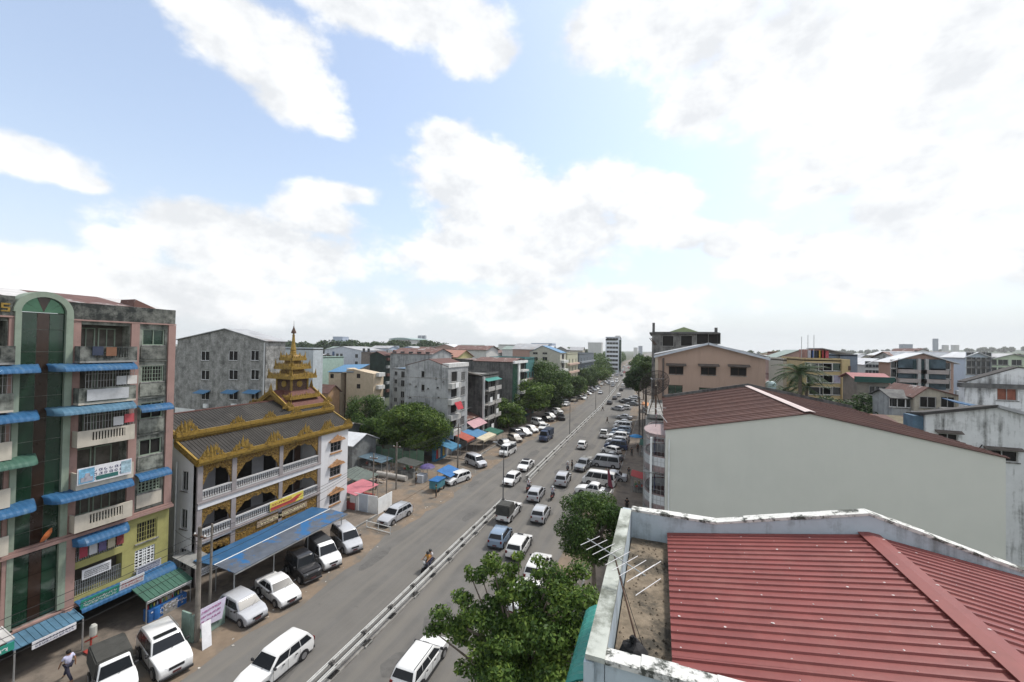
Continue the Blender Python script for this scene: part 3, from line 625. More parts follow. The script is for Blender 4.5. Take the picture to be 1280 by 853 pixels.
for z in (zf2, zf3):
    MB().box(MX - 2.6, 21.8, z - .28, MX + .02, 34.3, z).build('floor_slab', GREYP, mon)
    MB().box(MX + .02, 21.8, z - (.62 if z > 5 else .34), MX + .10, 34.3 if z > 5 else 24.6, z - .22).build('white_band', MW, mon)
    MB().box(MX + .02, 21.75, z - .22, MX + .16, 34.3, z - .06).build('edge_moulding', GREYP, mon)
    for a, c in zip(COLS[:-1], COLS[1:]):
        a0, c0 = a + .2, c - .2; r_ = MB().box(MX - .12, a0, z + .02, MX + .02, c0, z + .12).box(MX - .14, a0, z + .72, MX + .06, c0, z + .84).build('balustrade', M('grey_white_balustrade', (.42, .42, .42), rough=.8, var=.1), mon)
        n = int((c0 - a0) / .2)
        for k in range(n): y = a0 + (c0 - a0) * (k + .5) / n; MB().lathe([(.035, .12), (.065, .24), (.03, .36), (.065, .58), (.035, .72)], (MX - .05, y, z), n=6).build('baluster', M('grey_white_balustrade', (.42, .42, .42), rough=.8, var=.1), r_)
def arch(parent, a, c, ztop, zsp):
    """gilded cusped valance between two columns"""
    n = 40; top = ztop - .40; low = []
    for k in range(n + 1):
        t = k / n; e = 1 - abs(2 * t - 1) ** 2.3
        z = zsp + (top - zsp) * (e ** .58) - .17 * abs(math.sin(t * math.pi * 5)) - (.04 if k % 2 else 0)
        low.append((a + (c - a) * t, z))
    b = MB()
    for (p, q) in zip(low[:-1], low[1:]): b.prism([p, q, (q[0], ztop), (p[0], ztop)], lambda p_, d: (d, p_[0], p_[1]), MX - .16, MX - .02)
    g = random.Random(int(a * 10))
    for k in range(150):
        t = g.random(); z0 = zsp + (top - zsp) * ((1 - abs(2 * t - 1) ** 2.6) ** .55); z = z0 + g.random() * (ztop - z0 - .1); y = a + (c - a) * t; s = .05 + g.random() * .05
        b.add([(MX - .02, y - s, z), (MX - .02, y, z - s), (MX - .02, y + s, z), (MX - .02, y, z + s * 1.6), (MX + .05, y, z)], [(0, 1, 4), (1, 2, 4), (2, 3, 4), (3, 0, 4)])
    return b.build('gold_valance', GOLDREL, parent)
for (zt, zs) in ((ze - .1, 7.75), (zf3 - .62, 4.62)):
    for a, c in zip(COLS[:-1], COLS[1:]): arch(mon, a + .2, c - .2, zt, zs)
arch(mon, 22.15, 24.55, zf2 - .62, 2.0)
for zt, h in ((zf2, 2.4), (zf3, 2.3), (.1, 2.6)):
    MB().box(MX - 2.62, 22.3, zt + .05, MX - 2.56, 23.6, zt + h).build('doorway', BROWNGL, mon)
    for (a, c) in ((24.9, 28.3), (29.6, 33.0)): MB().box(MX - 2.62, a, zt + .05, MX - 2.55, c, zt + h).build('doorway', DARK, mon)
    MB().box(MX - 2.62, 33.2, zt + .05, MX - 2.55, 34.0, zt + h).build('doorway', RUST, mon)
# gold name panel with Burmese-like lettering, yellow banner on the rail
MB().box(MX - .2, 24.95, 2.2, MX - .02, 33.95, 3.46).build('gold_panel', GOLDREL, mon)
q = MB(); g = random.Random(5)
for k in range(120):
    y = 25 + g.random() * 8.9; z = 2.5 + g.random() * .9; s = .05 + g.random() * .07
    q.add([(MX - .02, y - s, z), (MX - .02, y, z - s), (MX - .02, y + s, z), (MX - .02, y, z + s), (MX + .06, y, z)], [(0, 1, 4), (1, 2, 4), (2, 3, 4), (3, 0, 4)])
q.build('gold_panel_relief', GOLDREL, mon)
MB().box(MX - .02, 27.0, 2.72, MX + .06, 32.6, 3.3).build('name_panel', M('mauve_name_panel', (.30, .23, .16), var=.3, scale=4), mon)
scribble(MB(), lambda u, z, d: (MX + .062 + d * 3, u, z), 27.3, 32.3, 2.8, 3.22, 16, seed=21).build('lettering', M('cream_letters', (.62, .56, .36)), mon)
ban = MB().hexa([(MX + .12, 28.2, 3.78), (MX + .12, 32.0, 3.78), (MX + .12, 32.0, 4.62), (MX + .12, 28.2, 4.62), (MX + .18, 28.2, 3.78), (MX + .18, 32.0, 3.78), (MX + .18, 32.0, 4.62), (MX + .18, 28.2, 4.62)]).build('banner', M('yellow_banner', (.62, .52, .10), rough=.5), mon)
MB().prism([(28.25, 3.82), (31.0, 3.82), (31.6, 4.25), (31.9, 4.4), (31.2, 4.4), (30.4, 4.16), (28.25, 4.16)], lambda p_, d: (d, p_[0], p_[1]), MX + .182, MX + .19).build('banner_red_stripe', M('banner_red', (.40, .06, .05)), ban)
scribble(MB(), lambda u, z, d: (MX + .186 + d, u, z), 28.3, 30.6, 4.22, 4.52, 10, seed=23).build('lettering', REDINK, ban)
# roofs: lower skirt, upper roof, gilt eaves with flame ornaments
def sheets(parent, mat, x0, z0, x1, z1, y0, y1, n, name='roof_sheet'):
    for k in range(n):
        a = y0 + (y1 - y0) * k / n; c = y0 + (y1 - y0) * (k + 1) / n; dz = .012 * (k % 2); b = MB().slab((x0, a, z0 + dz), (x0, c + .02, z0 + dz), (x1, c + .02, z1 + dz), (x1, a, z1 + dz), .04)
        m_ = max(1, int((c - a) / .24))
        for j in range(m_): u = a + (c - a) * (j + .5) / m_; b.slab((x0, u - .035, z0 + dz + .035), (x0, u + .035, z0 + dz + .035), (x1, u + .035, z1 + dz + .035), (x1, u - .035, z1 + dz + .035), .035)
        b.build(name, mat, parent)
lr = MB().slab((MX + .2, 21.7, 10.25), (MX + .2, 38.6, 10.25), (-37.7, 38.6, 11.55), (-37.7, 21.7, 11.55), .08).build('roof', ROOFG, mon)
sheets(lr, ROOFG, MX + .15, 10.30, -37.65, 11.62, 21.75, 38.55, 14)
ur = MB().slab((-37.5, 21.6, 12.1), (-37.5, 38.5, 12.1), (-41.0, 38.5, 13.4), (-41.0, 21.6, 13.4), .08).slab((-41.0, 21.6, 13.4), (-41.0, 38.5, 13.4), (-46, 38.5, 11.9), (-46, 21.6, 11.9), .08).build('roof', ROOFG, mon)
sheets(ur, ROOFG, -37.5, 12.14, -41.0, 13.46, 21.65, 38.45, 14)
MB().box(-41.15, 21.6, 13.42, -40.85, 38.5, 13.5).build('ridge_cap', MAROON, ur)
def eave(parent, x, z, y0, y1, s=1.0):
    b = MB()
    b.box(x - .12, y0, z - .34 * s, x + .06, y1, z - .14 * s).box(x - .06, y0, z - .13 * s, x + .16, y1, z + .06 * s).box(x - .10, y0, z + .07 * s, x + .10, y1, z + .20 * s)
    n = int((y1 - y0) / .16)
    for k in range(n): y = y0 + (y1 - y0) * (k + .5) / n; b.add([(x + .06, y - .06, z - .34), (x + .06, y + .06, z - .34), (x - .1, y, z - .34), (x, y, z - .46)], [(0, 1, 3), (1, 2, 3), (2, 0, 3)])
    return b.build('gilt_eave', GOLD, parent)
eave(mon, MX + .25, 10.28, 21.6, 38.75); eave(mon, -37.45, 12.12, 21.5, 38.55)
def slope_eave(parent, a, c):
    a, c = Vector(a), Vector(c); b = MB()
    for dz, t, wd in ((-.2, .18, .14), (.02, .16, .22), (.2, .12, .16)):
        b.hexa([a + Vector((0, -wd/2, dz - t)), c + Vector((0, -wd/2, dz - t)), c + Vector((0, wd/2, dz - t)), a + Vector((0, wd/2, dz - t)), a + Vector((0, -wd/2, dz)), c + Vector((0, -wd/2, dz)), c + Vector((0, wd/2, dz)), a + Vector((0, wd/2, dz))])
    b.build('gilt_eave', GOLD, parent)
for y in (21.62, 38.68):
    slope_eave(mon, (MX + .2, y, 10.25), (-37.7, y, 11.6)); slope_eave(mon, (-37.5, y, 12.15), (-41, y, 13.5))
MB().box(-37.66, 21.7, 11.5, -37.55, 38.5, 12.0).build('clerestory', GOLDREL, mon)
def flame_mesh(w, h, seed):
    g = random.Random(seed); b = MB()
    for k in range(64):
        t = g.uniform(-1, 1); base = t * w / 2; hh = h * (1 - abs(t) ** 1.3) * g.uniform(.55, 1.0) + .06; z0 = g.random() * hh * .6; ww = w * .055; lean = t * .25
        for sx in (-1, 1): pass
        d = g.uniform(-.07, .07)
        b.add([(d, base - ww, z0), (d + .05, base, z0), (d, base + ww, z0), (d - .05, base, z0), (d + .03, base + lean * hh * .6 + g.uniform(-.04, .04), z0 + hh * .55)], [(0, 1, 4), (1, 2, 4), (2, 3, 4), (3, 0, 4), (0, 3, 2, 1)])
    b.box(-.05, -w / 2, -.05, .05, w / 2, .08)
    return b.mesh('flame_ornament', GOLD)
fl = [flame_mesh(2.0, 1.3, s) for s in (1, 2)]; fs = flame_mesh(1.4, .95, 3)
for k, (px, py) in enumerate(((266, 563), (304, 552), (344, 543), (382, 534), (410, 529), (435, 521))):
    p = AX(px, py, MX + .3); link('flame_ornament', fl[k % 2] if k < 5 else fs, mon, (MX + .28, min(38.4, max(22.2, p.y)), 10.45))
for k, (px, py) in enumerate(((233, 536), (297, 522), (337, 516), (370, 510), (408, 506))):
    p = AX(px, py, -37.45); link('flame_ornament', fs if k else fl[0], mon, (-37.42, min(38.2, max(22.0, p.y)), 12.3))
# tiered spire
SX, SY = -41.1, 35.8
spire = MB().box(SX - 1.9, SY - 1.9, 11.6, SX + 1.9, SY + 1.9, 13.2).build('spire', MAROON, mon)
def tier(z0, a0, z1, a1, mat, edge=True, fl_=.35):
    q = MB()
    for s, (dx, dy) in enumerate(((1, 0), (0, 1), (-1, 0), (0, -1))):
        def cor(a, k): return (SX + dx * a - dy * a * k, SY + dy * a + dx * a * k)
        p0, p1, p2, p3 = cor(a0, -1), cor(a0, 1), cor(a1, 1), cor(a1, -1)
        q.slab((*p0, z0), (*p1, z0), (*p2, z1), (*p3, z1), .08)
    q.build('tier_roof', mat, spire)
    if edge:
        e = MB()
        for dx, dy in ((1, 0), (0, 1), (-1, 0), (0, -1)):
            if dx: e.box(SX + dx * a0 - .07, SY - a0 - .07, z0 - .22, SX + dx * a0 + .09 * dx, SY + a0 + .07, z0 + .10)
            else: e.box(SX - a0 + .08, SY + dy * a0 - .07, z0 - .22, SX + a0 - .08, SY + dy * a0 + .09 * dy, z0 + .10)
        g = random.Random(int(z0 * 10)); n = int(a0 * 9)
        for dx, dy in ((1, 0), (0, 1), (-1, 0), (0, -1)):
            for k in range(n):
                t = -1 + 2 * (k + .5) / n; x, y = SX + dx * a0 - dy * a0 * t, SY + dy * a0 + dx * a0 * t; hh = fl_ * 1.25 * (1.5 if k in (0, n - 1) else (1.25 if k == n // 2 else g.uniform(.5, .9))); s = .09
                e.add([(x - s, y - s, z0 + .08), (x + s, y - s, z0 + .08), (x + s, y + s, z0 + .08), (x - s, y + s, z0 + .08), (x + dx * .05, y + dy * .05, z0 + .08 + hh)], [(0, 1, 4), (1, 2, 4), (2, 3, 4), (3, 0, 4)])
        e.build('gilt_tier_edge', GOLD, spire)
q = MB()
for s in (1, -1): q.slab((SX + s * 2.75, SY - 2.75, 12.75), (SX + s * 2.75, SY + 2.75, 12.75), (SX, SY + 2.75, 14.5), (SX, SY - 2.75, 14.5), .08)
q.build('gable_roof', MAROON, spire)
MB().add([(SX - 2.6, SY - 2.6, 12.5), (SX + 2.6, SY - 2.6, 12.5), (SX, SY - 2.6, 14.35), (SX - 2.6, SY - 2.4, 12.5), (SX + 2.6, SY - 2.4, 12.5), (SX, SY - 2.4, 14.35)], [(0, 1, 2), (3, 5, 4), (0, 3, 4, 1), (1, 4, 5, 2), (2, 5, 3, 0)]).build('pediment', GOLDREL, spire)
for y in (SY - 2.8, SY + 2.8):
    for s in (1, -1): slope_eave(spire, (SX + s * 2.8, y, 12.75), (SX, y, 14.55))
    MB().add([(SX - .35, y - .05, 14.6), (SX + .35, y - .05, 14.6), (SX, y, 15.5), (SX, y + .1, 14.6)], [(0, 1, 2), (1, 3, 2), (3, 0, 2)]).build('flame_ornament', GOLD, spire)
for s in (1, -1):
    MB().box(SX + s * 2.75 - .1, SY - 2.9, 12.5, SX + s * 2.75 + .12, SY + 2.9, 12.85).build('gilt_eave', GOLD, spire)
    for y in (SY - 2.8, SY + 2.8): link('flame_ornament', fs, spire, (SX + s * 2.7, y, 12.85))
tier(13.75, 2.05, 14.5, 1.2, MAROON)
MB().box(SX - 1.35, SY - 1.35, 13.3, SX + 1.35, SY + 1.35, 13.8).build('tier_body', GOLDREL, spire)
MB().box(SX - 1.12, SY - 1.12, 14.3, SX + 1.12, SY + 1.12, 16.0).build('drum', M('carved_brown_drum', (.10, .06, .045), var=.5, scale=5), spire)
for dx, dy in ((1, 0), (0, -1)):
    q = MB(Matrix.Translation((SX + dx * 1.13, SY + dy * 1.13, 15.2)) @ (Matrix.Rotation(R(90), 4, 'Y') if dx else Matrix.Rotation(R(90), 4, 'X')))
    q.lathe([(.40, -.02), (.40, .03), (.3, .07)], n=14).build('gilt_medallion', GOLD, spire)
for dx, dy in ((1, 1), (1, -1), (-1, 1), (-1, -1)): MB().box(SX + dx * 1.12 - .1, SY + dy * 1.12 - .1, 14.3, SX + dx * 1.12 + .1, SY + dy * 1.12 + .1, 16.0).build('drum_post', GOLD, spire)
tier(16.05, 1.78, 16.5, 1.0, GOLDREL, fl_=.5); MB().box(SX - .85, SY - .85, 16.2, SX + .85, SY + .85, 17.2).build('tier_body', GOLDREL, spire)
tier(17.15, 1.32, 17.6, .7, GOLDREL, fl_=.48); MB().box(SX - .6, SY - .6, 17.3, SX + .6, SY + .6, 18.2).build('tier_body', GOLDREL, spire)
tier(18.15, .95, 18.6, .5, GOLDREL, fl_=.45)
MB().lathe([(.42, 0), (.42, .3), (.34, .34), (.34, .55), (.36, .6), (.30, .65), (.33, .8), (.25, 1.2), (.2, 1.5), (.16, 2.1), (.13, 2.45), (.18, 2.5), (.10, 2.6), (.10, 2.8)], (SX, SY, 18.4), n=12).build('bell_spire', GOLD, spire)
MB().lathe([(.09, 0), (.30, .02), (.24, .25), (.14, .5), (.06, .75), (.02, 1.0), (.015, 1.5)], (SX, SY, 21.15), n=10).build('finial', RUST, spire)
# the blue canopy in front
ca = thing('canopy', 'long blue tarpaulin canopy on posts in front of the monastery', 'canopy', (-32, 26, .13))
q = MB().slab((-34.0, 21.0, 2.86), (-34.0, 32.4, 2.86), (-31.6, 32.4, 3.02), (-31.6, 21.0, 3.02), .05).build('tarpaulin', BLUE, ca)
MB().slab((-31.56, 21.0, 3.015), (-31.56, 32.4, 3.015), (-29.3, 32.4, 2.90), (-29.3, 21.0, 2.90), .05).build('grey_tarpaulin', M('grey_blue_tarpaulin', (.09, .105, .13), rough=.6, var=.2, dark=(.025, .115, .27), dscale=.6, lo=.52, hi=.58), ca)
MB().box(-31.62, 21.0, 3.03, -31.54, 32.4, 3.06).build('white_seam', WHITE, ca)
MB().box(-29.34, 21.0, 2.76, -29.26, 32.4, 2.84).build('front_beam', STEEL, ca)
for y in (21.3, 24.6, 28.0, 32.1):
    MB().tube((-29.8, y, .1), (-29.8, y, 2.8), .05).build('post', STEEL, ca); MB().tube((-33.8, y, .1), (-33.8, y, 2.8), .05).build('post', STEEL, ca)
cs = thing('side_canopy', 'small grey tin canopy with white sign between apartment block and monastery', 'canopy', (-34, 21.2, .13))
MB().slab((-35.9, 20.6, 3.0), (-35.9, 22.2, 3.0), (-32.9, 22.2, 2.6), (-32.9, 20.6, 2.6), .05).build('tin_roof', M('grey_tin', (.20, .20, .19), rough=.6, var=.3), cs)
sign(cs, 'shop_sign', 'E', -32.85, 20.6, 22.2, 2.0, 2.55, SIGNW, INK, 2, 8, 31)
for y in (20.7, 22.1): MB().tube((-33, y, .1), (-33, y, 2.6), .04).build('post', STEEL, cs)

# ------------------------------------------------------------------ left: buildings behind
MILD = M('mildewed_concrete', (.33, .327, .31), rough=.92, var=.3, dark=(.075, .075, .07), dscale=.8, lo=.42, hi=.66, streak=.2, scale=4)
MILDL = M('mildewed_pale_concrete', (.36, .37, .37), rough=.9, var=.15, dark=(.075, .08, .08), dscale=.3, lo=.47, hi=.66, streak=.45)
DGREY = M('dark_grey_concrete', (.13, .13, .125), rough=.9, var=.3, dark=(.05, .05, .05), dscale=.4, lo=.45, hi=.6, streak=.4)
BEIGE = M('beige_plaster', (.47, .385, .28), rough=.85, dark=(.33, .27, .2), lo=.52, hi=.75, streak=.6, amt=.6)
TIN = M('grey_tin_roof', (.33, .335, .34), rough=.5, var=.22, scale=.6, dark=(.22, .19, .17), dscale=.2, lo=.52, hi=.68)
TINW = M('pale_tin_roof', (.52, .53, .54), rough=.5, var=.15, scale=.6, dark=(.4, .36, .33), dscale=.2, lo=.55, hi=.7)
TINB = M('brown_rust_tin_roof', (.108, .054, .044), rough=.75, var=.2, scale=.7, dark=(.09, .045, .04), dscale=.25, lo=.48, hi=.66)
TINBLUE = M('blue_tin_roof', (.075, .19, .33), rough=.45, var=.12)
PALEBLUE = M('pale_blue_plaster', (.40, .46, .56), rough=.85, dark=(.3, .33, .38), lo=.55, hi=.75, streak=.5)
OFFW = M('off_white_plaster', (.56, .56, .54), rough=.85, dark=(.33, .33, .31), dscale=.25, lo=.52, hi=.72, streak=.6, amt=.8)
PALEB = M('pale_grey_beige_plaster', (.43, .42, .36), rough=.85, dark=(.27, .26, .22), dscale=.25, lo=.53, hi=.72, streak=.6)
def rng_x(pa_, pb_, Y, y=470): return AY(pa_, y, Y).x, AY(pb_, y, Y).x
def hz(px, py, Y): return AY(px, py, Y).z
x0, x1 = rng_x(222, 333, 45, 426); 
wins = []
lg = []
for px in (256, 291, 318):
    for py, wd in ((451, 1.9), (475, 1.9), (500, 2.0)):
        p = AY(px, py, 45); wins.append(('S', p.x, p.z, 2.1 if px < 300 else 1.8, 1.6, 'two', DARK))
lg = building('apartment_building', 'wide grey mildewed gable building behind the monastery with small blue window hoods', 'apartment block', x0, x1, 45, 48.4, 20.2, MILD, wins, ('gableY', 1.9, TIN, .3, .57), fm=WHITE)
for px in (256, 291, 318):
    p = AY(px, 492, 45); MB().slab((p.x - 1.4, 45, p.z + .55), (p.x + 1.4, 45, p.z + .55), (p.x + 1.4, 43.9, p.z + .1), (p.x - 1.4, 43.9, p.z + .1), .05).build('window_hood', TINBLUE, lg)
    p = AY(px + 3, 507, 45); MB().box(p.x - .45, 44.6, p.z - .35, p.x + .45, 44.95, p.z + .3).build('air_conditioner', WHITE, lg)
MB().box(x0 - 14, 48.5, -.2, -76, 60, 19.0).build('rear_wing', MILD, lg)
for px in (331,): p = AY(px, 450, 45); MB().tube((p.x, 44.9, 5), (p.x, 44.9, 20), .1).build('drain_pipe', PIPE, lg)
MB().box(x0 - .1, 44.97, 4, x0 + 5, 45.0, 8.5).build('pale_patch', WHITE, lg)
x0, x1 = rng_x(343, 391, 75); building('apartment_building', 'pale grey-blue block rising behind the golden spire', 'apartment block', x0, x1, 75, 78, hz(370, 436, 75), M('pale_blue_grey_plaster', (.44, .48, .50), dark=(.28, .3, .31), lo=.5, hi=.7, streak=.5), grid('S', lin(x0, x1, 4), (4, 7, 10, 13), 1.1, 1.2, 'two'), ('flat', TIN, .3), simple=True)
x0, x1 = rng_x(391, 396, 86); building('apartment_building', 'narrow pale green block edge right of the golden spire', 'apartment block', x0, x1, 86, 96, hz(393, 447, 86), M('mint_plaster', (.30, .40, .35)), [], ('flat', TIN, .2))
# beige block with blue roof
YB = 85; xa, xb = rng_x(411, 426, YB); xc, xd = rng_x(433, 467, YB)
bg_ = thing('apartment_building', 'beige block with blue roof corner and recessed brown stairwell behind the monastery', 'apartment block', ((xa + xd) / 2, YB, 0))
hl = [(AY(px, py, YB)) for px, py in ((415, 473), (414.5, 487), (414.5, 500))]; hr = [AY(px, py, YB) for px, py in ((448, 473), (448, 486))]
zL, zA, zR = hz(418, 466, YB), hz(437, 461, YB), hz(466, 468, YB)
w_ = MB().face('S', YB, xa, xb, 0, zL, [(p.x - .6, p.x + .6, p.z, p.z + 1.2) for p in hl], .2).face('S', YB, xc, xd, 0, zR, [(p.x - .6, p.x + .6, p.z, p.z + 1.2) for p in hr], .2)
w_.add([(xc, YB, zR), (xd, YB, zR), ((xc * .75 + xd * .25), YB, zA), (xc, YB, zA - .3)], [(0, 1, 2, 3)]).face('E', xd, YB, YB + 4, 0, zR).face('W', xa, YB, YB + 11, 0, zL).face('W', xc, YB, YB + 1.5, 0, zR).face('E', xb, YB, YB + 1.5, 0, zL); w_.build('wall', BEIGE, bg_)
MB().face('S', YB + 1.5, xb, xc, 0, zL).build('stairwell', M('brown_recess', (.12, .08, .055), var=.4), bg_)
for p in hl + hr: window(bg_, 'S', YB, p.x, p.z, 1.2, 1.2, 'two', RUST, DARK, sill=False)
MB().slab((xa - .2, YB - .3, zL + .15), (xc + 2.5, YB - .3, zL + .45), (xc + 2.5, YB + 6, zL + 2.3), (xa - .2, YB + 6, zL + 1.9), .1).build('blue_roof', TINBLUE, bg_)
MB().slab((xc, YB - .1, zA + .1), (xd, YB - .1, zR + .1), (xd, YB + 4, zR + .1), (xc, YB + 4, zA + .1), .1).build('roof', BEIGE, bg_)
for k in range(3): MB().box(xd, YB + 1, 5 + k * 3.3, xd + .9, YB + 3.5, 6 + k * 3.3).build('balcony', OFFW, bg_)
Y = 130; x0, x1 = rng_x(405, 451, Y)
o = building('apartment_building', 'white and pale blue apartment block behind the beige block', 'apartment block', x0, x1, Y, Y + 14, hz(430, 438, Y), M('bluish_white_plaster', (.50, .53, .58), dark=(.36, .38, .42), lo=.5, hi=.7, streak=.5), grid('S', [AY(px, 470, Y).x for px in (409.5, 421, 426, 445)], [AY(430, py, Y).z for py in (447, 456, 464, 473)], 1.4, 1.5, 'two'), ('gableY', 1.5, TIN, .3))
MB().box(AY(416, 470, Y).x - .5, Y - .08, 0, AY(417.5, 470, Y).x, Y - .02, hz(430, 440, Y)).build('blue_stair_strip', M('blue_dark_strip', (.08, .12, .2)), o)
Y = 125; x0, x1 = rng_x(462, 480, Y)
o = building('apartment_building', 'dark green netted block with rust-brown roof behind the beige block', 'apartment block', x0, x1, Y, Y + 16, hz(470, 444, Y), M('dark_green_net', (.018, .032, .026), var=.4, scale=.6), [], ('gableY', 1.3, TINB, .5))
for k in range(6):
    for j in range(4): MB().box(x1, Y + 1 + j * 4, 2 + k * 3, x1 + .9, Y + 3.4 + j * 4, 3.0 + k * 3).build('balcony', MILDL if (j + k) % 2 else TINB, o)
x0, x1 = rng_x(451, 463, 128); building('apartment_building', 'brown-grey block wedged left of the green netted block', 'apartment block', x0, x1, 128, 140, hz(456, 441, 128), M('brown_grey_plaster', (.2, .17, .15), var=.25), grid('S', lin(x0, x1, 2), (8, 11, 14, 17), 1.2, 1.4), ('flat', TINB, .2), simple=True)
Y = 92; x0, x1 = rng_x(491, 507, Y)
building('apartment_building', 'small dirty white house with balconies left of the grey gable block', 'house', x0, x1, Y, Y + 8, hz(499, 461, Y), MILDL, grid('S', [x0 + 1.0], [hz(499, py, Y) for py in (470, 480, 490, 503)], 1.0, 1.2) + grid('S', [x1 - .9], [hz(499, py, Y) for py in (472, 483, 497, 508)], 1.2, 1.7, 'two', DARK), ('flat', TINBLUE, .1))
Y = 105; x0, x1 = rng_x(488, 540, Y, 440); building('apartment_building', 'long weathered block with rusty patched roof behind the grey gable block', 'apartment block', x0, x1, Y, Y + 12, hz(500, 442, Y), MILDL, grid('S', lin(x0, x1, 5), (7, 10.3, 13.6, 16.5), 1.5, 1.5), ('gableX', 1.6, REDTIN, .4), simple=True)
Y = 120; x0, x1 = rng_x(536, 571, Y, 445); building('apartment_building', 'yellow gabled house with pink-brown roof behind the grey gable block', 'house', x0, x1, Y, Y + 12, hz(555, 446, Y), M('bright_yellow_plaster', (.46, .41, .2)), grid('S', lin(x0, x1, 3), (12, 15.5), .9, 1.4), ('gableX', 2.2, M('pink_brown_roof', (.32, .17, .13), var=.2), .6))
Y = 112; x0, x1 = rng_x(568, 622, Y, 450); building('apartment_building', 'dark grey weathered block with flat pinkish roof behind the street front', 'apartment block', x0, x1, Y, Y + 12, hz(590, 450, Y), DGREY, grid('S', lin(x0, x1, 4), (9, 12.5), 1.2, 1.6), ('flat', M('pinkish_roof', (.38, .30, .28), var=.2), .15), simple=True)
Y = 165; x0, x1 = rng_x(566, 608, Y, 440); building('apartment_building', 'white block with red-brown hip roof on the skyline', 'apartment block', x0, x1, Y, Y + 14, hz(585, 437, Y), OFFW, grid('S', lin(x0, x1, 6), (12, 16), 1.3, 1.6), ('gableX', 1.8, REDTIN, .8), simple=True)
# grey gable block on the street with five floors of windows
Y0, Y1 = 64.2, 72.2; gw = []
for k, z in enumerate((1.6, 4.6, 7.5, 10.4, 13.3)):
    gw += [('E', 66.6, z, 2.3, 1.9, 'dark', DARK), ('E', 70.2, z, 1.7, 1.7, 'grill', DARK)]
gw += [('S', AY(px, py, Y0).x, AY(px, py, Y0).z, w_, h_, 'dark', DARK) for px, py, w_, h_ in ((528.5, 472, .7, 1.2), (528.5, 489, .7, 1.2), (512.5, 481, .55, .22), (547, 486, .5, .35), (535, 487, .4, .3), (512.5, 498, .6, .3), (548, 498, .5, .3), (554, 478, .3, .25), (545, 474, .3, .3), (520, 484, .4, .3))]
gm = building('apartment_building', 'grey five-storey block with speckled gable wall beside the big street tree', 'apartment block', -45.2, -36, Y0, Y1, 16.1, MILDL, gw, ('gableY', 1.3, TINB, .05, .55), fm=FRAME)
MB().box(-37.2, Y0 - .02, 16.0, -35.85, Y1 + .05, 16.75).build('parapet', OFFW, gm)
for z in (4.35, 7.25, 10.15, 13.05): MB().box(-36, Y0 + .1, z - .9, -35.2, 68.0, z + .05).build('balcony', M('pale_grey_balcony', (.42, .42, .40), var=.2), gm)
for k in (2.8, 10.3, 13.9): MB().box(-45.3, Y0 - .04, k, -36, Y0, k + .14).build('belt_course', MILD, gm)
MB().slab((-35.2, 65.3, 9.6), (-35.2, 67.9, 9.6), (-34.5, 67.7, 8.3), (-34.5, 65.5, 8.3), .03).build('red_cloth', M('red_cloth', (.36, .035, .045), rough=.7), gm)
MB().box(-35.15, 65.5, 12.3, -35.1, 66.7, 13.2).build('white_laundry', WHITE, gm)
# dark recessed building, balcony building
o = building('apartment_building', 'dark shed-roofed building recessed next to the grey gable block', 'apartment block', -48, -39.5, 72.4, 79.4, 12.6, DGREY, [], None)
MB().slab((-49, 72.3, 15.6), (-36.2, 72.3, 15.0), (-36.2, 82.0, 13.4), (-49, 82.0, 14.0), .25).build('shed_roof', M('pale_grey_shed_roof', (.22, .21, .19), var=.2), o)
for z in (3.3, 6.5): MB().box(-39.5, 72.5, z, -38.4, 79.3, z + .2).build('floor_slab', CONC, o)
MB().box(-39.5, 72.5, .1, -36.4, 79.2, 3.2).build('shop_front', M('white_shop_front', (.45, .44, .44), var=.2), o)
for y in (74.2, 77.2): MB().box(-36.42, y - .9, .4, -36.36, y + .9, 2.6).build('shop_opening', DARK, o)
MB().slab((-36.4, 72.6, 4.7), (-36.4, 79.2, 4.7), (-34.6, 79.2, 3.6), (-34.6, 72.6, 3.6), .06).build('pink_awning', M('pink_awning', (.42, .25, .27), rough=.6, var=.15), o)
MB().slab((-39.4, 72.6, 5.8), (-39.4, 79.2, 5.8), (-36.5, 79.2, 4.9), (-36.5, 72.6, 4.9), .06).build('rusty_awning', REDTIN, o)
bw = []
for z in (1.0, 4.2, 7.3, 10.4): bw += [('E', 81.8, z, 2.6, 2.0, 'dark', DARK), ('E', 85.8, z, 2.6, 2.0, 'two', DARK)]
o = building('apartment_building', 'dark balcony block with teal awning and plants right of the shed-roofed building', 'apartment block', -47, -36.2, 79.5, 89.0, 13.6, DGREY, bw, ('flat', CONC, .4))
for z in (4.0, 7.1, 10.2):
    for y in (80.3, 84.4): b_ = MB().box(-36.2, y, z - .1, -34.9, y + 3.4, z + .05).box(-35.0, y, z + .05, -34.9, y + 3.4, z + .85).build('balcony', M('pale_balcony', (.38, .37, .35), var=.3), o)
MB().slab((-36.1, 79.8, 12.9), (-36.1, 88, 12.9), (-34.8, 88, 12.4), (-34.8, 79.8, 12.4), .05).build('teal_awning', TEAL, o)
for z, y in ((5.2, 84.6), (8.2, 81), (8.4, 85), (2.2, 82)): MB().box(-34.86, y, z - .5, -34.82, y + 1.3, z + .6).build('laundry', WHITE, o)
MB().box(-36.0, 79.4, .2, -35.6, 79.8, 13.4).build('white_pipe', PIPE, o)
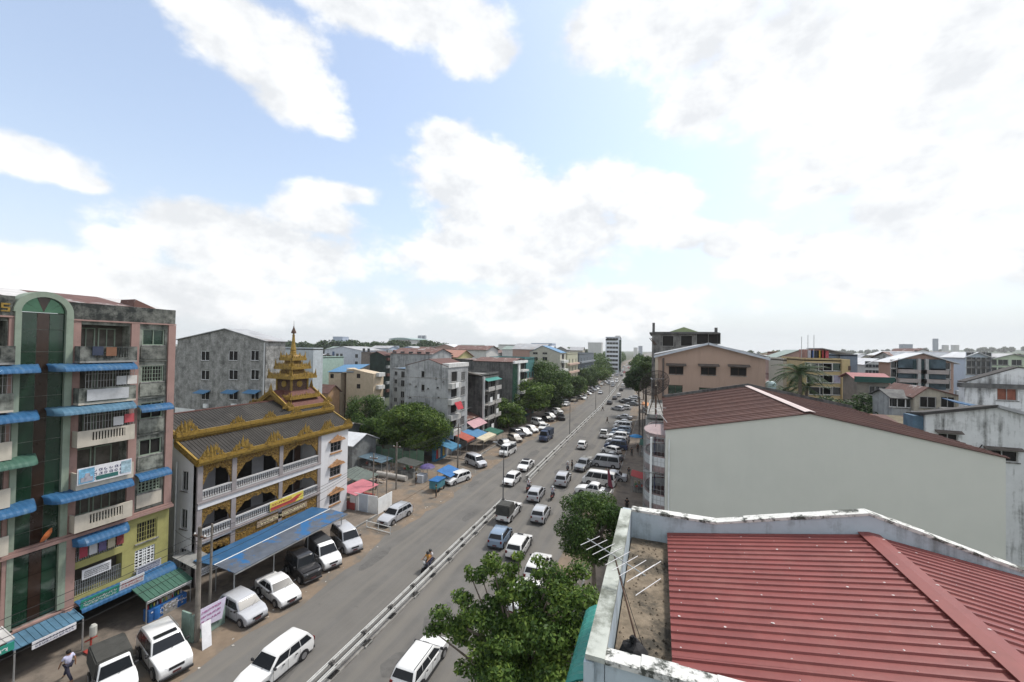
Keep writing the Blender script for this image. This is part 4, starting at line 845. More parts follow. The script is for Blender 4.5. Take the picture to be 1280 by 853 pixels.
# concrete slab block with green strip and white pillar
Yc = AX(641, 450, -36).y; xs = AY(618, 450, Yc).x
o = building('apartment_building', 'tall raw concrete slab block with dark green strip and white pillar on the street', 'apartment block', xs - 6, -36, Yc, Yc + 11, 16.0, DGREY, [('E', Yc + 8.3, z, 3.4, 2.0, 'dark', DARK) for z in (4.6, 7.8, 11.0, 14.0 - .2)], ('gableX', .9, REDTIN, .3))
MB().box(-36, Yc, .1, -35.85, Yc + 3.6, 15.6).build('green_strip', M('dark_green_glass', (.02, .06, .045), rough=.2, spec=.6), o)
MB().box(-36, Yc + 3.7, .1, -35.6, Yc + 5.0, 16.2).build('white_pillar', WHITE, o)
MB().box(-36, Yc, 15.6, -35.4, Yc + 11, 16.3).build('white_fascia', WHITE, o)
for z in (4.0, 7.2, 10.4, 13.2): MB().box(-36, Yc + 5.2, z, -35, Yc + 10.8, z + .5).build('balcony', OFFW, o)
def rowblock(name, label, cat, pa_, pb_, top, wall, roof, n=4, zs=(2, 5, 8, 11), bal=None, depth=11, simple=False, **k):
    """a block of the left street front, its street face running between two measured marks"""
    a = AX(pa_, 455, -36).y; c = AX(pb_, 455, -36).y
    o = building(name, label, cat, -36 - depth, -36, a, c, top, wall, grid('E', lin(a + .5, c - .5, n), zs, min(1.6, (c - a) / n * .55), 1.7, 'two') + grid('S', lin(-46, -37, 3), zs, 1.1, 1.3), roof, simple=simple, **k)
    if bal:
        for z in zs: MB().box(-36, a + .4, z - .9, -34.9, c - .4, z - .1).build('balcony', bal, o)
    return o
rowblock('apartment_building', 'teal-fronted narrow block between the concrete slab and the pale beige gable block', 'apartment block', 656, 668, 16.6, M('teal_plaster', (.06, .17, .17), var=.3), ('flat', CONC, .4), 3, bal=M('brown_balcony', (.16, .12, .10)))
Yp = AX(700, 450, -36).y; xs = AY(662, 455, Yp).x
o = building('apartment_building', 'broad pale grey-beige gable block with blue roof along the left street', 'apartment block', xs, -36, Yp, AX(707, 450, -36).y, hz(690, 441, Yp), PALEB, [('S', AY(px, py, Yp).x, AY(px, py, Yp).z, 2.0, 1.6, 'two') for px, py in ((669, 443), (681, 443), (669, 451.5), (681, 451.5))] + grid('E', [Yp + 5], (5, 8.5, 12, 15.5), 4, 2, 'dark', DARK), ('gableY', 2.6, TINBLUE, .3, .42))
for z in (4, 7.5, 11, 14.5): MB().box(-36, Yp + 1, z - .4, -34.6, Yp + 9, z + .6).build('balcony', OFFW, o)
o = rowblock('apartment_building', 'cream block with pinkish rounded balconies between beige and dark blocks', 'apartment block', 709, 722, 17.4, M('cream_green_plaster', (.40, .40, .30), var=.15), ('flat', CONC, .5), 3, (3, 6.5, 10, 13.5), M('pink_cream_balcony', (.45, .33, .27)))
rowblock('apartment_building', 'dark slate-blue concrete block farthest of the left street front', 'apartment block', 724, 742, 17.0, M('slate_concrete', (.12, .14, .16), var=.35), ('flat', CONC, .5), 5, (3, 6.5, 10, 13.5), M('slate_balcony', (.2, .22, .24)))
Yt = 330; xs, xe = rng_x(757, 774, Yt, 430)
o = building('office_tower', 'white office tower with banded windows rising above the far street trees', 'tower', xs, xe, Yt, Yt + 22, hz(765, 422, Yt), M('tower_white', (.66, .69, .74), rough=.6), grid('S', lin(xs + .8, xe - .8, 4), [3 + 3.4 * k for k in range(8)], 2.2, 1.7, 'two') + grid('E', lin(Yt + 2, Yt + 20, 4), [3 + 3.4 * k for k in range(8)], 2.4, 1.7, 'two'), ('flat', CONC, .5))
MB().box(xs, Yt - .3, hz(765, 424, Yt) - 1.2, xe - 2, Yt - .05, hz(765, 424, Yt)).build('dark_band', DARK, o); MB().box(xe - 3.5, Yt + 4, hz(765, 423, Yt), xe, Yt + 12, hz(765, 419.5, Yt)).build('stair_head', OFFW, o)
MB().box(xe - .02, Yt - .2, 0, xe + 1.6, Yt + 3, hz(775, 425, Yt)).build('glass_fin', GGLASS, o)
# skyline of the left
for (pa_, pb_, pt, Y, wall, lab) in ((416, 428, 421.5, 420, PALEBLUE, 'pale blue block with stair tower on the wooded rise at far left'), (522, 526, 420, 600, M('tower_grey', (.35, .38, .42)), 'slim grey tower, left of the pair on the skyline'), (526.6, 531, 420, 605, M('tower_grey', (.35, .38, .42)), 'slim grey tower, right of the pair on the skyline'), (623, 660, 432, 230, OFFW, 'long white block on the skyline behind the concrete slab'), (664, 690, 430, 330, PALEBLUE, 'pale blue-grey block peeping over the pale beige gable block'), (735, 752, 429, 420, OFFW, 'pale block in trees left of the white office tower')):
    x0, x1 = rng_x(pa_, pb_, Y, 430); h = hz((pa_ + pb_) / 2, pt, Y)
    building('far_building', lab, 'building', x0, x1, Y, Y + (x1 - x0) * .7, h, wall, grid('S', lin(x0, x1, max(2, int((x1 - x0) / 6))), [h - 4 - 4 * k for k in range(int(max(1, min(4, h / 4 - 1))))], 2.4, 2.0), ('flat', CONC, .6), simple=True)
x0, x1 = rng_x(487, 515, 480, 430); o = thing('hall', 'wide hall with shallow green domed roof on the wooded rise', 'hall', ((x0 + x1) / 2, 480, 0))
h = hz(500, 425, 480); MB().box(x0 + 2, 480, 0, x1 - 2, 520, h).build('wall', OFFW, o)
MB().prism([(x0, h)] + [(x0 + (x1 - x0) * k / 10, h + 3.2 * math.sin(math.pi * (.12 + .76 * k / 10))) for k in range(11)] + [(x1, h)], lambda p_, d: (p_[0], d, p_[1]), 478, 522).build('roof', M('pale_green_roof', (.28, .36, .35)), o)
for k in range(8): MB().box(x0 + 3 + k * (x1 - x0 - 6) / 8, 479.6, h - 4, x0 + 3 + (k + .6) * (x1 - x0 - 6) / 8, 479.95, h - 1).build('window', GLASS, o)
# ------------------------------------------------------------------ right: the near red-roofed building below the camera
PALEBLUEW = M('pale_blue_parapet', (.42, .49, .53), rough=.8, var=.08, dark=(.16, .18, .18), dscale=1.6, lo=.50, hi=.66, streak=.55)
CAPW = M('mossy_parapet_cap', (.40, .42, .38), rough=.9, var=.15, scale=2, dark=(.13, .14, .115), dscale=1.2, lo=.46, hi=.62)
CAPW2 = M('peeling_parapet_cap', (.56, .56, .53), rough=.9, var=.15, scale=5, dark=(.07, .075, .065), dscale=3.2, lo=.5, hi=.58)
REDROOF = M('red_painted_tin', (.19, .050, .044), rough=.45, var=.16, scale=1.6, dark=(.225, .076, .064), dscale=.9, lo=.50, hi=.72, spec=.35, bump=.15)
RIDGE = M('red_ridge_paint', (.195, .054, .047), rough=.5, var=.12, scale=2)
SEAL = M('white_sealant', (.60, .52, .50), rough=.8, var=.2, scale=20)
ROOT = M('dirt_gutter', (.18, .145, .105), rough=.97, var=.35, scale=3.5, dark=(.05, .045, .036), dscale=1.1, lo=.46, hi=.60, bump=.8)
nb = thing('red_roofed_building', 'near building with ribbed red tin roof and stained pale blue parapet below the viewpoint', 'building', (4, 9, 0))
NX0, NX1, NY0, NY1, XR = -.95, 10.3, 6.05, 12.05, 4.65
MB().box(NX0 + .02, NY0 + .02, -.2, NX1 - .02, NY1 - .02, 14.35).build('wall', PALEBLUEW, nb)
MB().box(NX0 + .27, NY0 + .3, 14.36, .30, NY1 - .25, 14.72).build('gutter_floor', ROOT, nb)
b = MB(); g = random.Random(2)
for k in range(160):
    x, y = NX0 + .3 + g.random() * .85, NY0 + .4 + g.random() * 5.2; s = .015 + g.random() * .03
    b.add([(x - s, y, 14.71), (x, y - s, 14.71), (x + s, y, 14.71), (x, y + s, 14.71), (x, y, 14.72 + s)], [(0, 1, 4), (1, 2, 4), (2, 3, 4), (3, 0, 4)])
o = b.build('rubble', ROOT, nb); o['kind'] = 'stuff'
# street-side parapet with its pale cap, pillar below
MB().box(NX0, NY0, 14.3, NX0 + .24, NY1, 15.42).build('parapet', PALEBLUEW, nb)
MB().box(NX0 - .03, NY0 - .06, 15.425, NX0 + .25, NY1 - .30, 15.50).build('parapet_cap', CAPW, nb)
MB().box(NX0 - .05, NY0 - .08, 8, NX0 + .10, NY0 + .22, 15.40).build('corner_pillar', PALEBLUEW, nb)
# far gable parapet
def far_z(x): return 15.50 if x < 1.45 else (15.50 + (x - 1.45) * .235 if x < XR else 16.25 - (x - XR) * .30)
xs_ = [NX0 + .25, 1.45, XR, NX1]
for a, c in zip(xs_[:-1], xs_[1:]):
    z0_, z1_ = far_z(a), far_z(c)
    MB().hexa([(a, NY1 - .24, 14.3), (c, NY1 - .24, 14.3), (c, NY1, 14.3), (a, NY1, 14.3), (a, NY1 - .24, z0_ - .07), (c, NY1 - .24, z1_ - .07), (c, NY1, z1_ - .07), (a, NY1, z0_ - .07)]).build('parapet', PALEBLUEW, nb)
    n = max(2, int((c - a) / .55)); q = MB()
    for k in range(n):
        u, v = a + (c - a) * k / n, a + (c - a) * (k + 1) / n; j = g.uniform(-.012, .012); e = .02 + g.uniform(-.012, .012)
        q.hexa([(u, NY1 - .24 - e, far_z(u) - .066), (v, NY1 - .24 - e, far_z(v) - .066), (v, NY1 + .03, far_z(v) - .066), (u, NY1 + .03, far_z(u) - .066), (u, NY1 - .24 - e, far_z(u) + j), (v, NY1 - .24 - e, far_z(v) + j), (v, NY1 + .03, far_z(v) + j), (u, NY1 + .03, far_z(u) + j)])
    q.build('parapet_cap', CAPW2, nb)
# near parapet
MB().box(NX0 + .25, NY0, 14.3, NX1, NY0 + .20, 15.40).build('parapet', PALEBLUEW, nb)
q = MB()
for k in range(22):
    u, v = NX0 + .25 + k * .5, NX0 + .25 + (k + 1) * .5; j = g.uniform(-.014, .014); q.box(u, NY0 - .04, 15.405, v, NY0 + .23 + j, 15.49 + j)
q.build('parapet_cap', CAPW2, nb)
# ribbed red sheets, one rib every 21 cm, laid side by side
def red_slope(xa, za, xb, zb):
    p = .212; y = NY0 + .26; prof = []
    sheets_ = 0
    while y < NY1 - .26:
        ye = min(y + p * 4, NY1 - .25); pts = []
        n = int(round((ye - y) / p)); n = max(1, n)
        for k in range(n): u = y + k * p; pts += [(u, 0), (u + .118, .002), (u + .135, .034), (u + .168, .036), (u + .188, .004)]
        pts.append((min(y + n * p + .02, NY1 - .25), 0)); dz = .008 * (sheets_ % 2); b = MB(); m_ = len(pts)
        nseg = 6; rows = []
        for i in range(nseg + 1):
            t = i / nseg; sag = -.006 * math.sin(t * math.pi) + g.uniform(-.002, .002)
            rows += [(xa + (xb - xa) * t, u, za + (zb - za) * t + dz + v + sag) for u, v in pts]
        b.add(rows, [(i * m_ + k, i * m_ + k + 1, (i + 1) * m_ + k + 1, (i + 1) * m_ + k) for i in range(nseg) for k in range(m_ - 1)])
        b.add([(x, u, z - .012) for x, u, z in rows], [(i * m_ + k, (i + 1) * m_ + k, (i + 1) * m_ + k + 1, i * m_ + k + 1) for i in range(nseg) for k in range(m_ - 1)])
        b.build('roof_sheet', REDROOF, nb); y += n * p; sheets_ += 1
red_slope(.24, 14.98, XR, 15.72); red_slope(NX1 - .3, 14.85, XR, 15.72)
MB().slab((XR, NY0 + .22, 15.80), (XR, NY1 - .22, 15.80), (XR - .21, NY1 - .22, 15.768), (XR - .21, NY0 + .22, 15.768), .02).slab((XR, NY0 + .22, 15.80), (XR, NY1 - .22, 15.80), (XR + .21, NY1 - .22, 15.768), (XR + .21, NY0 + .22, 15.768), .02).build('ridge_cap', RIDGE, nb)
b = MB()
def blob(x, y, z, s, q):
    k = 7; b.add([(x + math.cos(6.283 * i / k) * s * g.uniform(.7, 1.3), y + math.sin(6.283 * i / k) * s * g.uniform(.55, 1.0), z) for i in range(k)] + [(x, y, z + .012)], [(i, (i + 1) % k, k) for i in range(k)])
for row, fx in enumerate((.04, .22, .42, .60, .80, .95)):
    for k in range(13):
        y = NY0 + .27 + .151 + .424 * k + (.212 if row % 2 else 0)
        if y > NY1 - .3 or g.random() < .12: continue
        x = .24 + (XR - .4 - .24) * fx + g.uniform(-.06, .06); z = 14.98 + (15.72 - 14.98) * (x - .24) / (XR - .24) + .038
        blob(x, y, z, g.choice((.010, .013, .018, .028)), 0)
        x = NX1 - .3 - (NX1 - .3 - XR - .4) * fx; z = 14.85 + (15.72 - 14.85) * (NX1 - .3 - x) / (NX1 - .3 - XR) + .038
        blob(x, y, z, g.choice((.010, .014, .02, .026)), 0)
for k in range(9): blob(XR + g.choice((-.15, .16)), NY0 + .5 + k * .62, 15.782, .025, 0)
o = b.build('sealant_dabs', SEAL, nb); o.name = 'sealant'; o['kind'] = 'stuff'
MB().slab((NX0 - .05, 9.9, 12.1), (NX0 - .05, 12.0, 12.1), (NX0 - .75, 12.0, 11.7), (NX0 - .75, 9.9, 11.7), .05).build('awning', TEAL, nb)
awning(nb, 'W', NX0 - .02, 9.2, 12.0, 12.6, 1.0, .5, TEAL, round_ends=False)
# television aerials
def aerial(label, base, tip, heading, n, size, lean=0):
    o = thing('television_aerial', label, 'aerial', base); b0, t0 = Vector(base), Vector(tip)
    MB().tube(b0, t0, .018, .014).build('mast', RUST, o)
    d = Vector((math.cos(heading), math.sin(heading), .12)).normalized(); s = Vector((-math.sin(heading), math.cos(heading), 0))
    MB().tube(t0 - d * size * .5, t0 + d * size * .5, .011).build('boom', STEEL, o)
    for k in range(n):
        t = -.5 + (k + .5) / n; c = t0 + d * size * t; w_ = size * (.34 - .12 * (t + .5)); MB().tube(c - s * w_, c + s * w_, .006, n=4).build('element', M('white_aluminium', (.62, .62, .62), rough=.4), o)
    for k in (-1, 1):
        c = t0 - d * size * .55 + Vector((0, 0, .16 * k)); MB().tube(c - s * size * .3, c + s * size * .3, .007, n=4).build('reflector', M('white_aluminium', (.62, .62, .62), rough=.4), o)
    MB().path([t0, t0 + Vector((.06, .03, -.2)), b0 + (t0 - b0) * .4 + Vector((.05, 0, 0)), b0 + Vector((.1, 0, .02))], .006).build('cable', BLACK, o)
    return o
tp = AX(768, 695, -.78)
aerial('leaning television aerial on a thin dark mast in the gutter of the red roof', (-.25, 7.3, 14.72), (tp.x, tp.y, tp.z), R(150), 8, 1.35)
tr = thing('soot_lump', 'crumpled black soot bag in the corner of the red roof gutter', 'lump', (-.4, 6.8, 14.72))  # black lump modelled in place of the gutter's dark soot patch
b = MB(); b.lathe([(.02, 0), (.2, .02), (.25, .12), (.17, .26), (.06, .32), (.03, .42)], (-.36, 7.15, 14.72), n=9).lathe([(.02, 0), (.16, .02), (.2, .1), (.12, .2), (.03, .25)], (-.12, 6.95, 14.72), n=9); b.v = [(x + g.uniform(-.04, .04), y + g.uniform(-.04, .04), z + g.uniform(0, .03)) for x, y, z in b.v]; b.build('lump', BLACK, tr)

# ------------------------------------------------------------------ right: big plain gable wall with brown roof
GW = M('plain_grey_green_wall', (.64, .635, .57), rough=.85, var=.03, scale=.12, dark=(.53, .535, .48), dscale=.12, lo=.42, hi=.72, amt=.8, streak=.12)
RY0, RY1, RX0, RX1 = 31.0, 50.3, .45, 18.4
wb = thing('gable_building', 'large building with plain pale grey-green gable wall and rust-brown roof beside the road', 'building', (9.4, 40, 0))
w_ = MB(); w_.face('S', RY0, RX0, RX1, -.2, 14.25).face('N', RY1, RX0, RX1, -.2, 14.25).face('E', RX1, RY0, RY1, -.2, 14.25)
xr = 9.12
for y in (RY0, RY1): w_.add([(RX0, y, 14.25), (RX1, y, 14.25), (xr, y, 16.05)], [(0, 1, 2)])
w_.build('wall', GW, wb)
MB().face('W', RX0, RY0, RY1, -.2, 14.25, [(a, a + 3.2, z, z + 2.2) for z in (2.9, 5.6, 8.4, 11.2) for a in (RY0 + .9, RY0 + 5.6, RY0 + 10.2, RY0 + 14.8)], .5).build('street_front', WHITE, wb)
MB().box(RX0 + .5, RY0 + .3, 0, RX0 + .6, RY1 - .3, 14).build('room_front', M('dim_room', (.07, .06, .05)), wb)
roof_gable(wb, RX0, RX1, RY0, RY1, 14.25, 1.8, TINB, 'Y', .12, (xr - RX0) / (RX1 - RX0), panels=18, cap=M('pale_pink_ridge', (.50, .42, .40), var=.12))
MB().box(RX0 - .15, RY1 - .02, 14.1, RX0 + .1, RY1 + .2, 14.5).build('rear_fascia', RUST, wb)
q = MB().slab((RX0 - .1, RY1 + .12, 14.62), (xr, RY1 + .12, 16.42), (xr, RY1 + .28, 16.42), (RX0 - .1, RY1 + .28, 14.62), .3).slab((xr, RY1 + .12, 16.42), (RX1 + .1, RY1 + .12, 14.62), (RX1 + .1, RY1 + .28, 14.62), (xr, RY1 + .28, 16.42), .3); q.build('rear_parapet', DGREY, wb)
MB().tube((RX0 + .25, RY0 - .06, 5), (RX0 + .25, RY0 - .06, 13.6), .05).build('drain_pipe', WHITE, wb)
TILEW = M('white_tiled_parapet', (.58, .59, .60), rough=.4, var=.08, scale=6); TILEP = M('mauve_tiled_band', (.27, .20, .195), rough=.5, var=.2, scale=6)
laun = [(.03, .03, .05), (.06, .08, .16), (.35, .1, .1), (.45, .45, .45), (.10, .04, .08), (.2, .2, .3), (.3, .05, .1)]
for zi, z in enumerate((2.75, 5.5, 8.3, 11.1)):
    bl = MB(); A = [(RX0, RY0 + .25)] + [(RX0 - 1.55 * math.sin(t) ** .6, RY0 + .4 + 4.4 * (1 - math.cos(t)) / 2 * 1.0) for t in [math.pi * k / 10 for k in range(1, 10)]] + [(RX0, RY0 + 4.9)]
    for off in (0, 5.2, 10.4):
        A2 = [(x, y + off) for x, y in A]
        bal = MB().prism(A2, lambda p_, d: (p_[0], p_[1], d), z - .12, z + .02).build('balcony', TILEP, wb)
        for (za, zb_, mt, nm) in ((z + .02, z + .34, TILEP, 'lower_band'), (z + .34, z + .98, TILEW, 'parapet'), (z + .98, z + 1.08, TILEP, 'rail')):
            q = MB()
            for (x0_, y0_), (x1_, y1_) in zip(A2[:-1], A2[1:]): q.slab((x0_, y0_, zb_), (x1_, y1_, zb_), (x1_ + .1, y1_, zb_), (x0_ + .1, y0_, zb_), zb_ - za)
            q.build(nm, mt, bal)
        if off < 6:
            q = MB()
            for k in range(len(A2) - 1):
                for s in range(3):
                    t = s / 3; x = A2[k][0] * (1 - t) + A2[k + 1][0] * t; y = A2[k][1] * (1 - t) + A2[k + 1][1] * t; q.tube((x - .03, y, z - .1), (x - .03, y, z + 2.7), .014, n=4, cap=False)
            for zz in (.3, .65, 1.4, 2.0): q.path([(x - .03, y, z + zz) for x, y in A2], .012, n=4)
            q.build('cage', FRAME, bal)
        if zi in (1, 2, 3):
            for k in range(6): MB().box(RX0 - .75, RY0 + .9 + off + k * .55, z + 1.15, RX0 - .71, RY0 + 1.3 + off + k * .55, z + 2.1).build('laundry', M('hung_cloth_%d' % (k % 7), laun[(k + zi) % 7], rough=.9), bal)
    MB().box(RX0 - 1.5, RY0 + .2, z - .14, RX0, RY0 + 16.2, z - .125).build('floor_slab', CONC, wb)
for y in (RY0 + .35, RY0 + 5.4): MB().box(RX0 - 1.05, y, 8.3, RX0 - .9, y + .15, 13.5).build('balcony_post', WHITE, wb)
MB().box(RX0 - 1.5, RY0 + .8, 6.7, RX0 - 1.44, RY0 + 2.6, 8.1).build('blue_panel', M('deep_blue_panel', (.02, .05, .14), rough=.5), wb)
MB().box(RX0 - 1.62, RY0 + 5.6, 9.5, RX0 - 1.56, RY0 + 7.6, 11.0).build('blue_panel', M('slate_blue_panel', (.08, .14, .2), rough=.5), wb)
q = MB().prism([(x, y) for x, y in A], lambda p_, d: (p_[0], p_[1], d), 13.55, 13.75).build('top_hood', TILEP, wb)
# concrete flat-roofed block behind it with the big mesh dish
o = building('concrete_building', 'low concrete block hidden between the brown roof and the tan gable building', 'building', -1.4, 16, 50.9, 66, 11.8, CONC, grid('W', lin(52, 65, 3), (2, 5, 8), 2.6, 1.8, 'two'), ('flat', CONC, .4))
c = AY(820, 482, 53)
ds = thing('satellite_dish', 'large rusty mesh satellite dish on a post beside the road behind the brown roof', 'satellite dish', (c.x, 53, 11.8))
R_ = 1.85; M0 = Matrix.Translation(c) @ Matrix.Rotation(R(-28), 4, 'Z') @ Matrix.Rotation(R(52), 4, 'X')
zf = lambda r: .30 * (r / R_) ** 2 * 1.9
ms = MB(M0)
for k in range(20): t = 2 * math.pi * k / 20; ms.path([(r * math.cos(t), r * math.sin(t), zf(r)) for r in (0.15, .5, .95, 1.4, R_)], .022, n=4)
for r in (.15, .5, .95, 1.4, R_): ms.path([(r * math.cos(2 * math.pi * k / 28), r * math.sin(2 * math.pi * k / 28), zf(r)) for k in range(29)], .025 if r < R_ else .04, n=4)
ms.build('rib_frame', M('dark_dish_iron', (.035, .026, .022), rough=.8), ds)
fine = MB(M0)
for i in range(18):
    r = .25 + i * .09; fine.path([(r * math.cos(2 * math.pi * k / 24), r * math.sin(2 * math.pi * k / 24), zf(r)) for k in range(25)], .016, n=3)
for k in range(60): t = 2 * math.pi * k / 60; fine.tube((.3 * math.cos(t), .3 * math.sin(t), zf(.3)), (R_ * math.cos(t), R_ * math.sin(t), zf(R_)), .014, n=3)
fine.build('wire_mesh', M('dark_dish_iron', (.035, .026, .022), rough=.8), ds)
MB(M0).tube((.9, .9, zf(1.27)), (0, 0, 1.35), .02).tube((-.9, .9, zf(1.27)), (0, 0, 1.35), .02).tube((0, -1.27, zf(1.27)), (0, 0, 1.35), .02).tube((0, 0, 1.25), (0, 0, 1.5), .09).build('feed_horn', STEEL, ds)
MB().tube((c.x, 53.4, 11.8), (c.x, 53.35, c.z - .1), .11).tube((c.x - .9, 54, 11.8), (c.x, 53.35, c.z - .8), .05).tube((c.x + .9, 54, 11.8), (c.x, 53.35, c.z - .8), .05).build('post', RUST, ds)
p = AY(820, 511, 33.5)
aerial('white television aerial on the front corner of the rust-brown roof', (p.x + .0, 33.6, 13.9), (p.x, 33.5, p.z), R(15), 5, 1.6)
MB().tube((p.x, 33.55, p.z), (p.x + .9, 33.7, 14.2), .03).build('stay', WHITE, bpy.data.objects['television_aerial.001'])

# ------------------------------------------------------------------ right: tan gable building and the blocks behind
TAN = M('tan_pink_plaster', (.385, .275, .215), rough=.85, var=.07, scale=.3, dark=(.30, .215, .17), dscale=.3, lo=.52, hi=.72, streak=.6)
Y = 70; x0 = -.45; x1 = AY(957, 450, Y).x; xr_ = AY(885, 430, Y).x
wv = [('S', AY(px, py, Y).x, AY(px, py, Y).z, 2.2, 1.25, 'two', DARK) for px, py in ((845, 468), (885.5, 469), (923, 470))]
wv += [('S', AY(844, 493, Y).x, AY(844, 493, Y).z, 2.2, 1.5, 'two', GGLASS), ('S', AY(884, 496, Y).x, AY(884, 496, Y).z, 2.4, 1.4, 'two', GGLASS)]
tb = building('gable_building', 'tan-pink gable building with three hooded dark windows under a shallow roof', 'building', x0, x1, Y, Y + 24, 19.2, TAN, wv + grid('W', lin(Y + 1, Y + 23, 5), (3, 6.5, 10, 13.5), 2.4, 1.8), ('gableY', 1.8, TIN, .5, (xr_ - x0) / (x1 - x0)), fm=RUST)
for w in wv[:3]:
    MB().slab((w[1] - 1.5, Y, w[2] + 1.75), (w[1] + 1.5, Y, w[2] + 1.75), (w[1] + 1.5, Y - .9, w[2] + 1.45), (w[1] - 1.5, Y - .9, w[2] + 1.45), .08).build('window_hood', M('dark_hood', (.10, .085, .075), var=.3), tb)
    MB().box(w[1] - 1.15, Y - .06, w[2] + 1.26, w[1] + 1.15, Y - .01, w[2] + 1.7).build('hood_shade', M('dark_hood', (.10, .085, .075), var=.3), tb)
MB().box(x0 - .25, Y - .3, 8, x0 + .2, Y + .2, 19.3).build('corner_pillar', M('cream_corner', (.45, .38, .30), var=.1), tb)
MB().tube((x0 + 1.0, Y - .12, 8), (x0 + 1.0, Y - .12, 18.6), .16).build('drain_pipe', M('dark_pipe', (.12, .10, .09)), tb)
for s, (xa, xb) in enumerate(((x0, xr_), (xr_, x1))):
    za, zb_ = (19.0, 21.25) if s == 0 else (21.25, 19.0)
    MB().slab((xa - (.5 if s == 0 else 0), Y - .75, za - .05), (xb + (.5 if s else 0), Y - .75, zb_ - .05), (xb + (.5 if s else 0), Y - .55, zb_ - .05), (xa - (.5 if s == 0 else 0), Y - .55, za - .05), .32).build('verge_board', M('pale_blue_grey_board', (.48, .51, .55)), tb)
o = thing('water_tank', 'pale blue-green water tank on the right corner of the tan gable building', 'tank', (x1 + .6, Y + 2, 0)); MB().lathe([(.05, 0), (.75, .02), (.78, 1.5), (.6, 1.75), (.2, 1.85)], (x1 + .9, Y + 1, AY(955, 492, Y).z), n=14).build('tank', M('pale_aqua', (.36, .46, .46), rough=.4), o)
MB().box(x1 + .2, Y + .3, 0, x1 + 1.7, Y + 1.8, AY(955, 492, Y).z).build('tower_base', CONC, o)
Y = 105; x0, x1 = rng_x(815, 897, Y, 425); zt = hz(855, 415, Y)
o = building('concrete_building', 'unfinished dark concrete top with square openings and green gable behind the tan building', 'building', x0, x1, Y, Y + 18, zt - .3, M('unfinished_concrete', (.20, .20, .19), var=.25, dark=(.06, .06, .06), dscale=.4, lo=.44, hi=.6, streak=.3), [('S', AY(px, py, Y).x, AY(px, py, Y).z, 2.6, 2.6, 'dark', DARK) for px, py in ((835, 433), (858, 433), (878, 431), (893, 430))], ('flat', CONC, .3))
MB().box(x0 - .6, Y - .8, zt - .5, x1 + .3, Y + 19, zt - .15).build('top_slab', DGREY, o)
xa, xb = rng_x(836, 874, Y + 2, 414); MB().prism([(xa, zt + .02), (xb, zt + .02), ((xa + xb) / 2, hz(854, 409, Y + 2))], lambda p_, d: (p_[0], d, p_[1]), Y + 2, Y + 16).build('green_gable_roof', M('pale_green_gable', (.28, .33, .18)), o)
for px in (817, 895): p = AY(px, 414, Y); MB().box(p.x - .3, Y - .3, zt - .1, p.x + .3, Y + .3, zt + (2.2 if px < 850 else 1.0)).build('column_stub', DGREY, o)
for k, px in enumerate((812, 814)): p = AY(px, 426, Y); MB().tube((p.x + 1.2, Y - .2, p.z - 1), (p.x, Y - .6, p.z + .6), .1).build('reinforcing_bar', RUST, o)
# yellow block with clutter on its roof
YELB = M('ochre_cream_plaster', (.47, .37, .20), rough=.85, dark=(.32, .26, .15), dscale=.3, lo=.52, hi=.7, streak=.5)
Y = 90; x0, x1 = rng_x(1003, 1051, Y); xs2 = AY(1061, 470, Y).x; ht = hz(1025, 450, Y)
yw = [('S', AY(px, py, Y).x, AY(px, py, Y).z, wd, 1.5, st, pn) for px, py, wd, st, pn in ((1010, 463, 1.0, 'two', GLASS), (1023.5, 464, 4.2, 'two', GLASS), (1041, 464, 3.0, 'two', GGLASS), (1025, 479, 4.2, 'two', GLASS), (1041, 479, 3.0, 'two', M('lilac_curtain', (.35, .33, .42), var=.3)), (1041, 494, 3.0, 'two', GLASS), (1025, 494, 3.5, 'two', GLASS))]
o = building('apartment_building', 'ochre-cream block with long window bands and roof clutter behind the palm', 'apartment block', x0, x1, Y, Y + 14, ht, YELB, yw, ('flat', CONC, .3), fm=WHITE)
MB().box(x1 + .01, Y - .5, 0, xs2, Y + 5, ht + .2).build('stair_tower', YELB, o)
for k in range(7): z = ht - 1 - k * 1.3; MB().box(x1 + .9, Y - .56, z - .8, x1 + 1.3, Y - .51, z).build('vent', RUST, o)
x0b, x1b = rng_x(1009, 1033, Y + 4, 445); hb_ = hz(1020, 437, Y + 4)
MB().box(x0b, Y + 4, ht, x1b, Y + 9, hb_).build('roof_shed', M('patchwork_shed', (.30, .16, .13), var=.5, scale=1.2), o)
for k in range(6): x = x0b + (x1b - x0b) * (k + .1) / 6; MB().box(x, Y + 3.9, ht + .3, x + .8, Y + 3.96, hb_ - .2).build('laundry', M('roof_cloth_%d' % k, [(.4, .4, .45), (.06, .12, .35), (.05, .05, .06), (.5, .3, .05), (.45, .05, .05), (.5, .1, .12)][k]), o)
MB().slab((x1b - 1, Y + 3, hb_ + .3), (xs2 + 2, Y + 3, hb_ - .8), (xs2 + 2, Y + 12, hb_ - .8), (x1b - 1, Y + 12, hb_ + .3), .12).build('shed_roof', TIN, o)
for k, px in enumerate((1002, 1010, 1017.5)):
    p = AY(px, 419 if k else 421, Y + 3); MB().tube((p.x, Y + 3, ht), (p.x, Y + 3, p.z), .05, n=5).build('aerial_pole', STEEL, o)
x0, x1 = rng_x(979, 1003, 100, 450); building('apartment_building', 'cream rounded block edge left of the ochre block behind palm fronds', 'apartment block', x0, x1, 100, 112, hz(990, 450, 100), M('cream_plaster_far', (.48, .45, .38)), grid('S', lin(x0, x1, 3), (9, 13), 1.2, 1.6), ('flat', CONC, .3), simple=True)
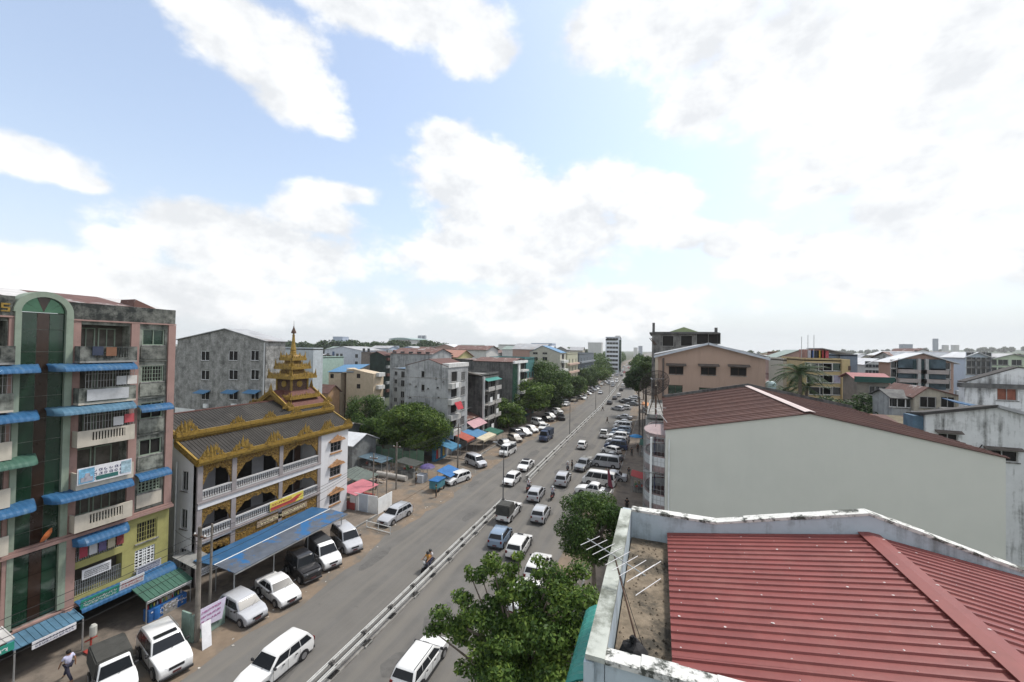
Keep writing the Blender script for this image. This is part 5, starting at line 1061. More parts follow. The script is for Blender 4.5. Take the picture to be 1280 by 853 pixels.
x0, x1 = rng_x(969, 992, 150, 450); building('apartment_building', 'brick-red block with flat roof beyond the palm', 'apartment block', x0, x1, 150, 160, hz(980, 441, 150), M('brick_plaster', (.34, .20, .15), var=.2), grid('S', lin(x0, x1, 2), (8, 12, 15), 2.2, 2.2), ('flat', TIN, .3), simple=True)
x0, x1 = rng_x(1050, 1072, 100, 450); building('apartment_building', 'blue-grey slate block just right of the ochre stair tower', 'apartment block', x0, x1, 100, 112, hz(1060, 444, 100), M('slate_blue_plaster', (.16, .20, .25), var=.2), grid('S', lin(x0 + 2, x1, 2), (10, 13.5), 1.6, 2.0, 'two', M('sky_blue_pane', (.12, .25, .38))), ('flat', TINW, .2))
Y = 76; x0, x1 = rng_x(1071, 1111, Y, 480)
o = building('house', 'low grey-brown house with pink-red tin roof and dark green fascia', 'house', x0, x1, Y, Y + 5, hz(1088, 474, Y), M('grey_brown_plaster', (.21, .19, .165), var=.2, dark=(.12, .11, .1), lo=.5, hi=.7), grid('S', lin(x0 + 2, x1, 3), (hz(1088, 494, Y), hz(1088, 506, Y)), 1.6, 1.4), ('gableX', .7, M('pink_red_tin', (.30, .135, .135), var=.15), .5))
MB().box(x0 - .5, Y - .62, hz(1088, 478, Y), x1 + .5, Y - .5, hz(1088, 471, Y)).build('green_fascia', M('dark_green_fascia', (.02, .07, .06)), o)
# salmon and grey block
Y = 88; x0, x1 = rng_x(1113, 1192, Y, 470); ht = hz(1150, 453, Y); SAL = M('salmon_plaster', (.37, .25, .21), rough=.85, var=.08)
zs = [hz(1150, py, Y) for py in (461.5, 473, 485.5)]
o = building('apartment_building', 'salmon and slate apartment block with central dark stair strip and balconies', 'apartment block', x0, x1, Y, Y + 4, ht, SAL, [('S', AY(px, 470, Y).x, z, 1.7, 1.5, 'two') for px in (1121, 1180) for z in zs], ('gableY', 1.5, TINW, .6), fm=WHITE)
xa, xb = rng_x(1129, 1171, Y, 470); MB().box(xa, Y - .3, 0, xb, Y - .02, ht - .05).build('slate_front', M('slate_front', (.19, .21, .23), var=.2), o)
for px, w_ in ((1137, 3.4), (1164, 3.4)):
    x = AY(px, 470, Y).x
    for z in zs: MB().box(x - 1.7, Y - .36, z - .2, x + 1.7, Y - .31, z + 1.7).build('balcony_opening', M('bluish_opening', (.06, .09, .11), var=.5, scale=1), o); MB().box(x - 1.8, Y - 1.0, z - .75, x + 1.8, Y - .31, z - .1).build('balcony', M('grey_pink_balcony', (.33, .29, .28), var=.15), o)
x = AY(1150, 470, Y).x; MB().box(x - 1.1, Y - .5, 0, x + 1.1, Y - .31, ht + .3).build('stair_strip', M('dark_teal_strip', (.03, .06, .065)), o)
for px in (1145.5, 1155): x = AY(px, 470, Y).x; MB().box(x - .2, Y - .9, 0, x + .2, Y - .31, ht + .6).build('pier', M('pale_grey_pier', (.36, .36, .36)), o)
# other gables to the right
def gab(label, pa_, pb_, pe, pap, Y, wall, roofm, cols, rows, d=14, frac=.5, ww=1.4, wh=1.5, name='apartment_building', cat='apartment block', ov=.4, simple=False):
    x0, x1 = rng_x(pa_, pb_, Y, 470); h = hz((pa_ + pb_) / 2, pe, Y); r = hz((pa_ + pb_) / 2, pap, Y) - h
    return building(name, label, cat, x0, x1, Y, Y + d, h, wall, [('S', AY(px, 470, Y).x, hz((pa_ + pb_) / 2, py, Y), ww, wh, 'two') for px in cols for py in rows], ('gableY', r, roofm, ov, frac), fm=FRAME, simple=simple)
gab('white gabled block with tin roof left of the salmon block', 1082, 1114, 456, 449, 118, OFFW, TINW, (1086, 1094.5, 1103.5), (460, 471), 30)
gab('cream gabled block with dark roof edge behind the white gabled block', 1071, 1092, 450, 444, 135, M('cream_far', (.48, .46, .38)), TIN, (1076, 1084), (456, 465))
gab('slate-violet gable block squeezed right of the salmon block', 1190, 1204, 449, 441, 105, M('slate_violet', (.27, .27, .31), var=.15), TINW, (1199,), (455, 464, 473), 24, .5)
gab('pale blue-white tall gable block left of the green-white one', 1206, 1238, 447, 441, 96, M('ice_blue_plaster', (.44, .50, .57), var=.06), TINW, (1214.5, 1226, 1233), (451, 460, 468.5), 6)
gab('long pale green gable block at the right edge', 1237, 1296, 450, 443, 100, M('pale_lime_plaster', (.50, .57, .44), var=.06), TIN, (1240, 1254, 1271), (457, 470), 5)
gab('white block with wide pale roofs behind the salmon block', 1118, 1162, 446, 440, 150, OFFW, TINW, (1122, 1130, 1138), (446.5, 452), 18, .5)
gab('small white block with red hip roof on the right skyline', 1142, 1165, 442, 436, 190, OFFW, REDTIN, (1146, 1152, 1158), (443.5,), 18, .5, simple=True)
# stained white gable and the wall with dark windows close at right
GRW = M('stained_white_wall', (.60, .61, .61), rough=.9, var=.08, dark=(.10, .10, .095), dscale=.55, lo=.50, hi=.64, streak=.55)
Y = 42; x0 = AY(1157, 520, Y).x; xa = AY(1245, 511, Y).x; h = hz(1157, 518, Y)
sw = thing('gable_building', 'stained white wall with dark hooded windows and grey roof edge at right', 'building', (x0 + 6, Y, 0))
x1 = x0 + 16; hA = hz(1240, 511, Y)
s1 = [(AY(1185, 550, Y).x - .62, AY(1185, 550, Y).x + .62, hz(1185, 559, Y), hz(1185, 542, Y)), (AY(1253, 570, Y).x - .9, AY(1253, 570, Y).x + .9, hz(1253, 577, Y), hz(1253, 563, Y))]
w_ = MB().face('S', Y, x0, x1, -.2, h, s1, .2).face('W', x0, Y, Y + 2, -.2, h).face('E', x1, Y, Y + 2, -.2, h - 2).face('N', Y + 2, x0, x1, -.2, h)
w_.add([(x0, Y, h), (x1, Y, h), (x1, Y, h - .02), (xa + .6, Y, hA + .15), (xa - 1, Y, hA + .05)], [(0, 1, 3, 4)]); w_.build('wall', GRW, sw)
for a, c, z0_, z1_ in s1:
    window(sw, 'S', Y, (a + c) / 2, z0_, c - a, z1_ - z0_, 'two', FRAME, DARK); MB().slab((a - .2, Y, z1_ + .25), (c + .2, Y, z1_ + .25), (c + .2, Y - .35, z1_ + .08), (a - .2, Y - .35, z1_ + .08), .06).build('window_hood', M('dark_hood', (.10, .085, .075), var=.3), sw)
for (xa_, za_, xb_, zb_) in ((x0 - .3, h + .05, xa, hA + .22), (xa, hA + .22, x1, h - 2.6)):
    MB().slab((xa_, Y - .25, za_ + .12), (xb_, Y - .25, zb_ + .12), (xb_, Y + 2.1, zb_ - .2), (xa_, Y + 2.1, za_ - .2), .22).build('roof', M('black_roof_edge', (.045, .042, .04), var=.3) if xa_ < xa else TIN, sw)
MB().box(x0 - .7, Y + .2, 0, x0 - .03, Y + 1.6, hz(1157, 521, Y)).build('blue_side_strip', M('slate_blue_strip', (.07, .12, .17), var=.3), sw)
MB().box(x0 + 5, Y + 2.2, -.2, x1, Y + 11, 13.4).build('rear_wing', GRW, sw)
p = AY(1222, 563, Y); o = thing('aerial_bracket', 'small black bracket and bird-like aerial on the stained white wall', 'aerial', (p.x, Y - .1, p.z)); MB().tube((p.x, Y, p.z), (p.x + .1, Y - .3, p.z + .5), .04).box(p.x - .5, Y - .3, p.z - .05, p.x + .5, Y - .2, p.z + .03).build('bracket', BLACK, o)
Y = 54; x0, x1 = AY(1206, 500, Y).x, AY(1206, 500, Y).x + 16; h = hz(1206, 478, Y); xa = AY(1272, 460, Y).x
o = building('gable_building', 'white gabled house with long dark eave and one red window at right edge', 'house', x0, x1, Y, Y + .9, h, GRW, [('S', AY(1259, 495, Y).x, hz(1259, 501, Y), 1.5, 1.5, 'two', M('red_shutter', (.24, .09, .06), var=.3))], ('gableY', hz(1272, 460, Y) - h, M('black_roof_edge', (.045, .042, .04), var=.3), .08, (xa - x0) / (x1 - x0)))
MB().box(x0 + 5, Y + 1.1, -.2, x1, Y + 11, h - 1.6).build('rear_wing', GRW, o)
MB().box(x0 - .6, Y - .5, h - .5, x1, Y + .02, h - .05).build('long_eave', DGREY, o)
Y = 56; x0, x1 = rng_x(1119, 1205, Y, 500); xm = AY(1143, 500, Y).x
o = building('house', 'shabby cream house with streaked rust roof between the dark lots', 'house', xm, x1, Y, Y + 6, hz(1190, 497, Y), M('shabby_cream', (.40, .37, .30), var=.15, dark=(.17, .16, .14), dscale=.4, lo=.5, hi=.66, streak=.5), [('S', AY(1185, 500, Y).x, hz(1185, 510, Y), 1.2, 1.2, 'two', DARK), ('S', AY(1160, 500, Y).x, hz(1160, 510, Y), 1.4, 1.2, 'two', DARK)], ('gableY', hz(1158, 485, Y) - hz(1190, 497, Y), REDTIN, .3, .25))
o = building('house', 'low pale house wing with two white-framed windows left of the shabby cream house', 'house', x0, xm - .05, Y + .6, Y + 5, hz(1135, 499, Y), MILDL, [('S', AY(px, 505, Y).x, hz(1135, 511, Y), 1.5, 1.1, 'two') for px in (1126, 1136)], ('gableX', .7, DGREY, .3), fm=WHITE)
x = AY(1203, 510, 50).x; o = thing('covered_heap', 'bright blue tarpaulin over a roof heap beside the white gabled house', 'tarpaulin', (x, 50, 0)); p = AY(1222, 507, 50)
MB().box(p.x - 1.6, 50, 0, p.x + 1.6, 52.5, p.z - .6).build('lean_to', CONC, o); MB().slab((p.x - 1.5, 49.8, p.z + .2), (p.x + 1.8, 49.8, p.z - .5), (p.x + 1.8, 52, p.z - .3), (p.x - 1.5, 52, p.z + .4), .08).build('tarpaulin', BLUE, o)
p = AY(1100, 523, 48); o = thing('tin_shed', 'rust-brown shed roof with pale and orange patched sheets', 'shed', (p.x, 50, 0))
MB().box(p.x - 3.8, 48.2, 0, p.x + 5.8, 55, 11.9).build('wall', DGREY, o)
for k in range(8): a = p.x - 4 + k * 1.25; MB().slab((a, 47.9, 12.0), (a + 1.27, 47.9, 12.0), (a + 1.27, 55.3, 13.3), (a, 55.3, 13.3), .06).build('roof_sheet', (TINB, M('mossy_tin', (.13, .11, .07), var=.3), TINB, M('pale_tin', (.45, .44, .43), var=.2), M('orange_rust_tin', (.20, .085, .055), var=.3), TINB, M('mossy_tin', (.13, .11, .07), var=.3), TINB)[k], o)
# ------------------------------------------------------------------ median: kerb, double rail fence, street lamps
RAILW = M('white_rail_paint', (.50, .50, .48), rough=.55, var=.12, scale=2, dark=(.28, .26, .23), dscale=1.2, lo=.54, hi=.68, amt=.7)
MEDX = -18.3
def median(label, y0, y1, step):
    o = thing('guardrail', label, 'guardrail', (MEDX + drift(y0), y0, 0), 'double-railed fences on the median')
    n = int((y1 - y0) / step); me = MB().box(-.07, -.09, 0, .07, .09, .88).box(-.3, -.07, .68, .3, .07, .76).mesh('post', M('dark_post', (.10, .095, .09), var=.3))
    cap = MB().box(-.36, -.16, 0, .36, .16, .10).mesh('footing', CONC)
    for k in range(n + 1):
        y = y0 + (y1 - y0) * k / n; x = MEDX + drift(y); link('post', me, o, (x, y, 0)); 
        if y < 130: link('footing', cap, o, (x + (.25 if k % 2 else .1), y, 0), R(90))
    for s in (-.30, .24):
        for k in range(0, n, 2):
            a = y0 + (y1 - y0) * k / n; c = y0 + (y1 - y0) * min(n, k + 2) / n; xa, xc = MEDX + drift(a) + s, MEDX + drift(c) + s; b = MB()
            for z0_, z1_, t in ((.50, .60, .05), (.60, .68, .09), (.68, .78, .05)): b.hexa([(xa, a, z0_), (xa + t, a, z0_), (xc + t, c, z0_), (xc, c, z0_), (xa, a, z1_), (xa + t, a, z1_), (xc + t, c, z1_), (xc, c, z1_)])
            b.build('rail', RAILW, o)
    return o
median('white double-railed fence on the median, nearest stretch below the open gap', 8, 47.4, 2.63)
median('white double-railed fence on the median running away beyond the open gap', 57, 300, 5.4)
b = MB()
for a, c in ((8, 47.6), (57, 140), (140, 230), (230, 400), (400, 900)):
    da, dc = drift(a), drift(c); b.hexa([(MEDX - .32 + da, a, -.1), (MEDX + .32 + da, a, -.1), (MEDX + .32 + dc, c, -.1), (MEDX - .32 + dc, c, -.1), (MEDX - .3 + da, a, .10), (MEDX + .3 + da, a, .10), (MEDX + .3 + dc, c, .10), (MEDX - .3 + dc, c, .10)])
structure('median_kerb', b, M('median_concrete', (.26, .25, .23), var=.2, dark=(.14, .13, .12), lo=.5, hi=.66))
def lamp(px, py, label):
    p = G(px, py); o = thing('street_lamp', label, 'street lamp', p, 'street lamps along the median')
    MB().tube((p.x, p.y, 0), (p.x, p.y, 7.4), .085, .05, n=7).build('pole', M('dark_lamp_pole', (.12, .12, .12), metal=.3), o)
    MB().lathe([(.2, 0), (.2, .25), (.11, .35)], (p.x, p.y, .1), n=8).build('base', CONC, o)
    MB().tube((p.x, p.y, 7.3), (p.x + 1.3, p.y, 7.8), .03).tube((p.x, p.y, 7.3), (p.x - 1.3, p.y, 7.8), .03).build('arm', STEEL, o)
    for s in (1, -1): MB().box(p.x + s * 1.2 - .3, p.y - .1, 7.76, p.x + s * 1.2 + .3, p.y + .1, 7.88).build('lamp_head', STEEL, o)
lamp(628.7, 632, 'tall street lamp at the near end of the median gap'); lamp(712, 547.5, 'second street lamp beyond the median gap'); lamp(744.5, 514, 'third street lamp up the median'); lamp(761.5, 497, 'fourth street lamp up the median')
lamp(771, 485.5, 'fifth and thinnest street lamp far up the median')

# ------------------------------------------------------------------ vehicles
TYRE = BLACK; RIM = M('wheel_rim', (.34, .34, .35), rough=.35, metal=.7); LAMPW = M('headlight_glass', (.55, .57, .58), rough=.1, spec=.6); LAMPR = M('tail_light', (.12, .012, .012), rough=.2); TRIM = M('dark_trim', (.025, .025, .027), rough=.5); PLATE = M('licence_plate', (.10, .04, .04), rough=.5); SEAT = M('grey_upholstery', (.09, .085, .08), rough=.9)
CANV = M('canvas_cover', (.055, .055, .05), rough=.9, var=.25, scale=2)
# L, W, H, hood front z, cowl z, belt z, cowl y, windscreen top y, roof rear y, rear glass base y, deck z, wheel radius, axle offset
T = {'sedan': (4.45, 1.72, 1.44, .72, .92, .93, .95, .32, -.92, -1.52, .98, .31, 1.32), 'wagon': (4.45, 1.72, 1.50, .72, .93, .94, 1.0, .36, -1.78, -2.12, .95, .31, 1.32), 'hatch': (3.85, 1.68, 1.52, .74, .95, .95, 1.0, .42, -1.45, -1.82, .98, .30, 1.2),
     'suv': (4.65, 1.82, 1.76, .92, 1.10, 1.08, .95, .40, -1.88, -2.22, 1.10, .37, 1.38), 'minivan': (4.55, 1.74, 1.86, .85, 1.08, 1.06, 1.35, .72, -1.95, -2.2, 1.06, .32, 1.38), 'van': (4.8, 1.74, 2.02, .95, 1.12, 1.12, 2.0, 1.5, -2.18, -2.36, 1.12, .33, 1.35),
     'jeep': (3.9, 1.66, 1.88, .98, 1.08, 1.06, .72, .42, -1.72, -1.86, 1.06, .38, 1.2), 'pickup': (4.9, 1.74, 1.68, .86, 1.04, 1.02, .95, .42, -.72, -.95, 1.0, .36, 1.48), 'truck': (5.4, 1.9, 2.3, 1.15, 1.25, 1.25, 2.2, 1.95, .95, .88, 1.2, .42, 1.6)}
CARS = {}
def shell(poly, hw, cap=.965, stations=(-1, -.93, -.6, 0, .6, .93, 1)):
    """loft a side profile across the width; hw(y,z) is the half width there"""
    b = MB(); n = len(poly); cy_ = sum(p[0] for p in poly) / n; cz = sum(p[1] for p in poly) / n; vs = []
    for t in stations:
        s = cap if abs(t) == 1 else 1; cr = 1 + .012 * (1 - t * t)
        for y, z in poly: yy, zz = cy_ + (y - cy_) * s, cz + (z - cz) * (s if z > cz else 1) * (cr if z > cz else 1); vs.append((t * hw(y, z), yy, zz))
    fs = [tuple(range(n))] + [(i * n + k, i * n + (k + 1) % n, (i + 1) * n + (k + 1) % n, (i + 1) * n + k) for i in range(len(stations) - 1) for k in range(n)] + [tuple((len(stations) - 1) * n + k for k in range(n - 1, -1, -1))]
    return b.add(vs, fs)
def car_parts(kind, low=False):
    key = (kind, low)
    if key in CARS: return CARS[key]
    L_, W, H, hf, hc, hb, yc, ywt, yrt, yrb, hd, wr, ax = T[kind]; h2 = L_ / 2; parts = []
    pw = lambda y: W / 2 * (1 - .11 * min(1, abs(y) / h2) ** 4)
    base = wr * .62
    front = [(h2 - .10, base), (h2 - .01, base + .18), (h2, hf - .22), (h2 - .06, hf - .06), (h2 - .2, hf)]
    if kind in ('van', 'truck'): top_ = [(yc + .05, hc)]
    else: top_ = [((h2 + yc) / 2, hf + (hc - hf) * .72), (yc, hc)]
    if kind == 'pickup': mid = [(yrb, hb)]
    else: mid = [(yrb, hb)]
    rear = [(-h2 + .16, hd - .02), (-h2 + .03, hd - .10), (-h2, base + .25), (-h2 + .05, base)] if kind not in ('wagon', 'hatch', 'suv', 'minivan', 'van', 'jeep') else [(-h2 + .04, hb - .06), (-h2, base + .3), (-h2 + .05, base)]
    b = shell(front + top_ + mid + rear, lambda y, z: pw(y) * (1 if z > .5 else .985))
    hwc = lambda y, z: (W / 2 - .05) * (1 - .20 * max(0, (z - hb)) / max(.1, H - hb)) * (1 - .04 * min(1, abs(y) / h2) ** 4)
    zr = H
    cabp = [(yc + .02, hb - .06), (yc, hc + .005), (ywt + .06, zr - .10), (ywt - .06, zr - .03), ((ywt + yrt) / 2, zr), (yrt + .08, zr - .03), (yrt - .04, zr - .12), (yrb, hb + .02), (yrb - .02, hb - .06)]
    cb = shell(cabp, hwc, .97)
    o = len(b.v); b.v += cb.v; b.f += [tuple(i + o for i in f) for f in cb.f]
    parts.append(('body', b.mesh('body', WHITE, smooth=True, bevel=0 if low else .03, seg=2), 'paint', []))
    e = .016
    def pane(name, q): bb = MB(); bb.add(q, [(0, 1, 2, 3)]); n = (Vector(q[1]) - Vector(q[0])).cross(Vector(q[3]) - Vector(q[0])).normalized() * .01; q2 = [tuple(Vector(p) - n for p in ())]; return bb
    def quad(name, q, mat):
        q = [Vector(p) for p in q]; n = (q[1] - q[0]).cross(q[3] - q[0]).normalized(); c = sum(q, Vector()) / 4
        if n.dot(c - Vector((0, 0, H * .45))) < 0: n = -n
        parts.append((name, MB().hexa([p + n * .002 for p in q] + [p + n * e for p in q]).mesh(name, mat), None, []))
    def on(y, z, s): return Vector((s * hwc(y, z), y, z))
    a0, a1 = Vector((0, yc, hc + .02)), Vector((0, ywt + .05, zr - .09))
    def ws(a, c, s, f=.84): p = a + (c - a) * s[0]; return Vector((s[1] * hwc(p.y, p.z) * f, p.y, p.z))
    quad('windscreen', [ws(a0, a1, (.07, -1), .93), ws(a0, a1, (.07, 1), .93), ws(a0, a1, (.93, 1), .90), ws(a0, a1, (.93, -1), .90)], CARGLASS)
    b0, b1 = Vector((0, yrb, hb + .05)), Vector((0, yrt - .03, zr - .12))
    quad('rear_window', [ws(b0, b1, (.10, -1), .88), ws(b0, b1, (.10, 1), .88), ws(b0, b1, (.94, 1), .86), ws(b0, b1, (.94, -1), .86)], CARGLASS)
    zb, zt = hb + .03, zr - .15
    yf = lambda z: yc + (ywt - yc) * (z - hc) / (zr - .1 - hc) - .12
    yr = lambda z: yrb + (yrt - yrb) * (z - hb) / (zr - .12 - hb) + .12
    cuts = {'sedan': (.52,), 'wagon': (.38, .70), 'hatch': (.52,), 'suv': (.38, .70), 'minivan': (.33, .64), 'van': (.22, .55), 'jeep': (.38,), 'pickup': (.55,), 'truck': ()}[kind]
    fr = [0] + list(cuts) + [1]
    for s in (1, -1):
        for a, c in zip(fr[:-1], fr[1:]):
            g_ = .03 if not low else .02
            L2 = lambda t, z: yf(z) + (yr(z) - yf(z)) * t
            q = [on(L2(a, zb) - g_, zb, s), on(L2(c, zb) + g_, zb, s), on(L2(c, zt) + g_, zt, s), on(L2(a, zt) - g_, zt, s)]
            if q[3].y < q[2].y + .1: q[3] = q[2] + (q[3] - q[2]) * .3 + Vector((0, .06, 0))
            q = [p * 1 + Vector((-s * .012, 0, 0)) for p in q]
            quad('side_window', q, CARGLASS)
    wm = MB(Matrix.Rotation(R(90), 4, 'Y')).lathe([(wr * .7, -.10), (wr, -.08), (wr, .08), (wr * .7, .10)], n=14 if not low else 9).mesh('wheel', TYRE, smooth=True)
    rm = MB(Matrix.Rotation(R(90), 4, 'Y')).lathe([(wr * .62, -.112), (wr * .6, -.10), (wr * .6, .10), (wr * .62, .112)], n=12).mesh('rim', RIM)
    for sy in (ax, -ax):
        for sx in (1, -1): parts.append(('wheel', wm, None, [('rim', rm)] if not low else [], (sx * (W / 2 - .10), sy, wr)))
    ub = MB().box(-W / 2 + .12, -h2 + .25, .16, W / 2 - .12, h2 - .25, base + .25)
    for sy in (ax, -ax):
        for sx in (1, -1):
            x = sx * (W / 2 * .992); n = 12; vs = [(x, sy + math.cos(math.pi * k / n) * (wr + .06), wr * .95 + math.sin(math.pi * k / n) * (wr + .06)) for k in range(n + 1)] + [(x, sy + (wr + .06), base), (x, sy - (wr + .06), base)]
            ub.add(vs, [tuple(range(n + 1)) + (n + 2, n + 1)])
    parts.append(('underbody', ub.mesh('underbody', TRIM), None, []))
    if not low:
        for s in (1, -1):
            zc = hf - .13
            parts.append(('headlight', MB().hexa([(s * (W / 2 * .52), h2 - .05, zc - .09), (s * (W / 2 * .86), h2 - .16, zc - .08), (s * (W / 2 * .86), h2 - .3, zc - .08), (s * (W / 2 * .52), h2 - .2, zc - .09), (s * (W / 2 * .52), h2 - .035, zc + .06), (s * (W / 2 * .88), h2 - .145, zc + .07), (s * (W / 2 * .88), h2 - .3, zc + .07), (s * (W / 2 * .52), h2 - .2, zc + .06)]).mesh('headlight', LAMPW), None, []))
            zt_ = hd - .22 if kind == 'sedan' or kind == 'pickup' else hb - .25
            parts.append(('tail_light', MB().box(s * (W / 2 * .66), -h2 - .012, zt_, s * (W / 2 * .86), -h2 + .15, zt_ + (.12 if kind in ('sedan', 'pickup') else .22)).mesh('tail_light', LAMPR), None, []))
            parts.append(('side_mirror', MB().box(s * (W / 2 - .02), yc - .28, hb + .02, s * (W / 2 + .17), yc - .16, hb + .17).mesh('side_mirror', TRIM, bevel=.02), None, []))
            for d in ((.15,) if kind in ('pickup', 'truck', 'jeep') else (.15, -.75)): parts.append(('door_handle', MB().box(s * (W / 2 - .03), d - .10, hb - .17, s * (W / 2 + .015), d + .06, hb - .13).mesh('door_handle', TRIM), None, []))
        sm = MB()
        for s in (1, -1):
            for d in ((.15 - .32, yc - .2) if kind in ('pickup', 'truck', 'jeep') else (.15 - .32, yc - .2, -1.02)): sm.box(s * (pw(d) - .004), d - .008, base + .1, s * (pw(d) + .003), d + .008, hb - .02)
            sm.box(s * (pw(0) - .02), -ax + wr + .1, base - .02, s * (pw(0) + .006), ax - wr - .1, base + .07)
        parts.append(('door_seam', sm.mesh('door_seam', TRIM), None, []))
        parts.append(('grille', MB().box(-W * .2, h2 - .03, hf - .24, W * .2, h2 + .012, hf - .10).mesh('grille', TRIM), None, []))
        for y in (h2 + .02, -h2 - .02): parts.append(('licence_plate', MB().box(-.2, y - .012, base + .22, .2, y + .012, base + .34).mesh('licence_plate', PLATE), None, []))
        for s_, y in ((1, h2), (-1, -h2)): parts.append(('bumper', MB().box(-W * .45, y - (.10 if s_ > 0 else .03), base + .0, W * .45, y + (.03 if s_ > 0 else .10), base + .17).mesh('bumper', TRIM, bevel=.03), None, []))
        parts.append(('wiper', MB().tube(a0 + Vector((-.1, .03, .01)), a0 + (a1 - a0) * .35 + Vector((-.45, .03, .01)), .010, n=4).mesh('wiper', TRIM), None, []))
    if kind in ('pickup',):
        parts.append(('cargo_bed', MB().box(-W / 2 + .14, -h2 + .16, hd - .02, W / 2 - .14, yrb - .12, hd + .008).mesh('cargo_bed', TRIM), None, []))
    CARS[key] = parts; return parts
PAINTS = {'white': (.70, .70, .69), 'silver': (.42, .43, .45), 'grey': (.20, .21, .22), 'black': (.018, .018, .02), 'darkblue': (.03, .05, .11), 'beige': (.42, .38, .30), 'blue': (.20, .27, .36), 'red': (.30, .03, .025), 'darkgrey': (.07, .07, .075), 'green': (.04, .10, .06), 'champagne': (.36, .33, .28)}
def car(kind, x, y, head, colour, label, group=None, cat='car', low=False, name=None):
    p = paint(colour + '_car_paint', PAINTS[colour]) if colour not in ('silver', 'grey', 'champagne', 'blue') else paint(colour + '_car_paint', PAINTS[colour])
    o = thing(name or {'van': 'van', 'minivan': 'minivan', 'jeep': 'jeep', 'pickup': 'pickup_truck', 'truck': 'truck'}.get(kind, 'car'), label, cat, (x, y, 0), group, R(head))
    for q in car_parts(kind, low):
        c = link(q[0], q[1], o, q[4] if len(q) > 4 else (0, 0, 0), 0, p if q[2] else None, local=True)
        for (n_, me) in q[3]: link(n_, me, c, (0, 0, 0), local=True)
    return o
def add_part(o, name, mb, mat, **k): return link(name, mb.mesh(name, mat, **k), o, local=True)
def carpx(kind, px, py, head, colour, label, **k): p = G(px, py); return car(kind, p.x, p.y, head, colour, label, **k)
PK = 'cars parked along the left kerb'; MV = 'vehicles driving on the road'; PR = 'vehicles parked nose to kerb on the right'
# near left kerb, noses to the road
o = car('jeep', -29.3, 14.0, -106, 'white', 'dark canvas-topped white jeep at the bottom left beside the sunroof car', group=PK, cat='jeep')
add_part(o, 'canvas_top', MB().hexa([(-.84, -1.95, 1.0), (.84, -1.95, 1.0), (.84, .35, 1.0), (-.84, .35, 1.0), (-.78, -1.9, 1.97), (.78, -1.9, 1.97), (.76, .30, 1.97), (-.76, .30, 1.97)]), CANV, bevel=.06, seg=2)
o = car('suv', -28.9, 16.3, -104, 'white', 'white car with dark sunroof parked at the lower left kerb', group=PK)
add_part(o, 'sunroof', MB().box(-.55, .02, 1.755, .55, .34, 1.795), CARGLASS); 
for s in (-.72, .72): add_part(o, 'roof_rail', MB().tube((s, -1.6, 1.77), (s, .1, 1.77), .02), STEEL)
car('hatch', -28.45, 21.0, -97, 'silver', 'silver hatchback parked beside the leaning lilac sign', group=PK)
car('sedan', -28.1, 23.6, -104, 'white', 'white saloon with rear spoiler parked between silver hatchback and black jeep', group=PK)
o = car('jeep', -28.7, 26.5, -108, 'black', 'black jeep parked at the corner of the blue canopy', group=PK, cat='jeep')
add_part(o, 'spare_cover', MB().box(-.7, .8, 1.03, .7, 1.7, 1.06), TRIM)
o = car('minivan', -28.9, 28.9, -112, 'white', 'dark grey van with white cab front parked by the canopy end', group=PK, cat='van')
add_part(o, 'grey_rear_body', MB().hexa([(-.885, -2.3, .5), (.885, -2.3, .5), (.885, .2, .5), (-.885, .2, .5), (-.72, -2.1, 1.90), (.72, -2.1, 1.90), (.73, .3, 1.90), (-.73, .3, 1.90)]), M('dark_grey_van_body', (.06, .062, .065), rough=.35), bevel=.05, seg=2)
car('minivan', -29.0, 31.9, -116, 'silver', 'silver minivan at the far end of the blue canopy', group=PK, cat='minivan')
p = G(497, 650); o = car('wagon', p.x - .3, p.y, 176, 'silver', 'silver estate car parked by the kerb barrier beyond the monastery', group=PK)
for s in (-.6, .6): add_part(o, 'roof_rail', MB().tube((s, -1.8, 1.52), (s, .2, 1.52), .018), TRIM)
car('wagon', -27.7, 52.8, 163, 'white', 'white estate car standing by the kerb beside the blue tarpaulin stall', group=PK)
carpx('minivan', 594.5, 582, -120, 'silver', 'silver minivan turned out from the kerb by the row of stalls', group=PK, cat='minivan')
carpx('van', 635, 568, 176, 'white', 'white van with dark windscreen at the near end of the left parked row', group=PK, cat='van')
# moving: left carriageway, towards us
car('wagon', -21.7, 18.2, 179, 'white', 'white estate car driving along the bottom edge of the photo', group=MV)
carpx('hatch', 640, 604, 177, 'white', 'white hatchback driving towards the median gap lamp', group=MV)
o = carpx('sedan', 657.5, 586, 178, 'white', 'white saloon with dark roof load just behind the white hatchback', group=MV); add_part(o, 'roof_load', MB().box(-.5, -.6, 1.45, .5, .15, 1.56), TRIM, bevel=.03)
o = carpx('truck', 683, 550, 178, 'darkblue', 'dark blue covered truck driving in the left carriageway', group=MV, cat='truck')
add_part(o, 'cargo_cover', MB().box(-.93, -2.65, .95, .93, .75, 2.3), M('dark_blue_canvas', (.03, .04, .06), rough=.85, var=.3), bevel=.08, seg=2)
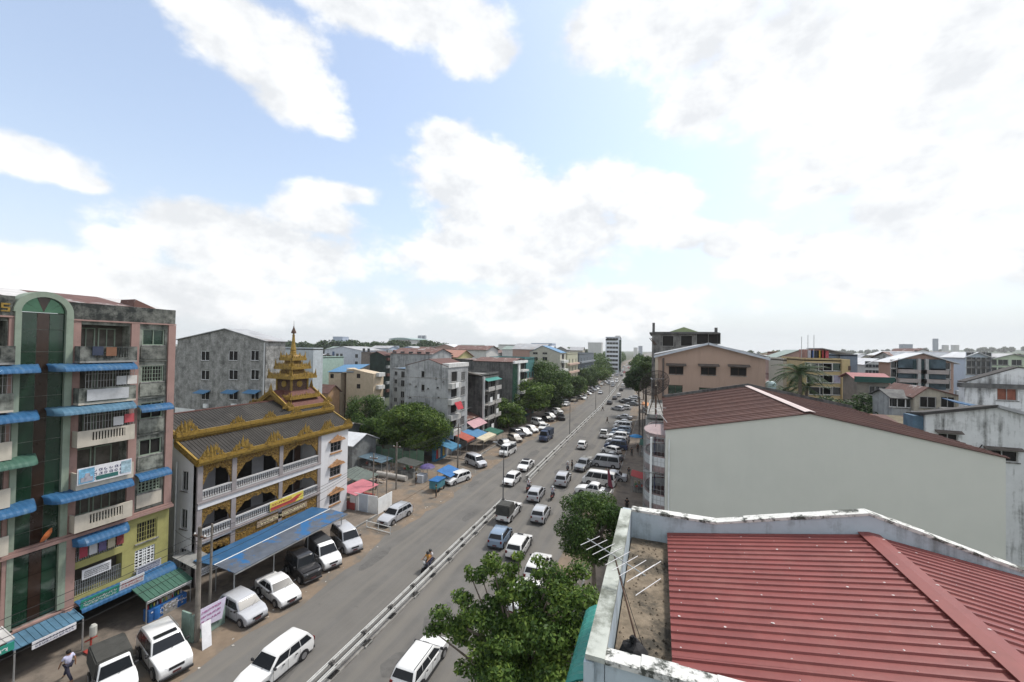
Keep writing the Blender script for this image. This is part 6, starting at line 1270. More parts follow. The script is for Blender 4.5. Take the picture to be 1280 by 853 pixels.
# moving: right carriageway, away from us
o = carpx('pickup', 637, 645, 0, 'white', 'white pickup with tall dark canvas cover beside the median fence', group=MV, cat='pickup')
add_part(o, 'canvas_cover', MB().hexa([(-.85, -2.43, .86), (.85, -2.43, .86), (.85, -.55, .86), (-.85, -.55, .86), (-.80, -2.38, 2.05), (.80, -2.38, 2.05), (.80, -.6, 2.0), (-.80, -.6, 2.0)]), CANV, bevel=.07, seg=2)
carpx('hatch', 676, 648, 2, 'silver', 'silver hatchback driving away right of the canvas-covered pickup', group=MV)
carpx('wagon', 670.5, 622, 3, 'silver', 'silver estate car driving away between the two motorcycles', group=MV)
carpx('suv', 704, 604, 2, 'silver', 'silver off-roader driving away ahead of the pink motorcycle', group=MV)
o = carpx('wagon', 649.5, 688, 2, 'white', 'white estate taxi just beyond the leafy branch tip', group=MV, cat='taxi'); add_part(o, 'roof_vent', MB().box(-.3, .1, 1.5, .3, .3, 1.54), TRIM)
carpx('hatch', 625.5, 677, 4, 'blue', 'pale blue-grey hatchback left of the white estate taxi', group=MV)
carpx('wagon', 673, 716, 2, 'white', 'white car half hidden behind the near tree crown', group=MV)
o = carpx('sedan', 655, 752, -6, 'white', 'white saloon with a door open under the near tree', group=MV)
add_part(o, 'open_door', MB().hexa([(-.86, .75, .3), (-.80, .78, .3), (-1.5, .35, .3), (-1.55, .32, .3), (-.80, .7, 1.35), (-.76, .72, 1.35), (-1.4, .35, 1.35), (-1.44, .33, 1.35)]), WHITE)
o = car('wagon', G(527, 838).x, G(527, 838).y, 1, 'white', 'white estate car nosing away at the bottom edge under the near tree', group=MV)
for s in (-.6, .6): add_part(o, 'roof_rail', MB().tube((s, -1.8, 1.53), (s, .2, 1.53), .02), TRIM)
carpx('hatch', 728, 560, 2, 'white', 'white hatchback alone in the right carriageway beyond the pedestrian', group=MV)
o = carpx('pickup', 755, 546, 2, 'white', 'white pickup with dark open bed beside the parked row', group=MV, cat='pickup'); add_part(o, 'bed_cover', MB().box(-.72, -2.3, .98, .72, -1.0, 1.25), CANV, bevel=.05)
o = carpx('pickup', 729.5, 586, 170, 'grey', 'grey utility pickup standing against the parked minibuses', group=MV, cat='pickup'); add_part(o, 'ladder_rack', MB().box(-.8, -2.3, 1.5, .8, -1.0, 1.56).box(-.8, -2.3, 1.0, -.75, -2.25, 1.5).box(.75, -2.3, 1.0, .8, -2.25, 1.5), CONC)
carpx('sedan', 762, 505.5, 0, 'black', 'black saloon driving away by the third street lamp', group=MV)
carpx('sedan', 768.5, 499.5, 0, 'darkgrey', 'dark grey saloon ahead of the black saloon', group=MV); carpx('hatch', 773.5, 496, 0, 'white', 'white hatchback driving ahead of the dark grey saloon', group=MV)
carpx('hatch', 776.5, 489, 0, 'black', 'small black car farthest of the dark ones by the median', group=MV, low=True); carpx('suv', 784.4, 485, 0, 'black', 'black off-roader far up the right carriageway', group=MV, low=True)
carpx('sedan', 750.6, 492.5, 180, 'silver', 'silver taxi coming down the far left carriageway', group=MV, cat='taxi')
carpx('sedan', 771, 478, 180, 'white', 'white car coming by the parked minibus far up the left carriageway', group=MV, low=True); carpx('hatch', 765.5, 478.3, 180, 'white', 'white hatchback next to it by the far parked minibus', group=MV, low=True)
carpx('hatch', 777, 470, 180, 'silver', 'silver speck of a car far up the left carriageway near the bend', group=MV, low=True)
# left parked row further on
for px, py, kd, hd, col, lab in ((631, 558, 'sedan', -130, 'grey', 'grey saloon tucked behind the white van'), (643.5, 551.5, 'hatch', -128, 'champagne', 'champagne hatchback second behind the white van'), (646, 546, 'suv', -128, 'darkgrey', 'dark grey off-roader in the left parked row under trees'),
    (655.5, 543.5, 'wagon', -128, 'white', 'white estate car with black glass, fourth of the left parked row'), (664.5, 540, 'hatch', -128, 'white', 'white hatchback, fifth of the left parked row'), (672.5, 531.5, 'minivan', -128, 'white', 'white minivan standing tall in the left parked row'),
    (680, 537, 'sedan', 176, 'white', 'white saloon double-parked beside the left row'), (684, 526.5, 'sedan', -128, 'black', 'black saloon in the left row behind the minivan'), (688, 523, 'wagon', -128, 'white', 'white estate car after the black saloon in the left row'), (693.5, 519.5, 'sedan', -128, 'silver', 'silver saloon near the far end of the first left row'),
    (697, 516.5, 'hatch', -128, 'white', 'white hatchback last in the first left row'), (701, 525, 'jeep', -150, 'black', 'black jeep double-parked at the end of the first left row'), (708, 507.5, 'sedan', 176, 'white', 'white taxi waiting at the kerb beyond the first left row'), (718, 502, 'suv', 178, 'beige', 'beige off-roader behind the waiting white taxi'),
    (703, 501.5, 'sedan', -120, 'grey', 'grey saloon under the trees by the waiting taxi'), (726, 499.3, 'wagon', -120, 'white', 'white estate car, near one of the pair side by side'), (731, 498.4, 'sedan', 178, 'white', 'white saloon, outer one of the pair side by side'), (734.5, 493.6, 'hatch', -120, 'white', 'white hatchback in the second left row'),
    (737, 491, 'sedan', -120, 'darkgrey', 'dark grey saloon in the second left row'), (740, 489, 'suv', -120, 'silver', 'silver off-roader in the second left row'), (743.5, 487.3, 'minivan', -120, 'white', 'white minivan in the second left row'), (746, 485, 'wagon', -120, 'grey', 'grey estate car at the end of the second left row'), (756, 479.3, 'sedan', -120, 'white', 'white saloon at the start of the far left row'), (759, 477, 'hatch', -120, 'silver', 'silver hatchback in the far left row')):
    carpx(kd, px, py, hd, col, lab, group=PK, low=py < 500)
o = carpx('van', 764, 474, 178, 'white', 'white minibus parked far up the left kerb', cat='minibus', low=True); carpx('van', 770.5, 470.3, 178, 'silver', 'silver minibus behind the white one far up the left kerb', cat='minibus', low=True)
# right row, nose or tail to the kerb
for px, py, kd, hd, col, lab in ((742, 619, 'pickup', 84, 'white', 'white pickup at the near end of the right row behind the dark tree'), (749, 606, 'van', 86, 'white', 'big white minibus second in the right row'), (765, 600, 'sedan', 90, 'silver', 'silver saloon nosed behind the big white minibus'), (757, 583.5, 'van', 88, 'silver', 'silver minibus with long dark windows in the right row'),
    (763, 575, 'sedan', 88, 'darkgrey', 'dark grey saloon beyond the silver minibus'), (764, 567, 'hatch', 60, 'white', 'small white car angled beside the dark blue van'), (770, 561.5, 'minivan', 88, 'darkblue', 'dark blue van in the right row'), (771, 554.5, 'wagon', 88, 'silver', 'silver estate car after the dark blue van in the right row'),
    (772, 549.5, 'suv', 88, 'white', 'white off-roader in the middle of the right row'), (775, 545, 'sedan', 88, 'blue', 'blue-grey saloon in the right row'), (777, 540.3, 'wagon', 88, 'blue', 'pale blue estate car in the right row'), (778, 536, 'minivan', 88, 'white', 'white minivan in the right row opposite the dark-bed pickup'), (779, 531, 'sedan', 88, 'white', 'white saloon toward the far end of the right row'),
    (780, 524, 'sedan', 80, 'silver', 'silver saloon alone after the right row'), (772, 513, 'wagon', 60, 'silver', 'silver estate car pulling out across the right lane'), (781, 512, 'hatch', 88, 'white', 'white hatchback behind the car pulling out'), (783, 504.5, 'suv', 88, 'darkgrey', 'dark grey off-roader in the second right row'), (780, 503, 'hatch', 88, 'black', 'black hatchback in the second right row'), (790, 507, 'sedan', 88, 'grey', 'grey saloon in the second right row'), (790, 501.5, 'wagon', 88, 'white', 'white estate car in the second right row'), (793, 498.5, 'sedan', 88, 'silver', 'silver saloon at the far end of the second right row')):
    carpx(kd, px, py, hd, col, lab, group=PR, cat={'van': 'minibus', 'minivan': 'van', 'pickup': 'pickup'}.get(kd, 'car'), low=py < 506)
# far traffic, too small to tell apart
g = random.Random(11); cols_ = ['white', 'white', 'silver', 'white', 'grey', 'red', 'black']; occ = []
def mbcar(col, z=0):
    return col
n = 0
for k in range(400):
    y = 215 + (g.random() ** 1.4) * 760; s = g.choice((-26.6, -23.5, -20.6, -15.5, -12.2, -8.9)); x = s + drift(y)
    if any(abs(x - a) < 2.2 and abs(y - c) < 8 for a, c in occ): continue
    occ.append((x, y)); n += 1
    if n > 110: break
    car(g.choice(('sedan', 'wagon', 'hatch', 'van', 'suv')), x, y, 180 if s < -18 else 0, g.choice(cols_), 'tiny distant car in the far traffic toward the bend', group='far traffic toward the bend', low=True)

# ------------------------------------------------------------------ people and motorcycles
def skin_mesh(name, pts, edges, rad, mat, sub=1):
    me = bpy.data.meshes.new(name); me.from_pydata(pts, edges, []); o = bpy.data.objects.new(name, me); C.objects.link(o)
    md = o.modifiers.new('skin', 'SKIN'); md.use_smooth_shade = True
    for i, r_ in enumerate(rad):
        me.skin_vertices[0].data[i].radius = (r_, r_)
    me.skin_vertices[0].data[0].use_root = True
    s = o.modifiers.new('sub', 'SUBSURF'); s.levels = s.render_levels = sub
    dg = bpy.context.evaluated_depsgraph_get(); nm = bpy.data.meshes.new_from_object(o.evaluated_get(dg)); nm.name = name
    bpy.data.objects.remove(o); nm.materials.clear(); nm.materials.append(mat); return nm
POSE = {}
def pose(kind):
    if kind in POSE: return POSE[kind]
    st = {'stand': 0, 'walk': 1, 'ride': 2}[kind]
    if st == 2:
        hip = (0, -.05, .82); J = dict(hip=hip, waist=(0, -.06, 1.0), chest=(0, 0, 1.24), neck=(0, .05, 1.42), head=(0, .08, 1.53), crown=(0, .09, 1.66))
        legs = [((s * .09, -.03, .80), (s * .17, .36, .72), (s * .17, .22, .32), (s * .17, .36, .28)) for s in (1, -1)]
        arms = [((s * .19, .02, 1.36), (s * .27, .22, 1.16), (s * .30, .46, 1.10)) for s in (1, -1)]
    else:
        w_ = .22 if st else 0
        J = dict(hip=(0, 0, .92), waist=(0, 0, 1.06), chest=(0, .0, 1.28), neck=(0, .0, 1.46), head=(0, .02, 1.57), crown=(0, .02, 1.70))
        legs = [((s * .09, 0, .88), (s * .10, s * w_ + .04 * st, .49), (s * .10, s * w_ * 1.9 - (.1 if s < 0 and st else 0), .08), (s * .11, s * w_ * 1.9 + .13, .035)) for s in (1, -1)]
        arms = [((s * .19, 0, 1.40), (s * .25, -s * w_ * .6, 1.13), (s * .25, -s * w_ * .9 + .05, .87)) for s in (1, -1)]
    pts = [J['hip'], J['waist'], J['chest'], J['neck'], J['head'], J['crown']]; ed = [(0, 1), (1, 2), (2, 3), (3, 4), (4, 5)]; ra = [.13, .125, .145, .055, .095, .07]
    pts.append((J['head'][0], J['head'][1] + .11, J['head'][2] - .01)); ed.append((4, 6)); ra.append(.022)      # nose
    for a in arms:
        i = len(pts); pts += list(a); ed += [(2, i), (i, i + 1), (i + 1, i + 2)]; ra += [.058, .042, .034]
        d = (Vector(a[2]) - Vector(a[1])).normalized(); side = Vector((0, 1, 0)) if st != 2 else Vector((1, 0, 0)); palm = Vector(a[2]) + d * .08
        j = len(pts); pts.append(tuple(palm)); ed.append((i + 2, j)); ra.append(.030)
        for f, off in enumerate((-.03, -.01, .01, .03)):
            tip = palm + d * (.075 - .01 * abs(f - 1.3)) + side * off; kn = palm + d * .035 + side * off; q = len(pts); pts += [tuple(kn), tuple(tip)]; ed += [(j, q), (q, q + 1)]; ra += [.010, .008]
        th = len(pts); pts.append(tuple(Vector(a[2]) + d * .07 + side * .06)); ed.append((i + 2, th)); ra.append(.010)
    for l in legs:
        i = len(pts); pts += list(l); ed += [(0, i), (i, i + 1), (i + 1, i + 2), (i + 2, i + 3)]; ra += [.088, .062, .040, .038]
    body = skin_mesh('body', pts, ed, ra, SKIN)
    sp = [J['hip'], J['waist'], J['chest'], (J['neck'][0], J['neck'][1], J['neck'][2] - .05)]; se = [(0, 1), (1, 2), (2, 3)]; sr = [.155, .145, .165, .075]
    for a in arms: i = len(sp); sp += [a[0], tuple((Vector(a[0]) + Vector(a[1])) / 2 + (Vector(a[1]) - Vector(a[0])) * .2)]; se += [(2, i), (i, i + 1)]; sr += [.078, .062]
    shirt = skin_mesh('shirt', sp, se, sr, WHITE)
    tp_ = [J['hip']]; te = []; trd = [.155]
    for l in legs: i = len(tp_); tp_ += [l[0], l[1], tuple(Vector(l[1]) + (Vector(l[2]) - Vector(l[1])) * .9)]; te += [(0, i), (i, i + 1), (i + 1, i + 2)]; trd += [.105, .082, .066]
    trousers = skin_mesh('trousers', tp_, te, trd, DARK)
    h = J['head']; hair = MB().lathe([(.10, -.02), (.118, .05), (.10, .12), (.05, .16), (.01, .17)], (h[0], h[1] - .025, h[2] - .0), n=10).mesh('hair', HAIR, smooth=True)
    hel = MB().lathe([(.13, -.03), (.15, .04), (.13, .13), (.07, .18), (.01, .195)], (h[0], h[1], h[2]), n=12).mesh('helmet', WHITE, smooth=True)
    POSE[kind] = (body, shirt, trousers, hair, hel); return POSE[kind]
def person(x, y, z, head, kind, shirt, trous, label, helmet=None, group='people on the street'):
    b = pose(kind); o = thing('person', label, 'person', (x, y, z), group, R(head))
    link('body', b[0], o, local=True); link('shirt', b[1], o, mat=M('shirt_%s' % str(shirt), shirt, rough=.9), local=True); link('trousers', b[2], o, mat=M('trousers_%s' % str(trous), trous, rough=.9), local=True)
    if helmet: link('helmet', b[4], o, mat=M('helmet_%s' % str(helmet), helmet, rough=.3), local=True)
    else: link('hair', b[3], o, local=True)
    return o
def moto(x, y, head, col, label):
    o = thing('motorcycle', label, 'motorcycle', (x, y, 0), 'motorcycles on the road', R(head)); p = paint(col + '_car_paint', PAINTS[col])
    wm = MB(Matrix.Rotation(R(90), 4, 'Y')).lathe([(.2, -.05), (.29, -.045), (.29, .045), (.2, .05)], n=14).mesh('wheel', BLACK)
    for yy in (.62, -.60): link('wheel', wm, o, (0, yy, .29), local=True)
    add_part(o, 'frame', MB().hexa([(-.10, -.75, .45), (.10, -.75, .45), (.12, .35, .35), (-.12, .35, .35), (-.09, -.85, .70), (.09, -.85, .70), (.10, .45, .78), (-.10, .45, .78)]), p, bevel=.03)
    add_part(o, 'engine', MB().box(-.14, -.2, .22, .14, .25, .45), TRIM, bevel=.03)
    add_part(o, 'seat', MB().box(-.13, -.78, .70, .13, .08, .79), BLACK, bevel=.03)
    add_part(o, 'fork', MB().tube((0, .62, .29), (0, .42, .98), .035), STEEL); add_part(o, 'handlebar', MB().tube((-.34, .36, 1.04), (.34, .36, 1.04), .018), TRIM)
    add_part(o, 'headlight', MB().box(-.08, .48, .84, .08, .58, .98), LAMPW); add_part(o, 'tail_light', MB().box(-.07, -.89, .62, .07, -.85, .70), LAMPR); add_part(o, 'front_mudguard', MB().box(-.06, .45, .56, .06, .82, .61), p)
    return o
for px, py, hd, col, sh, hel, who, lab in ((535, 713, 172, 'darkgrey', (.45, .22, .05), (.03, .03, .03), 'rider in orange-brown jacket and black helmet near the median fence', 'dark motorcycle with luggage coming along the median fence'), (660.5, 614, 0, 'red', (.55, .50, .52), (.6, .6, .6), 'rider in pale top waiting at the median gap', 'red motorcycle waiting at the median gap'), (690.5, 624, 0, 'red', (.4, .4, .46), (.6, .62, .62), 'rider in grey top and white helmet behind the silver off-roader', 'red motorcycle riding between the silver cars'), (709.5, 590, 10, 'darkgrey', (.3, .3, .32), (.5, .5, .5), 'rider in grey beside the standing pedestrian', 'dark motorcycle crossing beside the standing pedestrian')):
    p = G(px, py); moto(p.x, p.y, hd, col, lab); person(p.x, p.y, 0, hd, 'ride', sh, (.05, .05, .07), who, hel)
p = G(535, 713); person(p.x, p.y + .42, .02, 172, 'ride', (.5, .5, .52), (.05, .06, .12), 'pillion passenger in white behind the orange-brown rider', (.05, .05, .05))
for px, py, z, hd, kd, sh, tr_, lab in ((84.5, 850, .13, 100, 'walk', (.50, .50, .66), (.03, .03, .05), 'pedestrian in white shirt and dark trousers walking at the lower left pavement'), (715, 588, 0, 80, 'stand', (.03, .03, .035), (.03, .03, .03), 'pedestrian in black standing in the carriageway beyond the gap'), (786, 598, .13, 170, 'walk', (.04, .04, .05), (.16, .16, .14), 'pedestrian in dark clothes walking down the right footpath'), (783.5, 640, .13, 0, 'stand', (.02, .02, .02), (.02, .02, .02), 'person in black at the right footpath beside the parapet end'), (759, 529.5, 0, 90, 'walk', (.06, .05, .05), (.04, .04, .04), 'pedestrian crossing the right carriageway beyond the dark-bed pickup'), (753.4, 514, 0, 90, 'walk', (.10, .08, .08), (.05, .05, .06), 'pedestrian by the median beside the third street lamp'), (789.5, 571, .13, 180, 'stand', (.05, .05, .05), (.05, .05, .05), 'person in black standing on the right footpath near the blue umbrella'), (629, 749, 0, 20, 'stand', (.10, .05, .05), (.03, .03, .03), 'person in dark red standing in the road under the near tree'), (797, 566, .13, 200, 'stand', (.08, .05, .04), (.04, .04, .04), 'person in brown beside the blue umbrella'), (696, 527, 0, 120, 'stand', (.12, .06, .08), (.03, .03, .04), 'person standing by the black jeep at the left kerb'), (560, 560, .13, 60, 'stand', (.35, .08, .1), (.05, .05, .1), 'person in red at the blue shop front under the street tree'), (786, 556, .13, 10, 'walk', (.3, .3, .3), (.05, .05, .05), 'person in grey further up the right footpath')):
    p = G(px, py, z); person(p.x, p.y, z, hd, kd, sh, tr_, lab)

# ------------------------------------------------------------------ left roadside: poles, wires, signs, stalls, lot
WOODP = M('weathered_pole', (.20, .18, .155), rough=.9, var=.25, dark=(.10, .085, .07), lo=.5, hi=.66)
def pole(px, py, h, label, r=.14, arm=True, name='utility_pole', lean=(0, 0), X=None):
    p = G(px, py); o = thing(name, label, 'utility pole', p, 'utility poles along the left pavement')
    MB().tube((p.x, p.y, 0), (p.x + lean[0], p.y + lean[1], h), r, r * .7, n=9).build('pole', WOODP, o)
    if arm:
        MB().box(p.x - .6 + lean[0], p.y - .05, h - .7, p.x + .6 + lean[0], p.y + .05, h - .6).build('crossarm', RUST, o)
        for k in (-.5, 0, .5): MB().lathe([(.04, 0), (.06, .04), (.03, .12)], (p.x + k + lean[0], p.y, h - .6), n=7).build('insulator', WHITE, o)
    return Vector((p.x + lean[0], p.y + lean[1], h))
P1 = pole(246, 802, 7.6, 'thick grey utility pole behind the lilac sign', .17); P2 = pole(262, 768, 6.6, 'thin brown pole just right of the thick grey pole', .10, arm=False)
P3 = pole(495, 612, 6.5, 'utility pole beside the pink-roofed stall', .11); P4 = pole(572, 588, 7.5, 'utility pole by the red awning stalls', .13); P5 = pole(483, 620, 5.2, 'shorter white post left of the stall pole', .09, arm=False)
P6 = pole(466, 628, 6.2, 'leaning service pole beside the white panel fence', .09)
def wire(a, b, sag, label, r=.016):
    a, b = Vector(a), Vector(b); pts = [a + (b - a) * (k / 12) - Vector((0, 0, sag * 4 * (k / 12) * (1 - k / 12))) for k in range(13)]
    o = MB().path(pts, r, n=4).build('power_cable', M('cable', (.03, .03, .03), rough=.6)); tag(o, label, 'cable', 'overhead cables along the left pavement')
for k, dz in enumerate((-.55, -.9, -1.3, -2.2)):
    nm = ('highest', 'second highest', 'third highest', 'lowest')[k]
    wire(P1 + Vector((-.2 + .2 * k, 0, dz)), (-31.2 + .2 * k, 2.0, 6.6 + dz), .35, nm + ' black overhead cable crossing the apartment block front')
    wire(P1 + Vector((-.2 + .2 * k, 0, dz)), P6 + Vector((0, 0, dz * .5)), .8, nm + ' black overhead cable crossing the monastery front')
    wire(P6 + Vector((0, 0, dz * .5)), P4 + Vector((0, 0, dz * .5)), .6, nm + ' black overhead cable over the dirt lot toward the red awning stalls')
wire(P1 + Vector((0, 0, -1)), (-35.9, 20.8, 5.0), .2, 'black service cable from the thick grey pole to the alley')
wire(P4, (-31, 100, 7), .7, 'black overhead cable running on past the street trees'); wire(P3, (-36, 63, 7), .5, 'black service cable from the stall pole into the big tree')
# lilac notice leaning at the pole on a pale green hoarding
o = thing('hoarding', 'pale green hoarding with lilac notice wrapped round the grey pole foot', 'hoarding', (-28.9, 18.8, 0))
MB().box(-29.0, 17.9, .02, -28.8, 20.0, 1.75).build('green_panel', M('pale_green_panel', (.20, .28, .24), var=.25), o)
MB().box(-29.9, 17.85, .02, -29.02, 17.95, 1.9).build('side_panel', M('pale_green_panel', (.20, .28, .24), var=.25), o)
s_ = MB().hexa([(-28.72, 18.0, .75), (-28.72, 19.7, .55), (-28.69, 19.7, .55), (-28.69, 18.0, .75), (-28.75, 18.1, 2.0), (-28.75, 20.0, 1.9), (-28.72, 20.0, 1.9), (-28.72, 18.1, 2.0)]).build('notice', SIGNP, o)
q = MB()
for i in range(3): scribble(q, lambda u, z, d: (-28.69 + d * .8, u, z), 18.3, 19.6, .95 + i * .32, 1.17 + i * .32, 8, seed=50 + i)
q.build('lettering', M('magenta_ink', (.35, .08, .25)), s_)
o = thing('sandwich_board', 'white board leaning in front of the lilac notice', 'board', (-28, 18.2, 0)); MB().hexa([(-27.55, 17.7, .02), (-27.5, 18.25, .02), (-27.45, 18.25, .02), (-27.5, 17.7, .02), (-28.5, 18.2, 1.15), (-28.45, 18.75, 1.15), (-28.4, 18.75, 1.15), (-28.45, 18.2, 1.15)]).build('board', M('grey_white_board', (.48, .48, .49), var=.12), o)
# red pump and frame on the pavement
p = G(118, 815, .13); o = thing('hand_trolley', 'red iron trolley with pale drum on the lower left pavement', 'trolley', p)
MB().box(p.x - .5, p.y - .35, .2, p.x + .5, p.y + .35, .26).box(p.x - .45, p.y - .04, .26, p.x - .38, p.y + .04, 1.5).box(p.x - .45, p.y - .3, .8, p.x - .38, p.y + .3, .86).build('frame', M('red_iron', (.30, .05, .04), rough=.6), o)
MB().lathe([(.16, 0), (.18, .1), (.18, .6), (.10, .72)], (p.x - .2, p.y, 1.1), n=10).build('drum', M('pale_drum', (.42, .42, .38)), o)
for s in (-.37, .37): MB(Matrix.Translation((p.x + .3, p.y + s, .22)) @ Matrix.Rotation(R(90), 4, 'X')).lathe([(.1, -.03), (.12, 0), (.1, .03)], n=10).build('wheel', BLACK, o)
p = G(205, 768, .13); o = thing('goods_rack', 'street rack with blue drum and pale goods beside the green canopy', 'rack', p)
MB().lathe([(.28, 0), (.3, .4), (.28, .85)], (p.x - .1, p.y - .5, .13), n=12).build('blue_drum', M('blue_plastic', (.03, .14, .40), rough=.4), o)
MB().box(p.x - .5, p.y - .1, .13, p.x + .1, p.y + .8, .9).build('table', CONC, o)
for k in range(6): MB().box(p.x - .45 + .1 * (k % 2), p.y - .05 + k * .13, .9, p.x - .2, p.y + .06 + k * .13, 1.2 + .1 * (k % 3)).build('parcel', M('parcel_%d' % (k % 3), [(.5, .48, .42), (.3, .24, .16), (.45, .45, .46)][k % 3]), o)
# kerb barrier by the silver estate car
p0, p1 = G(458, 660), G(488, 668); o = thing('barrier', 'low white pipe barrier lying at the kerb before the silver estate car', 'barrier', p0)
q = MB()
for z in (.12, .75): q.tube((p0.x, p0.y, z), (p1.x, p1.y, z), .04)
for t in (0, .5, 1): a = p0 + (p1 - p0) * t; q.tube((a.x, a.y, 0), (a.x, a.y, .8), .035)
q.build('pipe_frame', PIPE, o)
# white panel fence beside the monastery
o = thing('fence', 'white and grey sheet panels fencing the lot beside the monastery', 'fence', (-34, 39.2, 0))
for k in range(3): MB().box(-35 + k * 1.35, 39.0, .02, -33.7 + k * 1.35, 39.06, 2.1).build('panel', [WHITE, M('pale_blue_panel', (.45, .50, .56)), WHITE][k], o)
MB().box(-30.9, 39.0, .02, -30.84, 41.6, 1.9).build('panel', WHITE, o)
# dirt lot: stall, heaps, green sheet fence, huts
def stall(label, x0, x1, y0, y1, z0, z1, roofm, body=None, cat='stall', under=None):
    o = thing('market_stall', label, cat, ((x0 + x1) / 2, (y0 + y1) / 2, 0), 'stalls along the left pavement')
    MB().slab((x0, y0, z1), (x0, y1, z1), (x1, y1, z0), (x1, y0, z0), .05).build('roof', roofm, o)
    for x in (x0 + .1, x1 - .1):
        for y in (y0 + .1, y1 - .1): MB().tube((x, y, 0), (x, y, z0 if x > (x0 + x1) / 2 else z1), .035).build('post', STEEL, o)
    MB().box(x0 + .3, y0 + .3, .02, x1 - .4, y1 - .3, .85).build('counter', body or CONC, o)
    g_ = random.Random(int(x0 * 7 + y0))
    for k in range(6): x, y = g_.uniform(x0 + .4, x1 - .7), g_.uniform(y0 + .4, y1 - .6); c_ = g_.choice(((.3, .08, .06), (.35, .3, .2), (.1, .2, .1), (.4, .4, .4))); MB().box(x, y, .85, x + .3, y + .3, 1.0 + g_.random() * .3).build('goods', M('goods_%s' % str(c_), c_), o)
    return o
PINKT = M('pink_tarpaulin', (.40, .13, .15), rough=.6, var=.15); BLUET = M('bright_blue_tarpaulin', (.03, .125, .31), rough=.45, var=.25)
p = G(452, 632); stall('stall with pink-red sheet roof on the dirt lot', p.x - 1.8, p.x + .8, p.y - 2.0, p.y + 2.2, 2.0, 2.4, PINKT, M('red_counter', (.3, .06, .05)))
p = G(562, 606); o = stall('low stall with bright blue tarpaulin at the kerb by the standing estate car', p.x - 1.9, p.x + .4, p.y - .5, p.y + 3.0, 1.25, 1.9, BLUET, M('blue_counter', (.05, .18, .25)))
p = G(551, 612); q = thing('food_cart', 'blue-green food cart beside the bright blue tarpaulin stall', 'cart', p); MB().box(p.x - 1, p.y - 1.4, .45, p.x + .3, p.y + .6, 1.5).build('cart_body', M('teal_cart', (.06, .18, .22), var=.3), q); MB().box(p.x - 1.1, p.y - 1.5, 1.5, p.x + .4, p.y + .7, 1.56).build('top', BLUET, q)
for yy in (-1.0, .3): MB(Matrix.Translation((p.x + .3, p.y + yy, .3)) @ Matrix.Rotation(R(90), 4, 'Y')).lathe([(.2, -.04), (.3, 0), (.2, .04)], n=12).build('wheel', BLACK, q)
p = G(534, 600); o = thing('parasol', 'purple and blue parasol over a vendor at the lot entrance', 'parasol', p); MB().lathe([(1.15, 0), (.9, .22), (.45, .42), (.05, .5)], (p.x, p.y, 1.9), n=10).build('canopy', M('purple_parasol', (.08, .06, .16), rough=.6, var=.5, scale=1.2), o); MB().tube((p.x, p.y, 0), (p.x, p.y, 2.7), .03).build('pole', STEEL, o)
p = G(528, 602); o = thing('vendor_box', 'pale vendor box below the purple parasol', 'box', p); MB().box(p.x - .6, p.y - .8, .02, p.x + .5, p.y + .6, 1.1).build('box', M('pale_vendor_box', (.42, .44, .47), var=.2), o)
GREENS = M('green_sheet_fence', (.095, .17, .115), rough=.75, var=.25, scale=.8, dark=(.07, .085, .06), dscale=.6, lo=.5, hi=.66)
o = thing('fence', 'faded green sheet fence under the big street tree', 'fence', (-42, 56, 0))
pa_, pb_ = Vector((-47.0, 56.6, 0)), Vector((-36.5, 57.6, 0))
for k in range(8):
    a = pa_ + (pb_ - pa_) * k / 8; c = pa_ + (pb_ - pa_) * (k + 1) / 8 - Vector((.06, 0, 0)); h = 2.4 + .2 * math.sin(k * 2.1); MB().hexa([(a.x, a.y, 0), (c.x, c.y, 0), (c.x, c.y + .05, 0), (a.x, a.y + .05, 0), (a.x, a.y, h), (c.x, c.y, h - .1), (c.x, c.y + .05, h - .1), (a.x, a.y + .05, h)]).build('panel', GREENS, o)
    MB().tube((a.x, a.y - .05, 0), (a.x, a.y - .05, h + .2), .05).build('post', WOODP, o)
g = random.Random(9); b = MB()
for k in range(260):
    x, y = g.gauss(-42.0, 2.4), g.gauss(51.0, 2.2); s = g.uniform(.08, .4); h = max(.1, .9 - .25 * math.hypot(x + 42.0, y - 51.0)) * g.random()
    M0 = Matrix.Translation((x, y, h)) @ Matrix.Rotation(g.random() * 3, 4, 'Z') @ Matrix.Rotation(g.random(), 4, 'X'); bb = MB(M0).box(-s, -s * .6, -.06, s, s * .6, .08); o_ = len(b.v); b.v += bb.v; b.f += [tuple(i + o_ for i in f) for f in bb.f]
o = b.build('rubble', M('rubble', (.24, .20, .17), var=.4, scale=3)); tag(o, 'heap of broken brick and timber on the dirt lot', 'rubble', kind='stuff')
o = thing('log', 'pale grey fallen tank or log lying on the dirt lot', 'log', (-37.5, 50, 0)); MB().tube((-40, 50.2, .45), (-34.6, 50.0, .42), .42, .40, n=12).build('log', M('pale_log', (.33, .31, .28), var=.2), o)
o = building('shed', 'grey tin hut with pale sheet roof right behind the monastery corner', 'hut', -49.2, -44.6, 50.0, 55.5, 4.3, M('grey_tin_wall', (.17, .18, .18), var=.25, dark=(.08, .08, .08), lo=.5, hi=.64), [('S', -46.9, 1.0, 1.2, 1.2, 'two')], ('gableX', 1.2, TINW, .4))
MB().slab((-49.4, 48.4, 2.0), (-45.4, 48.4, 2.0), (-45.4, 49.9, 2.7), (-49.4, 49.9, 2.7), .05).build('blue_awning', BLUET, o)
o = building('shed', 'long low dark tin shed beneath the round green tree', 'hut', -62, -51, 52, 62, 4.6, M('dark_tin_wall', (.09, .10, .10), var=.3), [], ('gableX', 1.4, M('grey_brown_tin', (.19, .18, .17), var=.3), .5))
